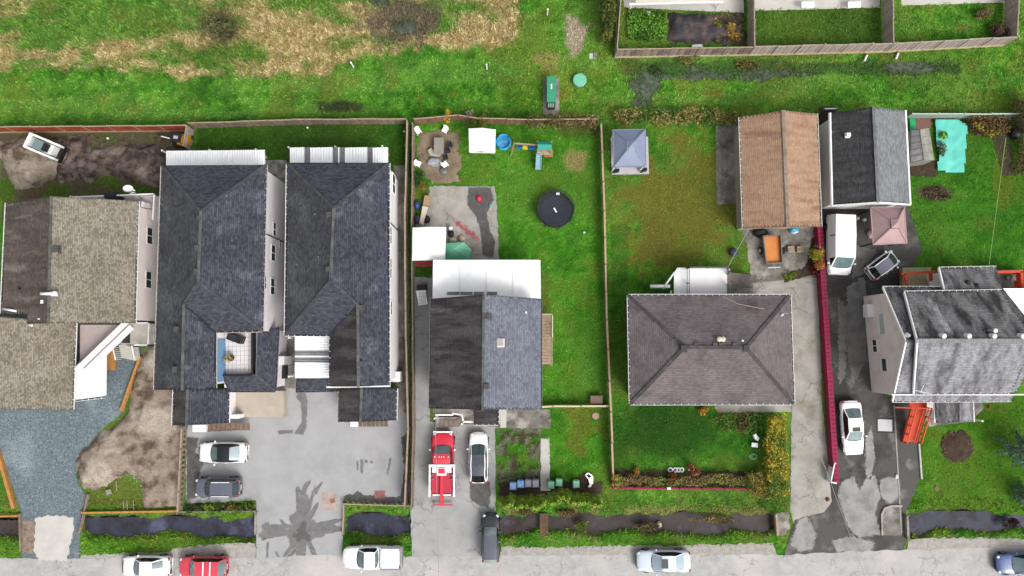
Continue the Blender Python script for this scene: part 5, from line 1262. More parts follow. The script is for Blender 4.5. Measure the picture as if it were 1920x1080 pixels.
r, d = car('parked_car', 'tiny white two-seat car with grey roof turned on the wet driveway', 'car', 1656, 497, (.80,-.58), 62, 33, 'city', p_white, roofm_=M('grey_roof', S(128,128,142), .4, S(116,116,130), 1), rearm=M('dark_hatch', S(24,28,34), .1), wind=M('deep_teal_glass', S(56,76,78), .1))
# van
r, d = car('cargo_van', 'long white cargo van parked beside the crimson block wall', 'van', 1574, 459, (-.05,1), 114, 46, 'van', p_white, wind=M('van_windscreen', S(104,130,132), .1, S(140,166,168), .8))
# pickup
r, d = car('pickup_truck', 'white pickup truck with a covered bed on the road verge', 'truck', 698, 1045, (-1,.0), 107, 41, 'pickup', p_white)
L, W, H, xb0, xr0, xr1, xb1, wr, hz, bz = d
MB().box((-.32*L,0,1.17), (.30*L,W*.84,.09)).build('bed_cover', M('pale_tonneau', S(240,242,248,.68), .45, S(228,231,240,.68), .8), r)
for s in (-1, 1): MB().box((-.32*L,s*W*.455,1.13), (.33*L,.12,.12)).build('bed_rail', M('grey_trim', S(140,142,148), .4), r)
MB().box((-.492*L,0,1.1), (.08,W*.86,.1)).build('tailgate', M('grey_trim_b', S(150,152,156), .4), r); MB().box((-.51*L,0,.55), (.12,W*.9,.14)).build('bumper', m_rim, r)
MB().box((-.145*L,0,1.2), (.05,W*.8,.12)).build('bed_front_rail', m_galv, r)
# tow truck
p = at(830, 877, .8); r, d = car('tow_truck', 'bright red tow truck with white bed frame in the shared driveway', 'tow truck', 830, 858, (0,-1), 96, 42, 'pickup', p_truck, wind=M('truck_glass', S(96,116,122), .1, S(140,160,170), .7))
L, W, H, xb0, xr0, xr1, xb1, wr, hz, bz = d
MB().box((.485*L,0,.8), (.16,W*.86,.2)).build('front_bumper', m_white, r)
for y_ in (-.62,-.2,0,.2,.62): MB().ball((xr1-.22,y_,H+.05), (.09,.07,.05), 8, 4).build('cab_light', M('amber_lens', S(250,216,200), .3), r, True)
X0 = xb0-.1; XR = X0-3.05
MB().box(((X0+XR)/2+.1,0,1.12), (2.75,W*.93,.12)).build('tow_deck', M('worn_red_deck', S(220,40,70), .6, S(180,60,80), 2.5, 8), r)
MB().box(((X0+XR)/2+.1,0,.85), (2.6,W*.8,.5)).build('chassis_box', m_black, r)
MB().box((X0-.02,0,1.5), (.22,W*1.12,.2)).build('head_board', m_white, r)
for s in (-1, 1):
    MB().box(((X0+XR)/2+.12,s*W*.53,1.28), (2.9,.16,.2)).build('side_frame', m_white, r)
    MB().box((X0-.42,s*.62,1.35), (.5,.5,.22)).build('tool_box', m_white, r)
    for k in range(3): MB().cyl((X0-.55-k*.35,s*W*.42,1.25), .13, .1, 10, axis='X').build('chain_reel', m_galv, r)
    wm = MB().cyl((XR+1.0, s*(W/2-.05), .4), .4, .3, 18, axis='Y').build('wheel', m_tyre, r); MB().cyl((XR+1.0, s*(W/2+.11), .4), .24, .03, 12, axis='Y').build('rim', m_rim, wm)
MB().box((X0-.55,0,1.4), (.7,.85,.35)).build('winch_frame', m_white, r); MB().box((X0-.5,0,1.52), (.42,.6,.2)).build('winch_drum', p_truck, r)
MB().box(((X0+XR)/2-.35,0,1.35), (2.5,.26,.2)).build('tow_boom', p_truck, r); MB().box((XR-.1,0,1.0), (.9,.34,.2)).build('boom_end', p_truck, r)
MB().box((XR+.35,0,1.24), (.12,W*.8,.1)).build('cross_bar', m_white, r); MB().box((XR-.75,0,.35), (.12,1.9,.12)).build('wheel_lift', p_truck, r); MB().box((XR-.5,0,.4), (.6,.14,.12)).build('lift_arm', p_truck, r)
# skid steer loader
p = at(86, 277, 1.0); rz = math.atan2(-.42, 1)
r = thing('skid_steer_loader', 'white skid steer loader with raised bucket on the muddy yard', 'loader', (p.x, p.y, .1), rz, local=True)
MB().box((-.25,0,.85), (2.5,1.05,.9)).build('chassis', m_white, r)
MB().box((-.9,0,1.35), (.9,1.0,.4)).build('engine_cover', M('pale_grey_panel', S(190,196,194), .5), r); MB().box((-.15,0,1.7), (1.0,.95,.55)).build('cab', M('teal_grey_glass', S(128,146,146), .2), r); MB().box((.35,0,1.72), (.75,.82,.5)).build('cab_opening', m_black, r)
for s in (-1, 1):
    MB().bar((-1.45,s*.72,1.7), (1.55,s*.72,1.3), .22, .3).build('lift_arm', m_white, r)
    MB().box((1.5,s*.72,.95), (.25,.2,.8)).build('arm_link', m_white, r)
    for fx in (-.75,.6): wm = MB().cyl((fx,s*.74,.42), .42, .3, 16, axis='Y').build('wheel', m_tyre, r); MB().cyl((fx,s*.9,.42), .24, .03, 10, axis='Y').build('rim', m_white, wm)
MB().box((-1.45,0,1.7), (.25,1.6,.3)).build('rear_cross_member', m_white, r)
bm = M('bucket_steel', S(168,154,138), .7, S(120,104,90), 3); r.scale = (.93,.93,.93)
MB().box((2.15,0,.35), (.85,1.95,.08)).build('bucket_floor', bm, r); MB().box((1.74,0,.6), (.08,1.95,.6)).build('bucket_back', m_black, r)
for s in (-1, 1): MB().box((2.1,s*.95,.55), (.8,.06,.5)).build('bucket_side', bm, r)
MB().box((2.58,0,.34), (.08,1.95,.05)).build('cutting_edge', m_timberlt, r)
# small excavator
p = at(338, 262, 1.0); r = thing('mini_excavator', 'small orange and black excavator with folded arm by the fence corner', 'excavator', (p.x, p.y, .1), math.radians(172), local=True)
for s in (-1, 1):
    t_ = MB(); t_.tube([(-.75,s*.5,.22),(.75,s*.5,.22)], .22, 10); t_.box((0,s*.5,.22), (1.5,.26,.44)); t_.build('track', m_tyre, r)
MB().cyl((0,0,.5), .35, .2, 14).build('slew_ring', m_black, r)
MB().box((-.35,0,.85), (.95,1.05,.55)).build('counterweight', M('excavator_orange', S(222,150,50), .5), r); MB().box((.15,0,1.5), (.95,.85,.1)).build('cab_roof', m_black, r); MB().box((.12,-.02,1.56), (.4,.3,.05)).build('roof_hatch', M('roof_hatch_glass', S(190,198,210), .2), r)
for sx in (-.3,.55):
    for s in (-.38,.38): MB().box((sx+.02,s,1.2), (.07,.07,.6)).build('cab_post', m_black, r)
MB().box((.05,0,1.0), (.45,.45,.3)).build('seat', m_charcoal, r)
MB().bar((.6,.1,.9), (1.5,.1,1.55), .18, .22).build('boom', m_black, r); MB().bar((1.5,.1,1.55), (2.15,.15,.75), .14, .18).build('dipper_arm', m_galv, r)
MB().tube([(.75,.1,1.2),(1.4,.1,1.7)], .05).build('ram', m_white, r)
MB().box((2.15,.1,.5), (.35,.5,.4)).build('bucket', M('rusty_bucket', S(120,92,72), .8, S(92,70,54), 4), r); MB().box((1.05,0,.25), (.08,1.2,.3)).build('dozer_blade', m_galv, r)
# ------------------------------------------------------------------ garden and yard things
# trampoline with safety net
c = at(1041, 394, .85); r = thing('trampoline', 'round black trampoline with net on the green lawn', 'trampoline', (c.x, c.y, 0))
R = 1.62
MB().lathe([(R-.2,.84),(R-.2,.87)], c-Vector((0,0,.85)), 36).build('jump_mat', M('jump_mat_fabric', S(44,46,58), .7, S(52,54,66), 1.5), r)
m = MB(); seg = 36
for k in range(seg):
    a0, a1 = 2*PI*k/seg, 2*PI*(k+1)/seg
    q = [(c.x+rr*math.cos(a), c.y+rr*math.sin(a), z_) for rr, a, z_ in ((R-.18,a0,.88),(R+.1,a0,.9),(R+.1,a1,.9),(R-.18,a1,.88))]; m.poly(q)
m.build('spring_pad', m_charcoal, r)
m = MB(); m.tube([(c.x+(R+.05)*math.cos(2*PI*k/36), c.y+(R+.05)*math.sin(2*PI*k/36), .85) for k in range(37)], .04, 6); m.build('frame_ring', m_galv, r)
netm = M('net_mesh', S(52,54,60), .8)
for k in range(8):
    a = 2*PI*k/8+.2; px_, py_ = c.x+(R+.14)*math.cos(a), c.y+(R+.14)*math.sin(a); MB().tube([(px_,py_,0),(px_,py_,2.3)], .035, 6).build('net_pole', m_black, r)
m = MB(); zz = [1.0,1.4,1.85,2.25]
for z_ in zz: m.tube([(c.x+(R+.1)*math.cos(2*PI*k/32), c.y+(R+.1)*math.sin(2*PI*k/32), z_) for k in range(33)], .022, 4)
for k in range(64): a = 2*PI*k/64; m.tube([(c.x+(R+.1)*math.cos(a), c.y+(R+.1)*math.sin(a), .9),(c.x+(R+.1)*math.cos(a), c.y+(R+.1)*math.sin(a), 2.25)], .012, 3)
m.build('safety_net', netm, r)
MB().box(c+Vector((0,0,.035)), (.14,.5,.02), .5).build('logo_patch', m_white, r); MB().box(c+Vector((.25,1.55,.15)), (.3,.2,.05)).build('net_tag', m_white, r)
for k in range(4):
    a = PI/4+PI/2*k; MB().tube([(c.x+R*math.cos(a-.3), c.y+R*math.sin(a-.3), .8),(c.x+R*math.cos(a-.3), c.y+R*math.sin(a-.3), .05),(c.x+R*math.cos(a+.3), c.y+R*math.sin(a+.3), .05),(c.x+R*math.cos(a+.3), c.y+R*math.sin(a+.3), .8)], .035, 6).build('leg', m_galv, r)
# paddling pool
c = at(944, 266, .2); r = thing('paddling_pool', 'bright blue inflatable paddling pool beside the white canopy tent', 'pool', (c.x, c.y, 0))
bl = M('blue_vinyl', S(40,168,226), .35, S(60,182,236), 2)
for k, z_ in enumerate((.1,.25)): m = MB(); m.tube([(c.x+(.66+random.uniform(-.02,.02))*math.cos(2*PI*q/28), c.y+.72*math.sin(2*PI*q/28), z_) for q in range(29)], .1, 8); m.build('inflated_ring', bl, r, True)
MB().lathe([(.62,.05),(.62,.1)], (c.x,c.y,0), 24).build('pool_floor', M('pool_print', S(96,186,232), .3, S(60,140,206), 3, 6, .4, .6), r)
# swing set
r = thing('swing_set', 'wooden swing set with teal roofed tower, slide and toddler swings', 'playset', at(1005, 278)); O = ORG[r]
a, b = at(964,269,2.0), at(1008,272,2.0); MB().bar(a, b, .12, .14).build('swing_beam', m_timberlt, r)
for q in ((958,292),(963,262)): MB().bar(at(*q,0), a, .1, .1).build('swing_leg', m_timberlt, r)
for k, (q, mt) in enumerate((((974,276),M('blue_plastic', S(40,120,210), .4)), ((985,277),M('yellow_plastic', S(240,210,50), .4)), ((997,278),M('blue_plastic_b', S(44,126,214), .4)))):
    p = at(*q, .7)
    s_ = MB().box(p, (.5,.36,.1)); 
    if k != 1: s_.box(p+Vector((0,-.15,.22)), (.46,.08,.4)); s_.box(p+Vector((-.22,0,.15)), (.07,.36,.25)); s_.box(p+Vector((.22,0,.15)), (.07,.36,.25))
    so = s_.build('swing_seat', mt, r)
    for e in (-.2,.2): MB().tube([p+Vector((e,0,.1)), (p.x+e, a.y+(b.y-a.y)*.5, 1.95)], .012, 4).build('rope', m_galv, so)
W = [at(*q,2.3) for q in ((1008,265),(1034,266),(1034,281),(1008,281))]; rp = (W[0]+W[3])/2+Vector((0,0,.4)), (W[1]+W[2])/2+Vector((0,0,.4))
tm_ = M('teal_canvas', S(60,172,156), .6, S(52,158,142), 1)
MB().slab([W[0], W[1], rp[1], rp[0]], .03).build('tower_roof', tm_, r); MB().slab([rp[0], rp[1], W[2], W[3]], .03).build('tower_roof', tm_, r)
for q in W: MB().bar((q.x,q.y,0), (q.x,q.y,2.3), .1, .1).build('tower_post', m_timberlt, r)
MB().slab([at(*q,1.2) for q in ((1008,268),(1034,268),(1034,290),(1008,290))], .1).build('tower_floor', m_timberlt, r)
for k in range(4): MB().box(at(1028,284+k*3,1.0-k*.25), (.9,.12,.05)).build('ladder_rung', m_cedar, r)
sm_ = M('pale_blue_slide', S(146,190,204), .4, S(132,178,192), 1)
A, B = at(1011,284,1.25), at(1009,318,.12); MB().bar(A, B, .48, .05).build('slide_bed', sm_, r)
for e in (-.25,.25): MB().bar(A+Vector((e,0,.08)), B+Vector((e,0,.08)), .05, .14).build('slide_side', sm_, r)
# transformer cabinet on a slab, round lid
r = thing('transformer_cabinet', 'long green utility cabinet on a concrete slab beyond the back fence', 'utility box', at(1034, 180))
MB().slab([at(*q,.12) for q in ((1019,148),(1049,147),(1049,215),(1018,214))], .14).build('plinth', m_concdark, r)
gm = M('green_enamel', S(66,162,124), .45, S(58,148,112), 1)
MB().slab([at(*q,1.3) for q in ((1026,144),(1042,144),(1042,190),(1026,190))], 1.2).build('cabinet', gm, r); MB().slab([at(*q,1.36) for q in ((1025.5,143),(1042.5,143),(1042.5,191),(1025.5,191))], .06).build('lid', gm, r)
MB().slab([at(*q,.9) for q in ((1027,192),(1042,192),(1041,201),(1028,201))], .78).build('end_box', M('dark_green_enamel', S(40,96,74), .5), r)
for q in (1029,1033,1037): MB().bar(at(q,194,.95), at(q,201,.95), .05, .05).build('vent_bar', m_white, r)
MB().box(at(1034,162,1.37), (.12,.5,.015)).build('warning_strip', m_white, r)
HARD.append([(1017,146),(1050,146),(1050,216),(1017,216)])
c = at(1087,150,.5); r = thing('round_tank_lid', 'round mint green well cover on the grass beyond the back fence', 'well cover', (c.x,c.y,0))
MB().lathe([(.62,0),(.62,.5)], (c.x,c.y,0), 28).build('well_ring', m_conc, r); MB().lathe([(.66,.5),(.66,.56),(.6,.6),(.1,.62)], (c.x,c.y,0), 28).build('cover', M('mint_cover', S(128,208,178), .5, S(118,196,166), 1), r)
# wheelie bins
def bin_proto(mt, ml, name='wheelie_bin'):
    r = thing(name, 'x', 'bin', (0,0,0), local=True)
    m = MB(); V = [(-.22,-.24,.05),(.22,-.24,.05),(.22,.24,.05),(-.22,.24,.05),(-.29,-.32,.98),(.29,-.32,.98),(.29,.32,.98),(-.29,.32,.98)]; m.v = V; m.f = [(0,3,2,1),(4,5,6,7),(0,1,5,4),(1,2,6,5),(2,3,7,6),(3,0,4,7)]; m.build('bin_body', mt, r)
    m = MB(); W = [(-.31,-.36,1.0),(.31,-.36,1.0),(.31,.34,1.02),(-.31,.34,1.02)]; m.v = W+[(-.24,-.28,1.1),(.24,-.28,1.1),(.24,.27,1.12),(-.24,.27,1.12)]; m.f = [(0,1,5,4),(1,2,6,5),(2,3,7,6),(3,0,4,7),(4,5,6,7),(3,2,1,0)]; ld_ = m.build('lid', ml, r)
    MB().box((0,-.05,1.115), (.3,.3,.02)).build('lid_panel', ml, ld_); MB().tube([(-.24,.39,.98),(.24,.39,.98)], .025, 6).build('handle', mt, r)
    for s in (-1,1): MB().cyl((s*.26,.3,.1), .1, .06, 12, axis='X').build('wheel', m_tyre, r)
    return r
bb = bin_proto(M('blue_bin', S(36,100,190), .5), M('pale_blue_lid', S(150,190,236), .4)); p = at(962,911,.9); bb.location = (p.x,p.y,0); tag(bb, 'blue wheelie bin at the left end of the bin row', group='wheelie bins in a row')
bb2 = bin_proto(M('blue_bin_b', S(30,96,190), .5), M('blue_lid', S(60,150,232), .4, S(180,214,246), 2)); p = at(976,907,.9); bb2.location = (p.x,p.y,0); tag(bb2, 'brighter blue wheelie bin second from the left in the bin row', group='wheelie bins in a row')
gb_ = bin_proto(M('grey_bin', S(112,112,128), .5), M('grey_lid', S(150,150,166), .4)); p = at(990,906,.9); gb_.location = (p.x,p.y,0); tag(gb_, 'grey wheelie bin right next to the bright blue bin', group='wheelie bins in a row')
p = at(1004,906,.9); clone(gb_, (p.x,p.y,0), .06, 'grey wheelie bin at the right end of its row by the path')
gn = bin_proto(M('green_bin', S(70,140,110), .5), M('mint_lid', S(140,206,170), .4)); p = at(1033,909,.9); gn.location = (p.x,p.y,0); tag(gn, 'mint green wheelie bin directly right of the garden path', group='wheelie bins in a row')
p = at(1048,904,.9); clone(gn, (p.x,p.y,0), -.05, 'mint green wheelie bin in the middle of the three green ones')
p = at(1080,907,.9); clone(gn, (p.x,p.y,0), .04, 'mint green wheelie bin standing alone near the white lounger')
# white plastic lounger folded on the soil
r = thing('garden_lounger', 'white plastic folding lounger lying near the green bins', 'lounger', at(1105,900))
sheet('bare_soil', [(1085,890),(1108,884),(1114,905),(1100,914),(1086,912)], .014, m_bed, 1.6, 4)
wp = M('white_plastic', (.78,.78,.77,1), .45)
for a, b in (((1098,891),(1103,887)),((1103,887),(1111,893)),((1098,891),(1104,898)),((1104,898),(1107,908)),((1111,893),(1111,907)),((1104,898),(1111,893))): MB().bar(at(*a,.3), at(*b,.3), .12, .08).build('frame_tube', wp, r)
MB().slab([at(*q,.36) for q in ((1105,896),(1111,893),(1111,908),(1106,908))], .05).build('seat_panel', wp, r); MB().bar(at(1104,913,.15), at(1108,909,.3), .2, .1).build('foot_rest', wp, r)
# white tyre planters
for k, x_ in enumerate((1257,1266,1272,1278)):
    c = at(x_,881,.15); o = MB(); o.lathe([(.13,.02),(.22,.0),(.25,.09),(.22,.2),(.15,.2),(.13,.1)], (0,0,0), 16); r = thing('tyre_planter', ['white painted tyre planter, leftmost of four on the lawn edge','white painted tyre planter, second of four on the lawn edge','white painted tyre planter, third of four on the lawn edge','white painted tyre planter, rightmost of four on the lawn edge'][k], 'planter', (c.x,c.y,0), local=True, group='white tyre planters')
    o.build('tyre', m_white, r, True); MB().lathe([(.13,.1),(.13,.16)], (0,0,0), 12).build('soil_fill', m_bed, r)
# flat rubber stepping pad and small boxes
def slabthing(name, label, cat, poly, z, th, mat, parts=None):
    c = at(sum(p[0] for p in poly)/len(poly), sum(p[1] for p in poly)/len(poly), 0); r = thing(name, label, cat, c)
    MB().slab([at(*q,z) for q in poly], th).build(parts or 'slab', mat, r); return r
def ringpts(cx, cy, rx, ry=None, n=18): return [(cx+rx*math.cos(2*PI*k/n), cy+(ry or rx)*math.sin(2*PI*k/n)) for k in range(n)]
r = slabthing('fire_bowl', 'round pink paving disc at the corner of the front lawn', 'disc', ringpts(1117,780,6.5), .06, .06, M('pink_stone', S(196,160,150), .8), 'disc'); 
r = slabthing('storage_box', 'brown timber storage box on the cross fence line', 'box', [(1108,743),(1129,743),(1129,756),(1108,756)], .6, .6, M('brown_box', S(112,92,84), .8, S(92,74,66), 2), 'box_body'); MB().slab([at(*q,.66) for q in ((1107,742),(1130,742),(1130,757),(1107,757))], .05).build('lid', M('brown_lid', S(128,106,98), .8), r)
# white manhole slab
r = slabthing('manhole_slab', 'white square access slab in a dark frame on the wet driveway', 'slab', [(1643,783),(1676,783),(1676,812),(1643,812)], .04, .04, m_black, 'frame'); MB().slab([at(*q,.1) for q in ((1646,786),(1673,787),(1673,809),(1646,808))], .06).build('cover', M('pale_grey_cover', S(208,208,212), .6), r)
# rounded concrete pad in the driveway mouth
sheet('culvert_pad', [(1656,1004),(1655,966),(1660,955),(1672,951),(1690,951),(1691,1004)], .05, m_concdark, .6, 4)
slabthing('pad_kerb', 'grey round-cornered kerb around the driveway pad', 'kerb', [(1653,1004),(1652,964),(1658,952),(1672,947),(1692,947),(1692,951),(1673,951),(1660,956),(1656,966),(1656,1004)], .14, .14, m_conc, 'kerb_ring')
sheet('culvert_end', [(1456,962),(1478,960),(1482,990),(1470,1004),(1457,1003)], .02, m_concdark, 1.5, 4)
# white gate leaf
r = thing('gate_leaf', 'white slatted gate leaf standing at the end of the crimson wall', 'gate', at(1551,884)); A, B = at(1556,865), at(1549,900)
for z_ in (.08,.95): MB().bar(A+Vector((0,0,z_)), B+Vector((0,0,z_)), .09, .08).build('gate_rail', m_white, r)
for k in range(13): q = A+(B-A)*((k+.5)/13); MB().box((q.x,q.y,.5), (.07,.1,.9)).build('slat', m_white, r)
MB().box(A+Vector((0,0,.55)), (.12,.12,1.1)).build('gate_post', m_white, r); MB().box(B+Vector((.0,0,.55)), (.12,.12,1.1)).build('gate_post', m_white, r); MB().bar(B+Vector((0,0,1.0)), B+Vector((.5,-.1,1.0)), .12, .12).build('latch_arm', m_white, r)
# plank bridge
r = thing('plank_bridge', 'small slatted footbridge over the roadside ditch', 'bridge', at(1020,984))
bm_ = M('bridge_slat', S(134,108,84), .9, S(104,82,62), 3, 8)
for k in range(22): y0 = 963+k*1.95; MB().slab([at(1012,y0,.1), at(1028,y0,.1), at(1028,y0+1.4,.1), at(1012,y0+1.4,.1)], .05).build('slat', bm_, r)
for x_ in (1014,1026): MB().bar(at(x_,962,.0), at(x_,1006,.0), .1, .1).build('bearer', m_timber, r)
# stone in the ditch
def stone(label, px, py, rx, ry, z=.05, mat=None, name='boulder', h_=.5):
    c = at(px,py); r_ = random.Random(int(px)); m = MB(); m.ball((0,0,0), (rx/19.7, ry/19.7, h_*rx/19.7), 10, 6); m.v = [(v[0]*(1+r_.uniform(-.15,.15)), v[1]*(1+r_.uniform(-.15,.15)), v[2]) for v in m.v]
    o = m.build(name, mat or m_conc); o.location = (c.x,c.y,z); return tag(o, label, 'stone')
stone('pale boulder standing in the roadside ditch', 1237, 985, 5, 6, -.3, M('pale_stone', S(206,196,180), .9), h_=1.3)
stone('round pale boulder on the soil heap beside the loader', 29, 289, 3.5, 3.5, .9, M('pale_stone_b', S(190,180,170), .9), h_=.8)
# orange utility trailer behind the brown garage
r = thing('utility_trailer', 'orange-bedded utility trailer parked in front of the brown garage', 'trailer', at(1447,470))
MB().slab([at(*q,.75) for q in ((1432,444),(1462,442),(1464,492),(1437,493))], .12).build('trailer_bed', M('orange_ply', S(232,150,82), .7, S(216,132,66), 1.2, 7), r)
for a, b in (((1430,443),(1436,494)),((1463,441),(1466,493)),((1430,443),(1463,441)),((1436,495),(1466,493))): MB().bar(at(*a,.9), at(*b,.9), .1, .35).build('side_rail', m_galv, r)
for s, x_ in ((-1,1427),(1,1468)): wm = MB().cyl(at(x_,470,.33), .33, .2, 16, axis='X').build('wheel', m_tyre, r); MB().cyl(at(x_,470,.33)+Vector((s*.1,0,0)), .18, .05, 12, axis='X').build('rim', m_white, wm)
MB().bar(at(1450,494,.5), at(1452,512,.4), .1, .1).build('drawbar', m_galv, r); MB().bar(at(1440,502,.5), at(1463,501,.5), .07, .07).build('tail_bar', m_white, r)
# lumber stacks
for k, (x_, lab) in enumerate(((1483,'left stack of pale lumber blocks by the trailer'),(1500,'right stack of pale lumber blocks beside the crimson wall'))):
    r = thing('lumber_stack', lab, 'lumber', at(x_,468))
    for q in range(3): MB().bar(at(x_-6,464+q*4,.3), at(x_+6,463+q*4,.3), .16, .16).build('lumber', m_timberlt, r); MB().bar(at(x_-6,466+q*3,.12), at(x_+6,466+q*3,.12), .14, .14).build('lumber', m_timber, r)
def bag(name, label, cat, px, py, r3, mat, z=0):
    c = at(px,py); m = MB(); m.ball((0,0,0), (1,1,1), 12, 8); rr = random.Random(int(px*7+py)); m.v = [(v[0]*r3[0]*rr.uniform(.85,1.12), v[1]*r3[1]*rr.uniform(.85,1.12), max(v[2],-.6)*r3[2]*rr.uniform(.9,1.1)) for v in m.v]
    o = m.build(name, mat, None, True); o.location = (c.x,c.y,z+r3[2]*.6); return tag(o, label, cat)
bag('tarp_bundle', 'blue and white tarp bundle in front of the brown garage', 'bundle', 1487, 432, (.5,.35,.35), M('blue_white_tarp', S(60,170,210), .5, S(236,240,244), 1.2, 4, .5, .54))
bag('rubbish_sack', 'black sack pile at the corner of the brown garage', 'sack', 1424, 436, (.7,.55,.4), m_black); bag('rubbish_sack', 'white sack under the eave of the brown garage', 'sack', 1458, 425, (.4,.2,.25), m_white)
bag('pot', 'blue-grey garden pot on the lawn by the power line', 'pot', 1374, 473, (.42,.42,.35), M('blue_pot', S(62,70,88), .6))
bag('rubbish_sack', 'black sack heap by the compost in the far right border', 'sack', 1900, 250, (.6,.7,.5), m_black)
# white tables behind the olive lawn
for x_, lab in ((1515,'white garden table, left of two behind the olive lawn'),(1602,'white garden table, right of two behind the olive lawn')):
    r = thing('garden_table', lab, 'table', at(x_,10)); MB().slab([at(x_-12,3,.74), at(x_+12,3,.74), at(x_+12,14,.74), at(x_-12,14,.74)], .06).build('table_top', m_white, r)
    for e in (-9,9):
        for f_ in (5,12): MB().box(at(x_+e,f_,.34), (.06,.06,.68)).build('leg', m_white, r)
# patio clutter by the long fence
stm = M('grey_table', S(158,154,142), .7, S(140,136,124), 1)
r = thing('patio_table', 'square grey table with a side flap on the bare patio', 'table', at(822,272)); MB().slab([at(*q,.72) for q in ((814,258),(832,258),(832,289),(813,289))], .06).build('table_top', stm, r)
for q in ((815,260),(830,260),(815,286),(830,286)): MB().box(at(*q,.35), (.07,.07,.66)).build('leg', stm, r)
r = slabthing('bench_slab', 'pale curved bench slab against the grey patio table', 'bench', [(802,282),(808,277),(814,284),(826,286),(828,290),(816,293),(806,291)], .45, .42, M('pale_bench', S(186,182,164), .7), 'seat')
for k, (x_, y_, lab) in enumerate(((844,274,'dark patio chair, uppermost of three by the grey table'),(840,285,'dark patio chair, middle of three by the grey table'),(836,297,'dark patio chair, lowest of three by the grey table'))):
    r = thing('patio_chair', lab, 'chair', at(x_,y_), group='dark patio chairs'); p = at(x_,y_)
    MB().box(p+Vector((0,0,.44)), (.46,.46,.06), .4).build('seat', m_charcoal, r); MB().box(p+Vector((.18,.1,.7)), (.08,.46,.5), .4).build('backrest', m_charcoal, r)
    for e, f_ in ((-.18,-.18),(.18,-.18),(-.18,.18),(.18,.18)): MB().box(p+Vector((e,f_,.21)), (.04,.04,.42)).build('leg', m_black, r)
for k, (x_, y_, a, lab) in enumerate(((785,248,.6,'white moulded chair in the upper left corner of the bare patio'),(835,246,-.5,'white moulded chair at the top right of the bare patio'),(785,309,1.2,'white moulded chair against the long fence at the patio'),(835,310,2.2,'white moulded chair at the lower right of the bare patio'))):
    p = at(x_,y_); r = thing('moulded_chair', lab, 'chair', (p.x,p.y,0), a, group='white moulded chairs', local=True)
    MB().box((0,0,.42), (.5,.5,.05)).build('seat', wp, r); m = MB(); m.tube([(-.25+.5*t_, .22+.12*math.sin(PI*t_), .8) for t_ in [q/6 for q in range(7)]], .04, 6); m.box((0,.28,.62), (.5,.05,.4)); m.build('backrest', wp, r)
    for e, f_ in ((-.2,-.2),(.2,-.2),(-.2,.2),(.2,.2)): MB().tube([(e*1.2,f_*1.2,0),(e,f_,.42)], .03, 5).build('leg', wp, r)
bag('sheet_bundle', 'crumpled pale tarpaulin heap on the bare patio', 'bundle', 815, 305, (.75,.5,.3), M('pale_tarp', S(196,196,206), .6, S(120,120,124), 2)); bag('sheet_bundle', 'grey crumpled sheet at the lower edge of the patio', 'bundle', 832, 321, (.45,.4,.2), m_galv)
# clutter between slab and fence
r = slabthing('foam_board', 'cream foam board leaning among the fence clutter', 'board', [(792,386),(803,388),(796,410),(794,422),(786,418),(790,400)], .7, .08, M('cream_foam', S(224,212,196), .8), 'board'); 
r = slabthing('cardboard_sheet', 'brown cardboard sheet above the foam board by the fence', 'cardboard', [(796,366),(808,367),(806,386),(793,385)], .6, .3, M('cardboard', S(176,148,122), .9), 'carton')
bag('barrel', 'blue barrel in the clutter beside the long fence', 'barrel', 783, 386, (.3,.45,.5), M('blue_barrel', S(60,80,140), .4)); bag('rubbish_sack', 'dark sack in the clutter beside the foam board', 'sack', 800, 412, (.4,.4,.35), m_black); bag('rubbish_sack', 'purple-grey sack at the bottom of the fence clutter', 'sack', 783, 412, (.35,.5,.4), M('purple_sack', S(74,64,84), .6))
bag('crate_pile', 'black kettle drum beside the white shelter', 'drum', 846, 439, (.32,.32,.4), m_black); bag('toy_pile', 'small orange toy pile above the mint tarp', 'toys', 866, 447, (.35,.3,.2), M('toy_mix', S(226,140,90), .6, S(190,190,190), 4)); bag('bucket', 'white bucket on top of the clutter by the shelter', 'bucket', 845, 429, (.22,.22,.5), m_white); bag('bucket', 'pale sack beside the white shelter', 'sack', 849, 451, (.38,.3,.3), M('pale_sack', S(208,204,160), .7))
bag('toy_car', 'red ride-on toy on the dark wet patch', 'toy', 898, 373, (.26,.3,.22), M('red_toy', S(236,50,84), .4)); bag('toy_ball', 'small turquoise ball beside the dark wet patch', 'ball', 919, 384, (.12,.16,.12), M('turquoise_toy', S(50,170,200), .4))
# tangle of red cord on the slab
r = thing('cord_tangle', 'pinkish red cord tangle lying on the backyard slab', 'cord', at(868,432)); rr = random.Random(4); cm = M('red_cord', S(214,96,104), .6)
for k in range(5):
    t0 = rr.uniform(0,.2); pts = [at(850+(900-850)*t+rr.uniform(-5,5), 412+(452-412)*t+rr.uniform(-6,6), .05) for t in [t0+q*.035 for q in range(24)]]; MB().tube(pts, .022, 4).build('cord_loop', cm, r)
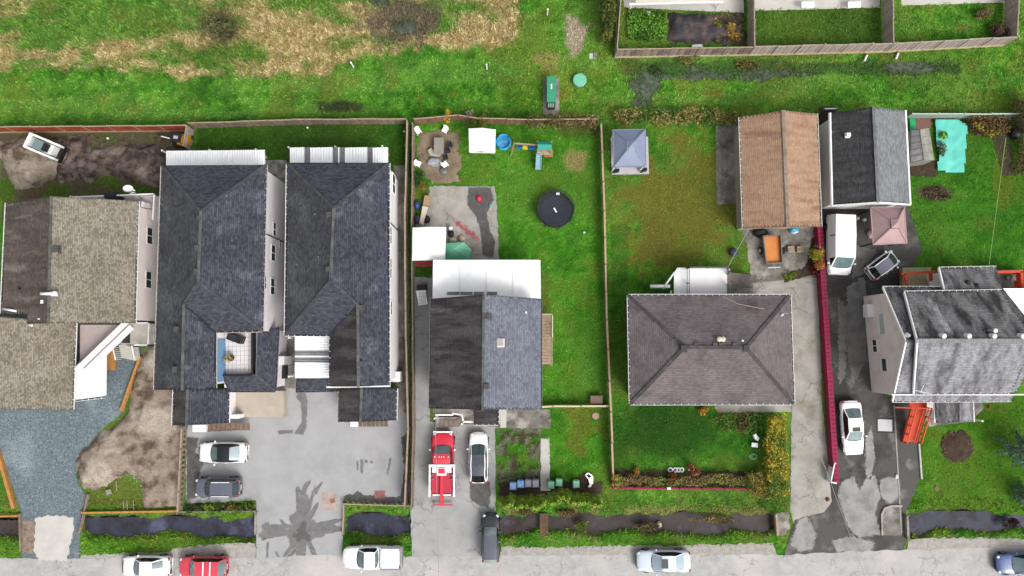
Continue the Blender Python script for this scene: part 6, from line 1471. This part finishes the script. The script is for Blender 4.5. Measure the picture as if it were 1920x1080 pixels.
# red crate below the shelter, folding chairs by the side
r = slabthing('red_crates', 'rust red crates below the white shelter', 'crate', [(780,490),(812,490),(812,500),(780,500)], .5, .5, M('rust_crate', S(178,74,58), .7, S(140,52,42), 3, 6), 'crate')
r = thing('stacked_rack', 'white slatted rack leaning beside the middle house', 'rack', at(791,558)); MB().slab([at(*q,.9) for q in ((780,545),(798,544),(802,570),(785,573))], .08).build('rack_frame', m_white, r)
for k in range(4): MB().slab([at(785,549+k*6,.98), at(798,548+k*6,.98), at(799,552+k*6,.98), at(786,553+k*6,.98)], .06).build('slat', M('pale_slat%d'%k, S(228,224,220), .7), r)
r = slabthing('black_box', 'black storage tub above the white rack beside the house', 'box', [(782,534),(800,533),(800,543),(782,543)], .5, .5, m_black, 'tub')
MB().slab([at(*q,.02) for q in ((782,504),(810,504),(810,535),(784,535))], .02)
# garage side rubbish and lamp
bag('propane_tank', 'white gas bottle left of the pink gazebo', 'bottle', 1606, 410, (.18,.18,.3), m_white); bag('propane_tank', 'white gas bottle touching the pink gazebo', 'bottle', 1619, 413, (.16,.16,.3), m_white); bag('sack', 'beige sack against the side of the pink gazebo', 'sack', 1630, 440, (.3,.4,.3), M('beige_sack', S(206,184,178), .8))
bag('bucket', 'white bucket between the two garages, upper', 'bucket', 1547, 374, (.2,.2,.35), m_white); bag('bucket', 'white bucket between the two garages, lower', 'bucket', 1545, 384, (.2,.2,.35), m_white); bag('stored_junk', 'dark stored junk in the gap between the garages', 'junk', 1545, 282, (.4,1.2,.5), m_black); bag('stored_junk', 'pale stored bundle in the gap between the garages', 'junk', 1541, 268, (.3,.35,.4), M('pale_bundle', S(190,190,200), .7)); 
r = slabthing('pallet', 'tan pallet in the gap between the garages', 'pallet', [(1537,334),(1555,332),(1556,350),(1537,352)], .3, .12, m_timberlt, 'deck')
# power lines and their masts
def wire(label, pts, r_=.03, mat=None):
    W = [at(*p) for p in pts]; o = MB().tube([p-W[0] for p in W], r_, 4).build('overhead_wire', mat or m_galv); o.location = W[0]; return tag(o, label, 'wire')
def sag(a, b, n=12, d=.35): return [(a[0]+(b[0]-a[0])*t, a[1]+(b[1]-a[1])*t, a[2]+(b[2]-a[2])*t-d*4*t*(1-t)) for t in [k/n for k in range(n+1)]]
wm_ = M('wire_grey', S(168,168,168), .6)
wire('thin overhead wire crossing the concrete drive down to the road', sag((1488,715,4.4),(1640,1130,7.5)), .02, wm_); wire('thin overhead wire over the red tow truck', sag((816,770,3.0),(824,1150,7.5)), .02, wm_)
wire('pale clothes line from the deck corner to the brown garage', sag((1364,502,3.4),(1405,428,2.9),6,.1), .03, wm_); wire('thin line across the right back lawn', sag((1886,258,3),(1854,500,3.4)), .022, M('line_green', S(150,190,120), .6))
wire('thin overhead wire from the plum roof across its eave', sag((1480,738,4.5),(1560,905,4.8),8,.2), .016, wm_)
# satellite dish on the balcony and balcony furniture
r = thing('satellite_dish', 'white satellite dish on the balcony corner of the beige house', 'dish', at(243,358,3.9)); p = at(240,352,4.2)
m = MB(); m.lathe([(.02,0),(.25,.03),(.42,.12),(.43,.13),(.25,.05),(.02,.02)], (0,0,0), 18); R_ = Matrix.Rotation(1.0,3,'X')@Matrix.Rotation(.4,3,'Y'); m.v = [tuple(R_@Vector(v)+p) for v in m.v]; m.build('dish', m_white, r, True); MB().tube([p, p+Vector((.6,-.25,-.1))], .06, 6).build('feed_arm', m_white, r); MB().tube([at(246,360,2.9), p], .03, 6).build('mast', m_black, r)
r = thing('covered_grill', 'barbecue under a black cover on the beige balcony', 'barbecue', at(219,370,2.9)); p = at(219,370,2.9); m = MB(); 
m.v = [(p.x+a*1.4*s, p.y+b*.6*s, p.z+z_) for z_, s in ((0,.5),(.8,.52),(1.05,.4)) for a, b in ((-1,-.6),(-.7,-1),(.7,-1),(1,-.6),(1,.6),(.7,1),(-.7,1),(-1,.6))]
m.f = [(i*8+j,i*8+(j+1)%8,(i+1)*8+(j+1)%8,(i+1)*8+j) for i in range(2) for j in range(8)]+[tuple(16+j for j in range(8))]; m.build('cover', m_charcoal, r); MB().box(p+Vector((0,0,.02)), (.9,.4,.04)).build('base', m_black, r)
for x_, y_, a, lab in ((259,371,.6,'folding chair on the balcony next to the barbecue'),(281,387,1.4,'folding chair at the balcony side rail')):
    p = at(x_,y_,2.9); r = thing('folding_chair', lab, 'chair', tuple(p), a, local=True); MB().box((0,0,.42), (.5,.5,.04)).build('seat', M('chair_canvas%d'%int(x_), S(196,188,186), .8), r); MB().box((0,.27,.7), (.5,.05,.5)).build('backrest', m_white, r)
    for e in (-.24,.24): MB().bar((e,-.3,0),(e,.25,.45), .035, .035).build('leg', m_black, r); MB().bar((e,.3,0),(e,-.2,.45), .035, .035).build('leg', m_black, r)
r = thing('covered_grill', 'barbecue under a black cover on the tiled rooftop balcony', 'barbecue', at(447,634,3.45)); p = at(447,634,3.45); MB().box(p+Vector((0,0,.5)), (1.3,.65,1.0), -.35).build('cover', m_black, r); MB().box(p+Vector((-.15,.05,1.02)), (.7,.5,.08), -.35).build('lid', m_charcoal, r)
r = thing('planter', 'potted dried plant on the tiled rooftop balcony', 'planter', at(436,671,3.45)); p = at(436,671,3.45); MB().lathe([(.2,0),(.3,.4),(.26,.4),(.24,.34)], p, 12).build('pot', m_black, r); 
# round stone-edged bed extras, pedestals, marker posts
for x_, y_, lab in ((663,126,'short white marker post in the field edge'),(913,130,'white marker post at the right field edge'),(1026,28,'pale post beside the bare track')):
    p = at(x_,y_); r = thing('marker_post', lab, 'post', (p.x,p.y,0), local=True); MB().tube([(0,0,0),(0,0,1.1)], .07, 8).build('post', m_white, r); MB().tube([(0,0,1.1),(0,0,1.16)], .09, 8).build('post_cap', m_white, r)
for x_, y_, lab in ((1621,111,'left white drain pipe sticking out under the panel fence'),(1680,107,'right white drain pipe sticking out under the panel fence')):
    p = at(x_,y_); r = thing('drain_pipe', lab, 'pipe', (p.x,p.y,.15), local=True); MB().tube([(-.1,-.25,0),(.15,.35,.05)], .1, 10).build('pipe', m_white, r); MB().tube([(.12,.3,.045),(.17,.42,.06)], .12, 10).build('collar', M('pipe_collar%d'%x_, S(210,110,80), .6), r)
r = slabthing('paver_pair', 'pair of pale paving slabs on the grass near the well cover', 'paver', [(1105,100),(1111,99),(1112,110),(1105,111)], .06, .06, m_concnew, 'paver'); MB().slab([at(*q,.07) for q in ((1113,98),(1120,98),(1120,110),(1113,111))], .07).build('paver', m_concdark, r)
# white bench and hose on the dark lawn
r = thing('garden_bench', 'white stone garden seat beside the yellow hedge', 'seat', at(1417,828)); MB().slab([at(*q,.4) for q in ((1410,830),(1421,831),(1421,839),(1409,838))], .1).build('seat', m_white, r); MB().slab([at(*q,.3) for q in ((1411,831),(1420,832),(1420,838),(1410,837))], .3).build('pedestal', m_conc, r); MB().slab([at(*q,.5) for q in ((1413,816),(1417,813),(1424,822),(1421,827),(1416,824))], .45).build('side_block', m_white, r)
r = thing('garden_hose', 'coiled green hose on the lawn beside the yellow hedge', 'hose', at(1412,856)); hm = M('hose_green', S(120,180,110), .5)
for k in range(5): MB().tube([at(1412+(7-k*.8)*math.cos(2*PI*q/20)+k*.5, 856+(6-k*.7)*math.sin(2*PI*q/20), .04+.02*k) for q in range(21)], .03, 5).build('hose_coil', hm, r)
r = slabthing('letter_box', 'small white letter box on the crimson rail fence', 'letter box', [(1251,914),(1258,914),(1258,918),(1251,918)], .8, .3, m_white, 'box'); MB().box(at(1254,916,.3), (.06,.06,.5)).build('post', m_galv, r)
r = slabthing('dog_kennel', 'grey timber survey frame in the grass at the dirt lot', 'frame', [(198,919),(207,917),(210,926),(199,929)], .2, .1, M('grey_frame', S(150,150,130), .8), 'frame_top')
for x_, y0, y1, lab in ((218,902,920,'leftmost thin stake lying on the small grass patch'),(231,938,956,'second thin stake on the small grass patch'),(238,938,956,'third thin stake on the small grass patch'),(250,938,956,'rightmost thin stake on the small grass patch')):
    A, B = at(x_,y0,.1), at(x_+1,y1,.1); r = thing('timber_stake', lab, 'stake', A); MB().bar(A, B, .06, .06).build('stake', m_timberlt, r)
r = slabthing('timber_pile', 'stack of fresh timber boards beside the entrance stairs', 'lumber', [(198,653),(216,653),(216,693),(199,693)], .25, .2, m_cedar, 'board_layer')
for k in range(5): MB().slab([at(197+k*3.8,652,.35), at(200.4+k*3.8,652,.35), at(200.8+k*3.8,694,.35), at(197.4+k*3.8,694,.35)], .09).build('board', m_cedar, r)
stone('small red flower pot near the right house porch', 1853, 763, 3, 3, .1, M('terracotta', S(170,80,60), .8), 'flower_pot', 1.2); stone('flat brown stepping stone on the right lawn', 1756, 916, 4, 5, .03, M('brown_stone', S(130,112,88), .9), 'stepping_stone', .15)
stone('white lamp globe beside the right driveway seam', 1680, 893, 2.5, 4, .1, m_white, 'globe', 1); stone('dark red cap stone at the end of the crimson wall', 1551, 936, 4, 4, .06, M('dark_red_stone', S(120,50,50), .8), 'cap_stone', .5)
stone('white pot on the left edge of the vegetable lawn', 1215, 26, 5, 5, .1, m_white, 'garden_pot', .7); stone('white crate-like pot on the black vegetable bed', 1293, 41, 5, 6, .1, m_white, 'garden_pot', .8); stone('orange pot on the black vegetable bed', 1340, 37, 5, 4, .1, M('orange_pot', S(216,130,100), .7), 'garden_pot', .8)
r = slabthing('meter_pedestal', 'white pedestal lying at the foot of the vegetable garden fence', 'pedestal', [(1298,84),(1316,83),(1318,88),(1298,88)], .4, .3, m_white, 'body')

for x_, y_, lab in ((1095,436,'small white ball on the lawn below the trampoline'),(577,240,'small white ball on the dark strip behind the two dark houses'),(758,247,'small white ball in the corner by the long fence'),(203,260,'pale lump of rubble on the mud near the red fence'),(1222,221,'small white plastic jug in the wild brush')):
    stone(lab, x_, y_, 2.2, 2.2, .1, m_white, 'ball', 1)
for x_, y_, lab in ((792,326,'upper yellow-white pot beside the patio plant'),(791,331,'lower yellow-white pot beside the patio plant')):
    stone(lab, x_, y_, 2.5, 2, .1, M('pale_pot%d'%y_, S(226,226,160), .7), 'garden_pot', 1)
# ------------------------------------------------------------------ plants
def leafmat(name, c, c2=None, isl=.35): return M(name, S(*c), .7, S(*c2) if c2 else None, 1.2, 4, .4, .6, spec=.2, island=isl)
def leaves(name, C, size, mat, parent=None, flat=.5, aspect=.6, kind=None):
    n = len(C); a = rng.normal(size=(n,3)); a[:,2] *= flat; a /= np.linalg.norm(a,axis=1)[:,None]+1e-9
    b = rng.normal(size=(n,3)); b = np.cross(a,b); b /= np.linalg.norm(b,axis=1)[:,None]+1e-9
    s = size*(.6+.8*rng.random(n))[:,None]
    V = np.stack([C-a*s*.5, C+b*s*aspect*.5-a*s*.05, C+a*s*.5, C-b*s*aspect*.5-a*s*.05],1).reshape(-1,3)
    return npmesh(name, V, np.arange(n*4).reshape(-1,4), mat, parent, kind=kind)
def ellip(n, c, r, lumps=5, seed=0, low=0):
    """points through an uneven crown: a few overlapping lobes"""
    g = np.random.default_rng(seed); out = []; c = np.array(c, float); r = np.array(r, float)
    for k in range(lumps):
        o = g.normal(size=3)*.42; o[2] = abs(o[2])*.6
        rr = .45+.35*g.random(); d = g.normal(size=(n//lumps,3)); d /= np.linalg.norm(d,axis=1)[:,None]
        d *= (.55+.45*g.random(n//lumps)**.5)[:,None]; p = (o+d*rr)*r; out.append(p)
    P = np.concatenate(out)+c; P[:,2] = np.maximum(P[:,2], low+.03); return P
def bush(name, label, cat, px, py, rx, ry, h, c, c2=None, n=350, size=.16, seed=None, group=None, lumps=6, isl=.35, stems=True):
    p = at(px,py); r = thing(name, label, cat, (p.x,p.y,0), group=group, local=True); seed = seed or int(px*3+py)
    leaves('foliage', ellip(n,(0,0,h*.45),(rx/19.7*1.25,ry/19.7*1.25,h*.55),lumps,seed), size, leafmat(name+'_leaf',c,c2,isl), r)
    if stems:
        m = MB(); g = random.Random(seed)
        for k in range(5): a = g.uniform(0,6.28); m.tube([(0,0,0),(math.cos(a)*rx/50,math.sin(a)*ry/50,h*.4),(math.cos(a)*rx/26,math.sin(a)*ry/26,h*.75)], .03, 5, .012)
        m.build('stem', M(name+'_stem',S(84,66,50),.9), r)
    return r
# cedar hedge rows
def cedar():
    r = thing('cedar_shrub','x','shrub',(0,0,0),local=True); g = np.random.default_rng(3); n = 900
    z = .25+g.random(n)**.8*1.9; rad = (.36*(1-z/2.3)**.7+.03)*(.75+.3*g.random(n)); a = g.random(n)*2*PI
    leaves('foliage', np.stack([rad*np.cos(a),rad*np.sin(a),z+.05],1), .13, leafmat('cedar_leaf',(166,196,72),(122,160,52),.35), r, flat=.55, aspect=.7)
    MB().tube([(0,0,0),(0,0,1.5)], .05, 6, .015).build('trunk', M('cedar_bark',S(90,66,50),.95), r); return r
cd0 = cedar(); first = True; ORD = ['leftmost','second','third','fourth','fifth','sixth','seventh','eighth','ninth','tenth']
for row, lab in (([(940+k*9.4, 934+(k%2)*3+random.uniform(-2,2)) for k in range(9)],'young cedar from the left in the hedge row below the blue bins'), ([(1034,930),(1043,926),(1052,922),(1062,924),(1070,930),(1079,929),(1089,931),(1099,931),(1108,932),(1117,933)],'young cedar from the left in the hedge row below the green bins')):
    for q_, (x_, y_) in enumerate(row):
        lab_ = (ORD[q_]+' '+lab).replace('leftmost young cedar from the left','leftmost young cedar')
        p = at(x_,y_); sc = random.uniform(1.25,1.55); 
        if first: cd0.location = (p.x,p.y,0); cd0['label'] = lab_; cd0['group'] = lab.replace('young cedar from the left in','cedars of'); first = False
        else: c_ = clone(cd0,(p.x,p.y,0),random.uniform(0,6.28),lab_,(sc,sc,sc*random.uniform(.9,1.15))); c_['group'] = lab.replace('young cedar from the left in','cedars of')
# shrubs by the dark SUV
for k,(x_,c,lab) in enumerate(((358,(62,84,34),'low dark shrub nearest the fence beside the dark SUV'),(376,(76,104,38),'low green shrub second from the fence below the dark SUV'),(393,(150,190,44),'bright lime shrub below the dark SUV'),(411,(84,116,40),'low green shrub right of the lime shrub'),(436,(150,140,50),'yellowing shrub right of the middle below the dark SUV'),(455,(92,120,36),'low green shrub second from the lot corner'),(471,(110,132,44),'low shrub at the lot corner beside the ditch'))):
    bush('low_shrub',lab,'shrub',x_,950,8,6,.7,c,(50,70,28),220,.15,k+11)
# yellow hedge
def hedge(label, poly, h, c, c2, n, size, seed, name='hedge', c3_=None):
    P = np.array([at(a,b)[:2] for a,b in poly]); x0,y0 = P.min(0); x1,y1 = P.max(0); g = np.random.default_rng(seed); pts = []
    X = x0+(x1-x0)*g.random(n*3); Y = y0+(y1-y0)*g.random(n*3); jx = (fbm(X*.9,Y*.9,seed%5)-.5)*1.0; jy = (fbm(X*.9+7,Y*.9,seed%5+1)-.5)*1.0
    ok = inpoly(X+jx,Y+jy,[tuple(p) for p in P]); X = X[ok][:n]; Y = Y[ok][:n]
    top = h*(.75+.45*fbm(X*1.1,Y*1.1,seed%7,3)); Z = top*(1-g.random(len(X))**2.2*.9)
    c_ = P.mean(0); r = thing(name,label,'hedge',(c_[0],c_[1],0)); k = g.random(len(X))<.5
    nb = fbm(X*.7,Y*.7,seed%6+1,3)+.25*(g.random(len(X))-.5); A = nb>(.55 if name == 'hedge' else .5)
    leaves('foliage',np.stack([X,Y,Z],1)[A],size,leafmat(name+'_leaf_a%d'%seed,c),r); leaves('foliage',np.stack([X,Y,Z],1)[~A],size,leafmat(name+'_leaf_b%d'%seed,c2),r)
    sm__ = M(name+'_stem%d'%seed,S(80,62,46),.9)
    for q in range(6): i_ = g.integers(len(X)); MB().tube([(X[i_],Y[i_],0),(X[i_],Y[i_],h*.7)],.035,5,.015).build('stem',sm__,r)
    return r
hedge('tall yellow-green hedge between the dark lawn and the concrete drive',[(1431,772),(1458,770),(1462,830),(1468,880),(1468,925),(1440,935),(1428,900),(1426,830)],1.7,(196,178,62),(104,126,50),5600,.17,21)
hedge('rounded olive hedge corner at the end of the crimson rail',[(1398,882),(1418,878),(1436,910),(1440,934),(1412,932),(1396,915)],1.3,(150,136,66),(96,112,44),1900,.16,22,'corner_hedge')
hedge('tall dark green clipped hedge beside the vegetable garden fence',[(1124,-30),(1148,-30),(1146,60),(1142,92),(1126,90),(1122,40)],2.6,(72,88,34),(110,112,48),3000,.2,24,'clipped_hedge')
hedge('brown ivy tangle along the back fence above the swings',[(985,224),(1060,222),(1118,226),(1120,246),(1060,246),(990,240)],1.7,(150,124,88),(104,96,52),1500,.2,25,'ivy_tangle')
hedge('wild brown and green brush along the back of the olive lawn',[(1150,212),(1250,208),(1300,204),(1390,214),(1390,236),(1300,240),(1200,236),(1150,234)],1.0,(150,138,80),(80,106,40),2600,.22,26,'wild_brush')
hedge('reddish brown and gold shrubs in the far right border',[(1806,218),(1870,222),(1880,250),(1850,262),(1830,256),(1812,240)],1.2,(176,160,66),(116,92,56),1500,.2,27,'border_shrubs')
hedge('bare brown brush at the upper right corner',[(1888,196),(1930,186),(1930,262),(1900,260),(1884,236)],2.2,(110,88,62),(84,66,52),1700,.24,28,'bare_brush')
hedge('thin brown hedge strip down the far right border',[(1896,262),(1925,262),(1925,330),(1904,330)],.9,(118,92,66),(92,84,44),700,.2,29,'border_strip')
hedge('planting strip of mixed shrubs behind the crimson rail',[(1150,888),(1230,890),(1250,892),(1300,888),(1396,886),(1398,908),(1150,908)],.8,(132,142,70),(140,116,76),3200,.17,30,'flower_strip')
hedge('low green planting at the corner of the plum house',[(1350,770),(1425,774),(1424,806),(1390,815),(1352,800),(1325,785)],.6,(84,128,44),(112,100,56),1500,.16,31,'corner_planting')
hedge('leafy green vegetable plants left of the black bed',[(1176,22),(1248,24),(1248,78),(1176,78)],.5,(104,160,52),(70,116,40),1600,.22,33,'vegetable_plants')
hedge('mixed weeds along the right side of the black bed',[(1350,28),(1392,28),(1396,80),(1340,82)],.5,(120,120,56),(84,70,56),700,.2,34,'bed_weeds')
for a in ((1157,898,9,9,1.1,(172,160,66),'yellow-green shrub at the left end of the crimson rail'),(1193,882,5,5,.8,(206,150,50),'small orange shrub on the dark lawn edge'),(1258,893,8,7,.9,(140,70,40),'rust brown shrub below the tyre planters'),(1296,880,8,9,1.2,(172,112,76),'copper shrub right of the tyre planters'),(1318,767,6,5,.8,(206,150,60),'orange-tipped shrub at the plum house wall'),(1414,884,9,7,.8,(126,160,50),'bright green shrub at the hedge corner'),
          (842,224,6,7,1.7,(214,172,60),'golden shrub rising over the brown back fence'),(880,222,6,7,1.8,(150,140,126),'grey leafless shrub at the brown back fence'),(891,234,8,8,1.7,(104,118,42),'left conical cedar behind the white canopy tent'),(904,226,8,9,1.8,(126,122,48),'right conical cedar behind the white canopy tent'),
          (786,336,10,9,.9,(58,110,44),'dark green plant below the bare patio'),(795,352,9,7,.7,(160,138,66),'straw coloured plant above the fence clutter'),(1521,484,11,13,2.0,(176,170,54),'small lime and orange maple at the crimson wall'),(1528,492,8,10,2.0,(224,150,70),'orange half of the maple leaning on the crimson wall'),(1530,510,6,10,1.0,(116,42,36),'dark red shrub below the maple'),(1478,520,9,6,.5,(140,160,50),'lime ground cover at the edge of the yard slab'),
          (1761,255,5,5,1.0,(126,196,50),'bright green plant between greenhouse and tarp'),(1760,282,4,14,.9,(130,146,110),'grey-green plants along the tarp edge'),(1370,62,12,10,1.0,(214,172,80),'gold leaved shrub in the vegetable garden'),(1345,50,9,9,.7,(140,150,50),'yellow-green plants on the black bed'),(1862,62,16,14,1.3,(110,88,70),'bare brown shrub on the shrub lawn'),(1835,30,12,10,.9,(150,130,84),'tan shrub on the shrub lawn'),(415,54,22,20,.7,(128,130,84),'dark bare bush standing in the rough field'),
          (156,365,9,4,.7,(110,140,70),'potted green plants on the beige balcony'),(1753,360,26,10,.35,(118,100,78),'dry stalk patch on the right back lawn'),(1893,980,14,9,.5,(60,44,36),'dark dead branches hanging over the right ditch'),(1230,132,9,7,.5,(80,104,56),'reed clump in the bog below the mossy fence'),(1290,118,16,6,.5,(150,150,80),'straw reeds beside the bog below the mossy fence'),(1088,985,14,8,.45,(120,140,56),'green weed mat growing in the roadside ditch'),(985,958,16,5,.4,(128,104,74),'brown weeds on the bank left of the footbridge'),(1205,990,20,6,.4,(124,112,70),'brown weeds in the ditch near the pale boulder'),(1060,962,20,5,.4,(150,124,84),'tan weeds on the bank right of the footbridge'),(1345,972,26,5,.35,(150,136,80),'straw weeds on the far bank of the ditch'),(1395,122,22,7,.6,(140,130,72),'brown reeds along the foot of the panel fence')):
    x_,y_,rx,ry,hh,c,lab = a; z0 = 2.9 if 'balcony' in lab else 0
    b_ = bush('shrub' if 'cedar' not in lab else 'conical_cedar',lab,'shrub' if 'reed' not in lab else 'reeds',x_,y_,rx,ry,hh,c,tuple(int(v*.68) for v in c),int(220+rx*ry*3),.17)
    if z0: p = at(x_,y_+6,z0); b_.location = p
pp = at(436,671,3.9); o = leaves('dry_leaves',ellip(160,(pp.x,pp.y,pp.z+.1),(.75,.45,.4),5,8,3.4),.16,leafmat('dry_leaf',(206,190,130),(150,130,80)),None)
pl_ = [q for q in bpy.data.objects if q.get('label') == 'potted dried plant on the tiled rooftop balcony'][0]
for v in o.data.vertices: v.co -= ORG[pl_]
o.parent = pl_
# blue-green conifer at the right edge
def conifer(label, px, py, h, R, n, seed):
    p = at(px,py); r = thing('conifer_tree',label,'tree',(p.x,p.y,0),local=True); g = np.random.default_rng(seed); rr = random.Random(seed)
    MB().tube([(0,0,0),(.05,0,h*.5),(0,0,h*.97)],.16,8,.03).build('trunk',M('conifer_bark%d'%seed,S(92,74,60),.95),r)
    m = MB(); P = []
    for k in range(46):
        z = h*(.12+.85*k/46); L = R*(1-z/h)**.8*rr.uniform(.75,1.1)+.15; a = k*2.4+rr.uniform(-.3,.3); e = (math.cos(a)*L,math.sin(a)*L,z-.25*L); m.tube([(0,0,z),e],.035,4,.01)
        q = int(n/46*(.35+L/R)); t = .2+.8*g.random(q)**.7; base = np.stack([t*e[0],t*e[1],z+(e[2]-z)*t],1); P.append(base+g.normal(size=(q,3))*np.array([.2,.2,.09])*(1.25-t)[:,None])
    m.build('branch',M('conifer_branch%d'%seed,S(80,66,54),.95),r); P = np.concatenate(P)
    leaves('crown',P,.2,leafmat('conifer_leaf%d'%seed,(132,162,140),(84,118,96),.45),r,flat=.5,aspect=.35)
    return r
conifer('blue-green conifer tree on the right edge of the front lawn',1896,838,6.0,2.1,6500,5)
conifer('smaller blue-green conifer tree below the larger one at the right edge',1910,925,3.4,1.2,2600,6)
# ------------------------------------------------------------------ loose stones in gravel, mud and dirt
def pebbles(name, label, poly, n, s0, s1, mat, z, seed):
    g = np.random.default_rng(seed); P = np.array(poly,float); q = np.stack([P[:,0].min()+np.ptp(P[:,0])*g.random(n*3), P[:,1].min()+np.ptp(P[:,1])*g.random(n*3)],1)
    q = q[inpoly(q[:,0],q[:,1],poly)][:n]; C = atn(q,0.0); m_ = len(C); s = s0+(s1-s0)*g.random(m_)**2.5
    base = np.array([[1,0,0],[0,1,0],[-1,0,0],[0,-1,0],[0,0,.7]]); a = g.random(m_)*6.28; R2 = np.stack([np.stack([np.cos(a),-np.sin(a)],1),np.stack([np.sin(a),np.cos(a)],1)],1)
    V = np.repeat(base[None],m_,0)*s[:,None,None]*(.75+.5*g.random((m_,5,1))); xy = np.einsum('nij,nkj->nki',R2,V[:,:,:2]); V[:,:,:2] = xy; V += C[:,None,:]; V[:,:,2] += z
    F = np.array([[0,1,4],[1,2,4],[2,3,4],[3,0,4]]); Fq = (np.arange(m_)[:,None,None]*5+F[None]).reshape(-1,3)
    o = npmesh(name,V.reshape(-1,3),Fq,mat,k=3); return tag(o,label,'gravel',kind='stuff')
gp = [(0,775),(140,772),(190,760),(238,690),(228,772),(185,806),(150,850),(142,892),(160,930),(148,960),(46,965),(30,925),(0,845)]
pebbles('loose_gravel','loose blue-grey gravel stones on the driveway',gp,16000,.02,.07,M('gravel_stone',S(146,160,166),.9,S(104,116,124),3,island=.5),.01,1)
pebbles('rubble','pale stones scattered over the dirt lot',[(270,660),(300,660),(340,810),(340,945),(275,945),(262,905),(232,886),(196,905),(150,900),(150,860),(210,806),(245,776)],2600,.02,.10,M('rubble_stone',S(190,180,168),.9,S(120,104,90),3,island=.5),.1,2)
pebbles('clods','stones and clods on the muddy yard',[(6,262),(170,252),(322,276),(322,345),(200,318),(110,336),(30,352),(6,320)],3000,.03,.13,M('clod',S(120,104,92),.9,S(70,56,48),3,island=.5),.08,3)
pebbles('leaf_litter','fallen leaves and litter in the round bed',ringpts(1793,837,30),900,.03,.1,M('litter',S(112,88,70),.9,S(66,50,40),3,island=.5),.1,4)
# ------------------------------------------------------------------ grass
def tufts(name, label, sel, dens, hmin, hmax, wid, reach, seed, blades=3, tone=1.0):
    g = np.random.default_rng(seed); n = int(105*64*dens); x = -52.5+105*g.random(n); y = -26+64*g.random(n); px,py = photo_xy(x,y)
    jx = px+g.normal(size=n)*1.5; jy = py+g.normal(size=n)*1.5; ok = sel(px,py,x,y)
    for p in HARD: 
        xs = [q[0] for q in p]; ys = [q[1] for q in p]; c = ok & (jx>min(xs)) & (jx<max(xs)) & (jy>min(ys)) & (jy<max(ys))
        i_ = np.nonzero(c)[0]
        if len(i_): ok[i_[inpoly(jx[i_],jy[i_],p)]] = False
    ok &= ~((bog(x,y)>.08) & (g.random(n)<.62))
    d = ditch(x,y); ok &= d<.42; x = x[ok]; y = y[ok]; d = d[ok]; n = len(x)
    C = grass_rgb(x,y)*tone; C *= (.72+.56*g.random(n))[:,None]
    V = []; K = []; lum = C.mean(1)
    for b in range(blades):
        a = g.random(n)*2*PI; h = hmin+(hmax-hmin)*g.random(n)**1.4; rr = reach*(.4+.9*g.random(n)); w_ = wid*(.6+.8*g.random(n)); bx = x+g.normal(size=n)*.05; by = y+g.normal(size=n)*.05; z0 = -d-.03
        ca,sa = np.cos(a),np.sin(a); tx,ty = bx+ca*rr, by+sa*rr; ux,uy = -sa*w_/2, ca*w_/2
        V.append(np.stack([np.stack([bx-ux,by-uy,z0],1),np.stack([bx+ux,by+uy,z0],1),np.stack([tx+ux*.45,ty+uy*.45,z0+h],1),np.stack([tx-ux*.45,ty-uy*.45,z0+h],1)],1)); K.append(np.repeat((C*(.85+.3*g.random(n))[:,None])[:,None,:],4,1))
    V = np.concatenate(V).reshape(-1,3); K = np.concatenate(K).reshape(-1,3)
    o = npmesh(name,V,np.arange(len(V)).reshape(-1,4),m_grass,colr=np.clip(K,0,.9)); return tag(o,label,'grass',kind='stuff')
isfield = lambda px,py: (py < np.interp(px,[-300,0,330,430,600,650,700,960,990],[128,132,152,150,150,118,104,92,30])) & (px<985)
tufts('field_grass','rough straw and green grass of the open field',lambda px,py,x,y: isfield(px,py),22,.08,.36,.08,.24,31,4)
tufts('meadow_grass','lush green grass strip beyond the back fences',lambda px,py,x,y: (~isfield(px,py)) & (py<232),24,.05,.2,.08,.18,32,3)
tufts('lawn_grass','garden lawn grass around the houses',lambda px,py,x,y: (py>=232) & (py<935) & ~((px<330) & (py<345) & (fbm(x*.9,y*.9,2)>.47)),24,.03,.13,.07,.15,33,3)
tufts('verge_grass','rough verge grass along the roadside ditches',lambda px,py,x,y: (py>=935) & (py<1048),30,.05,.24,.07,.18,34,3)
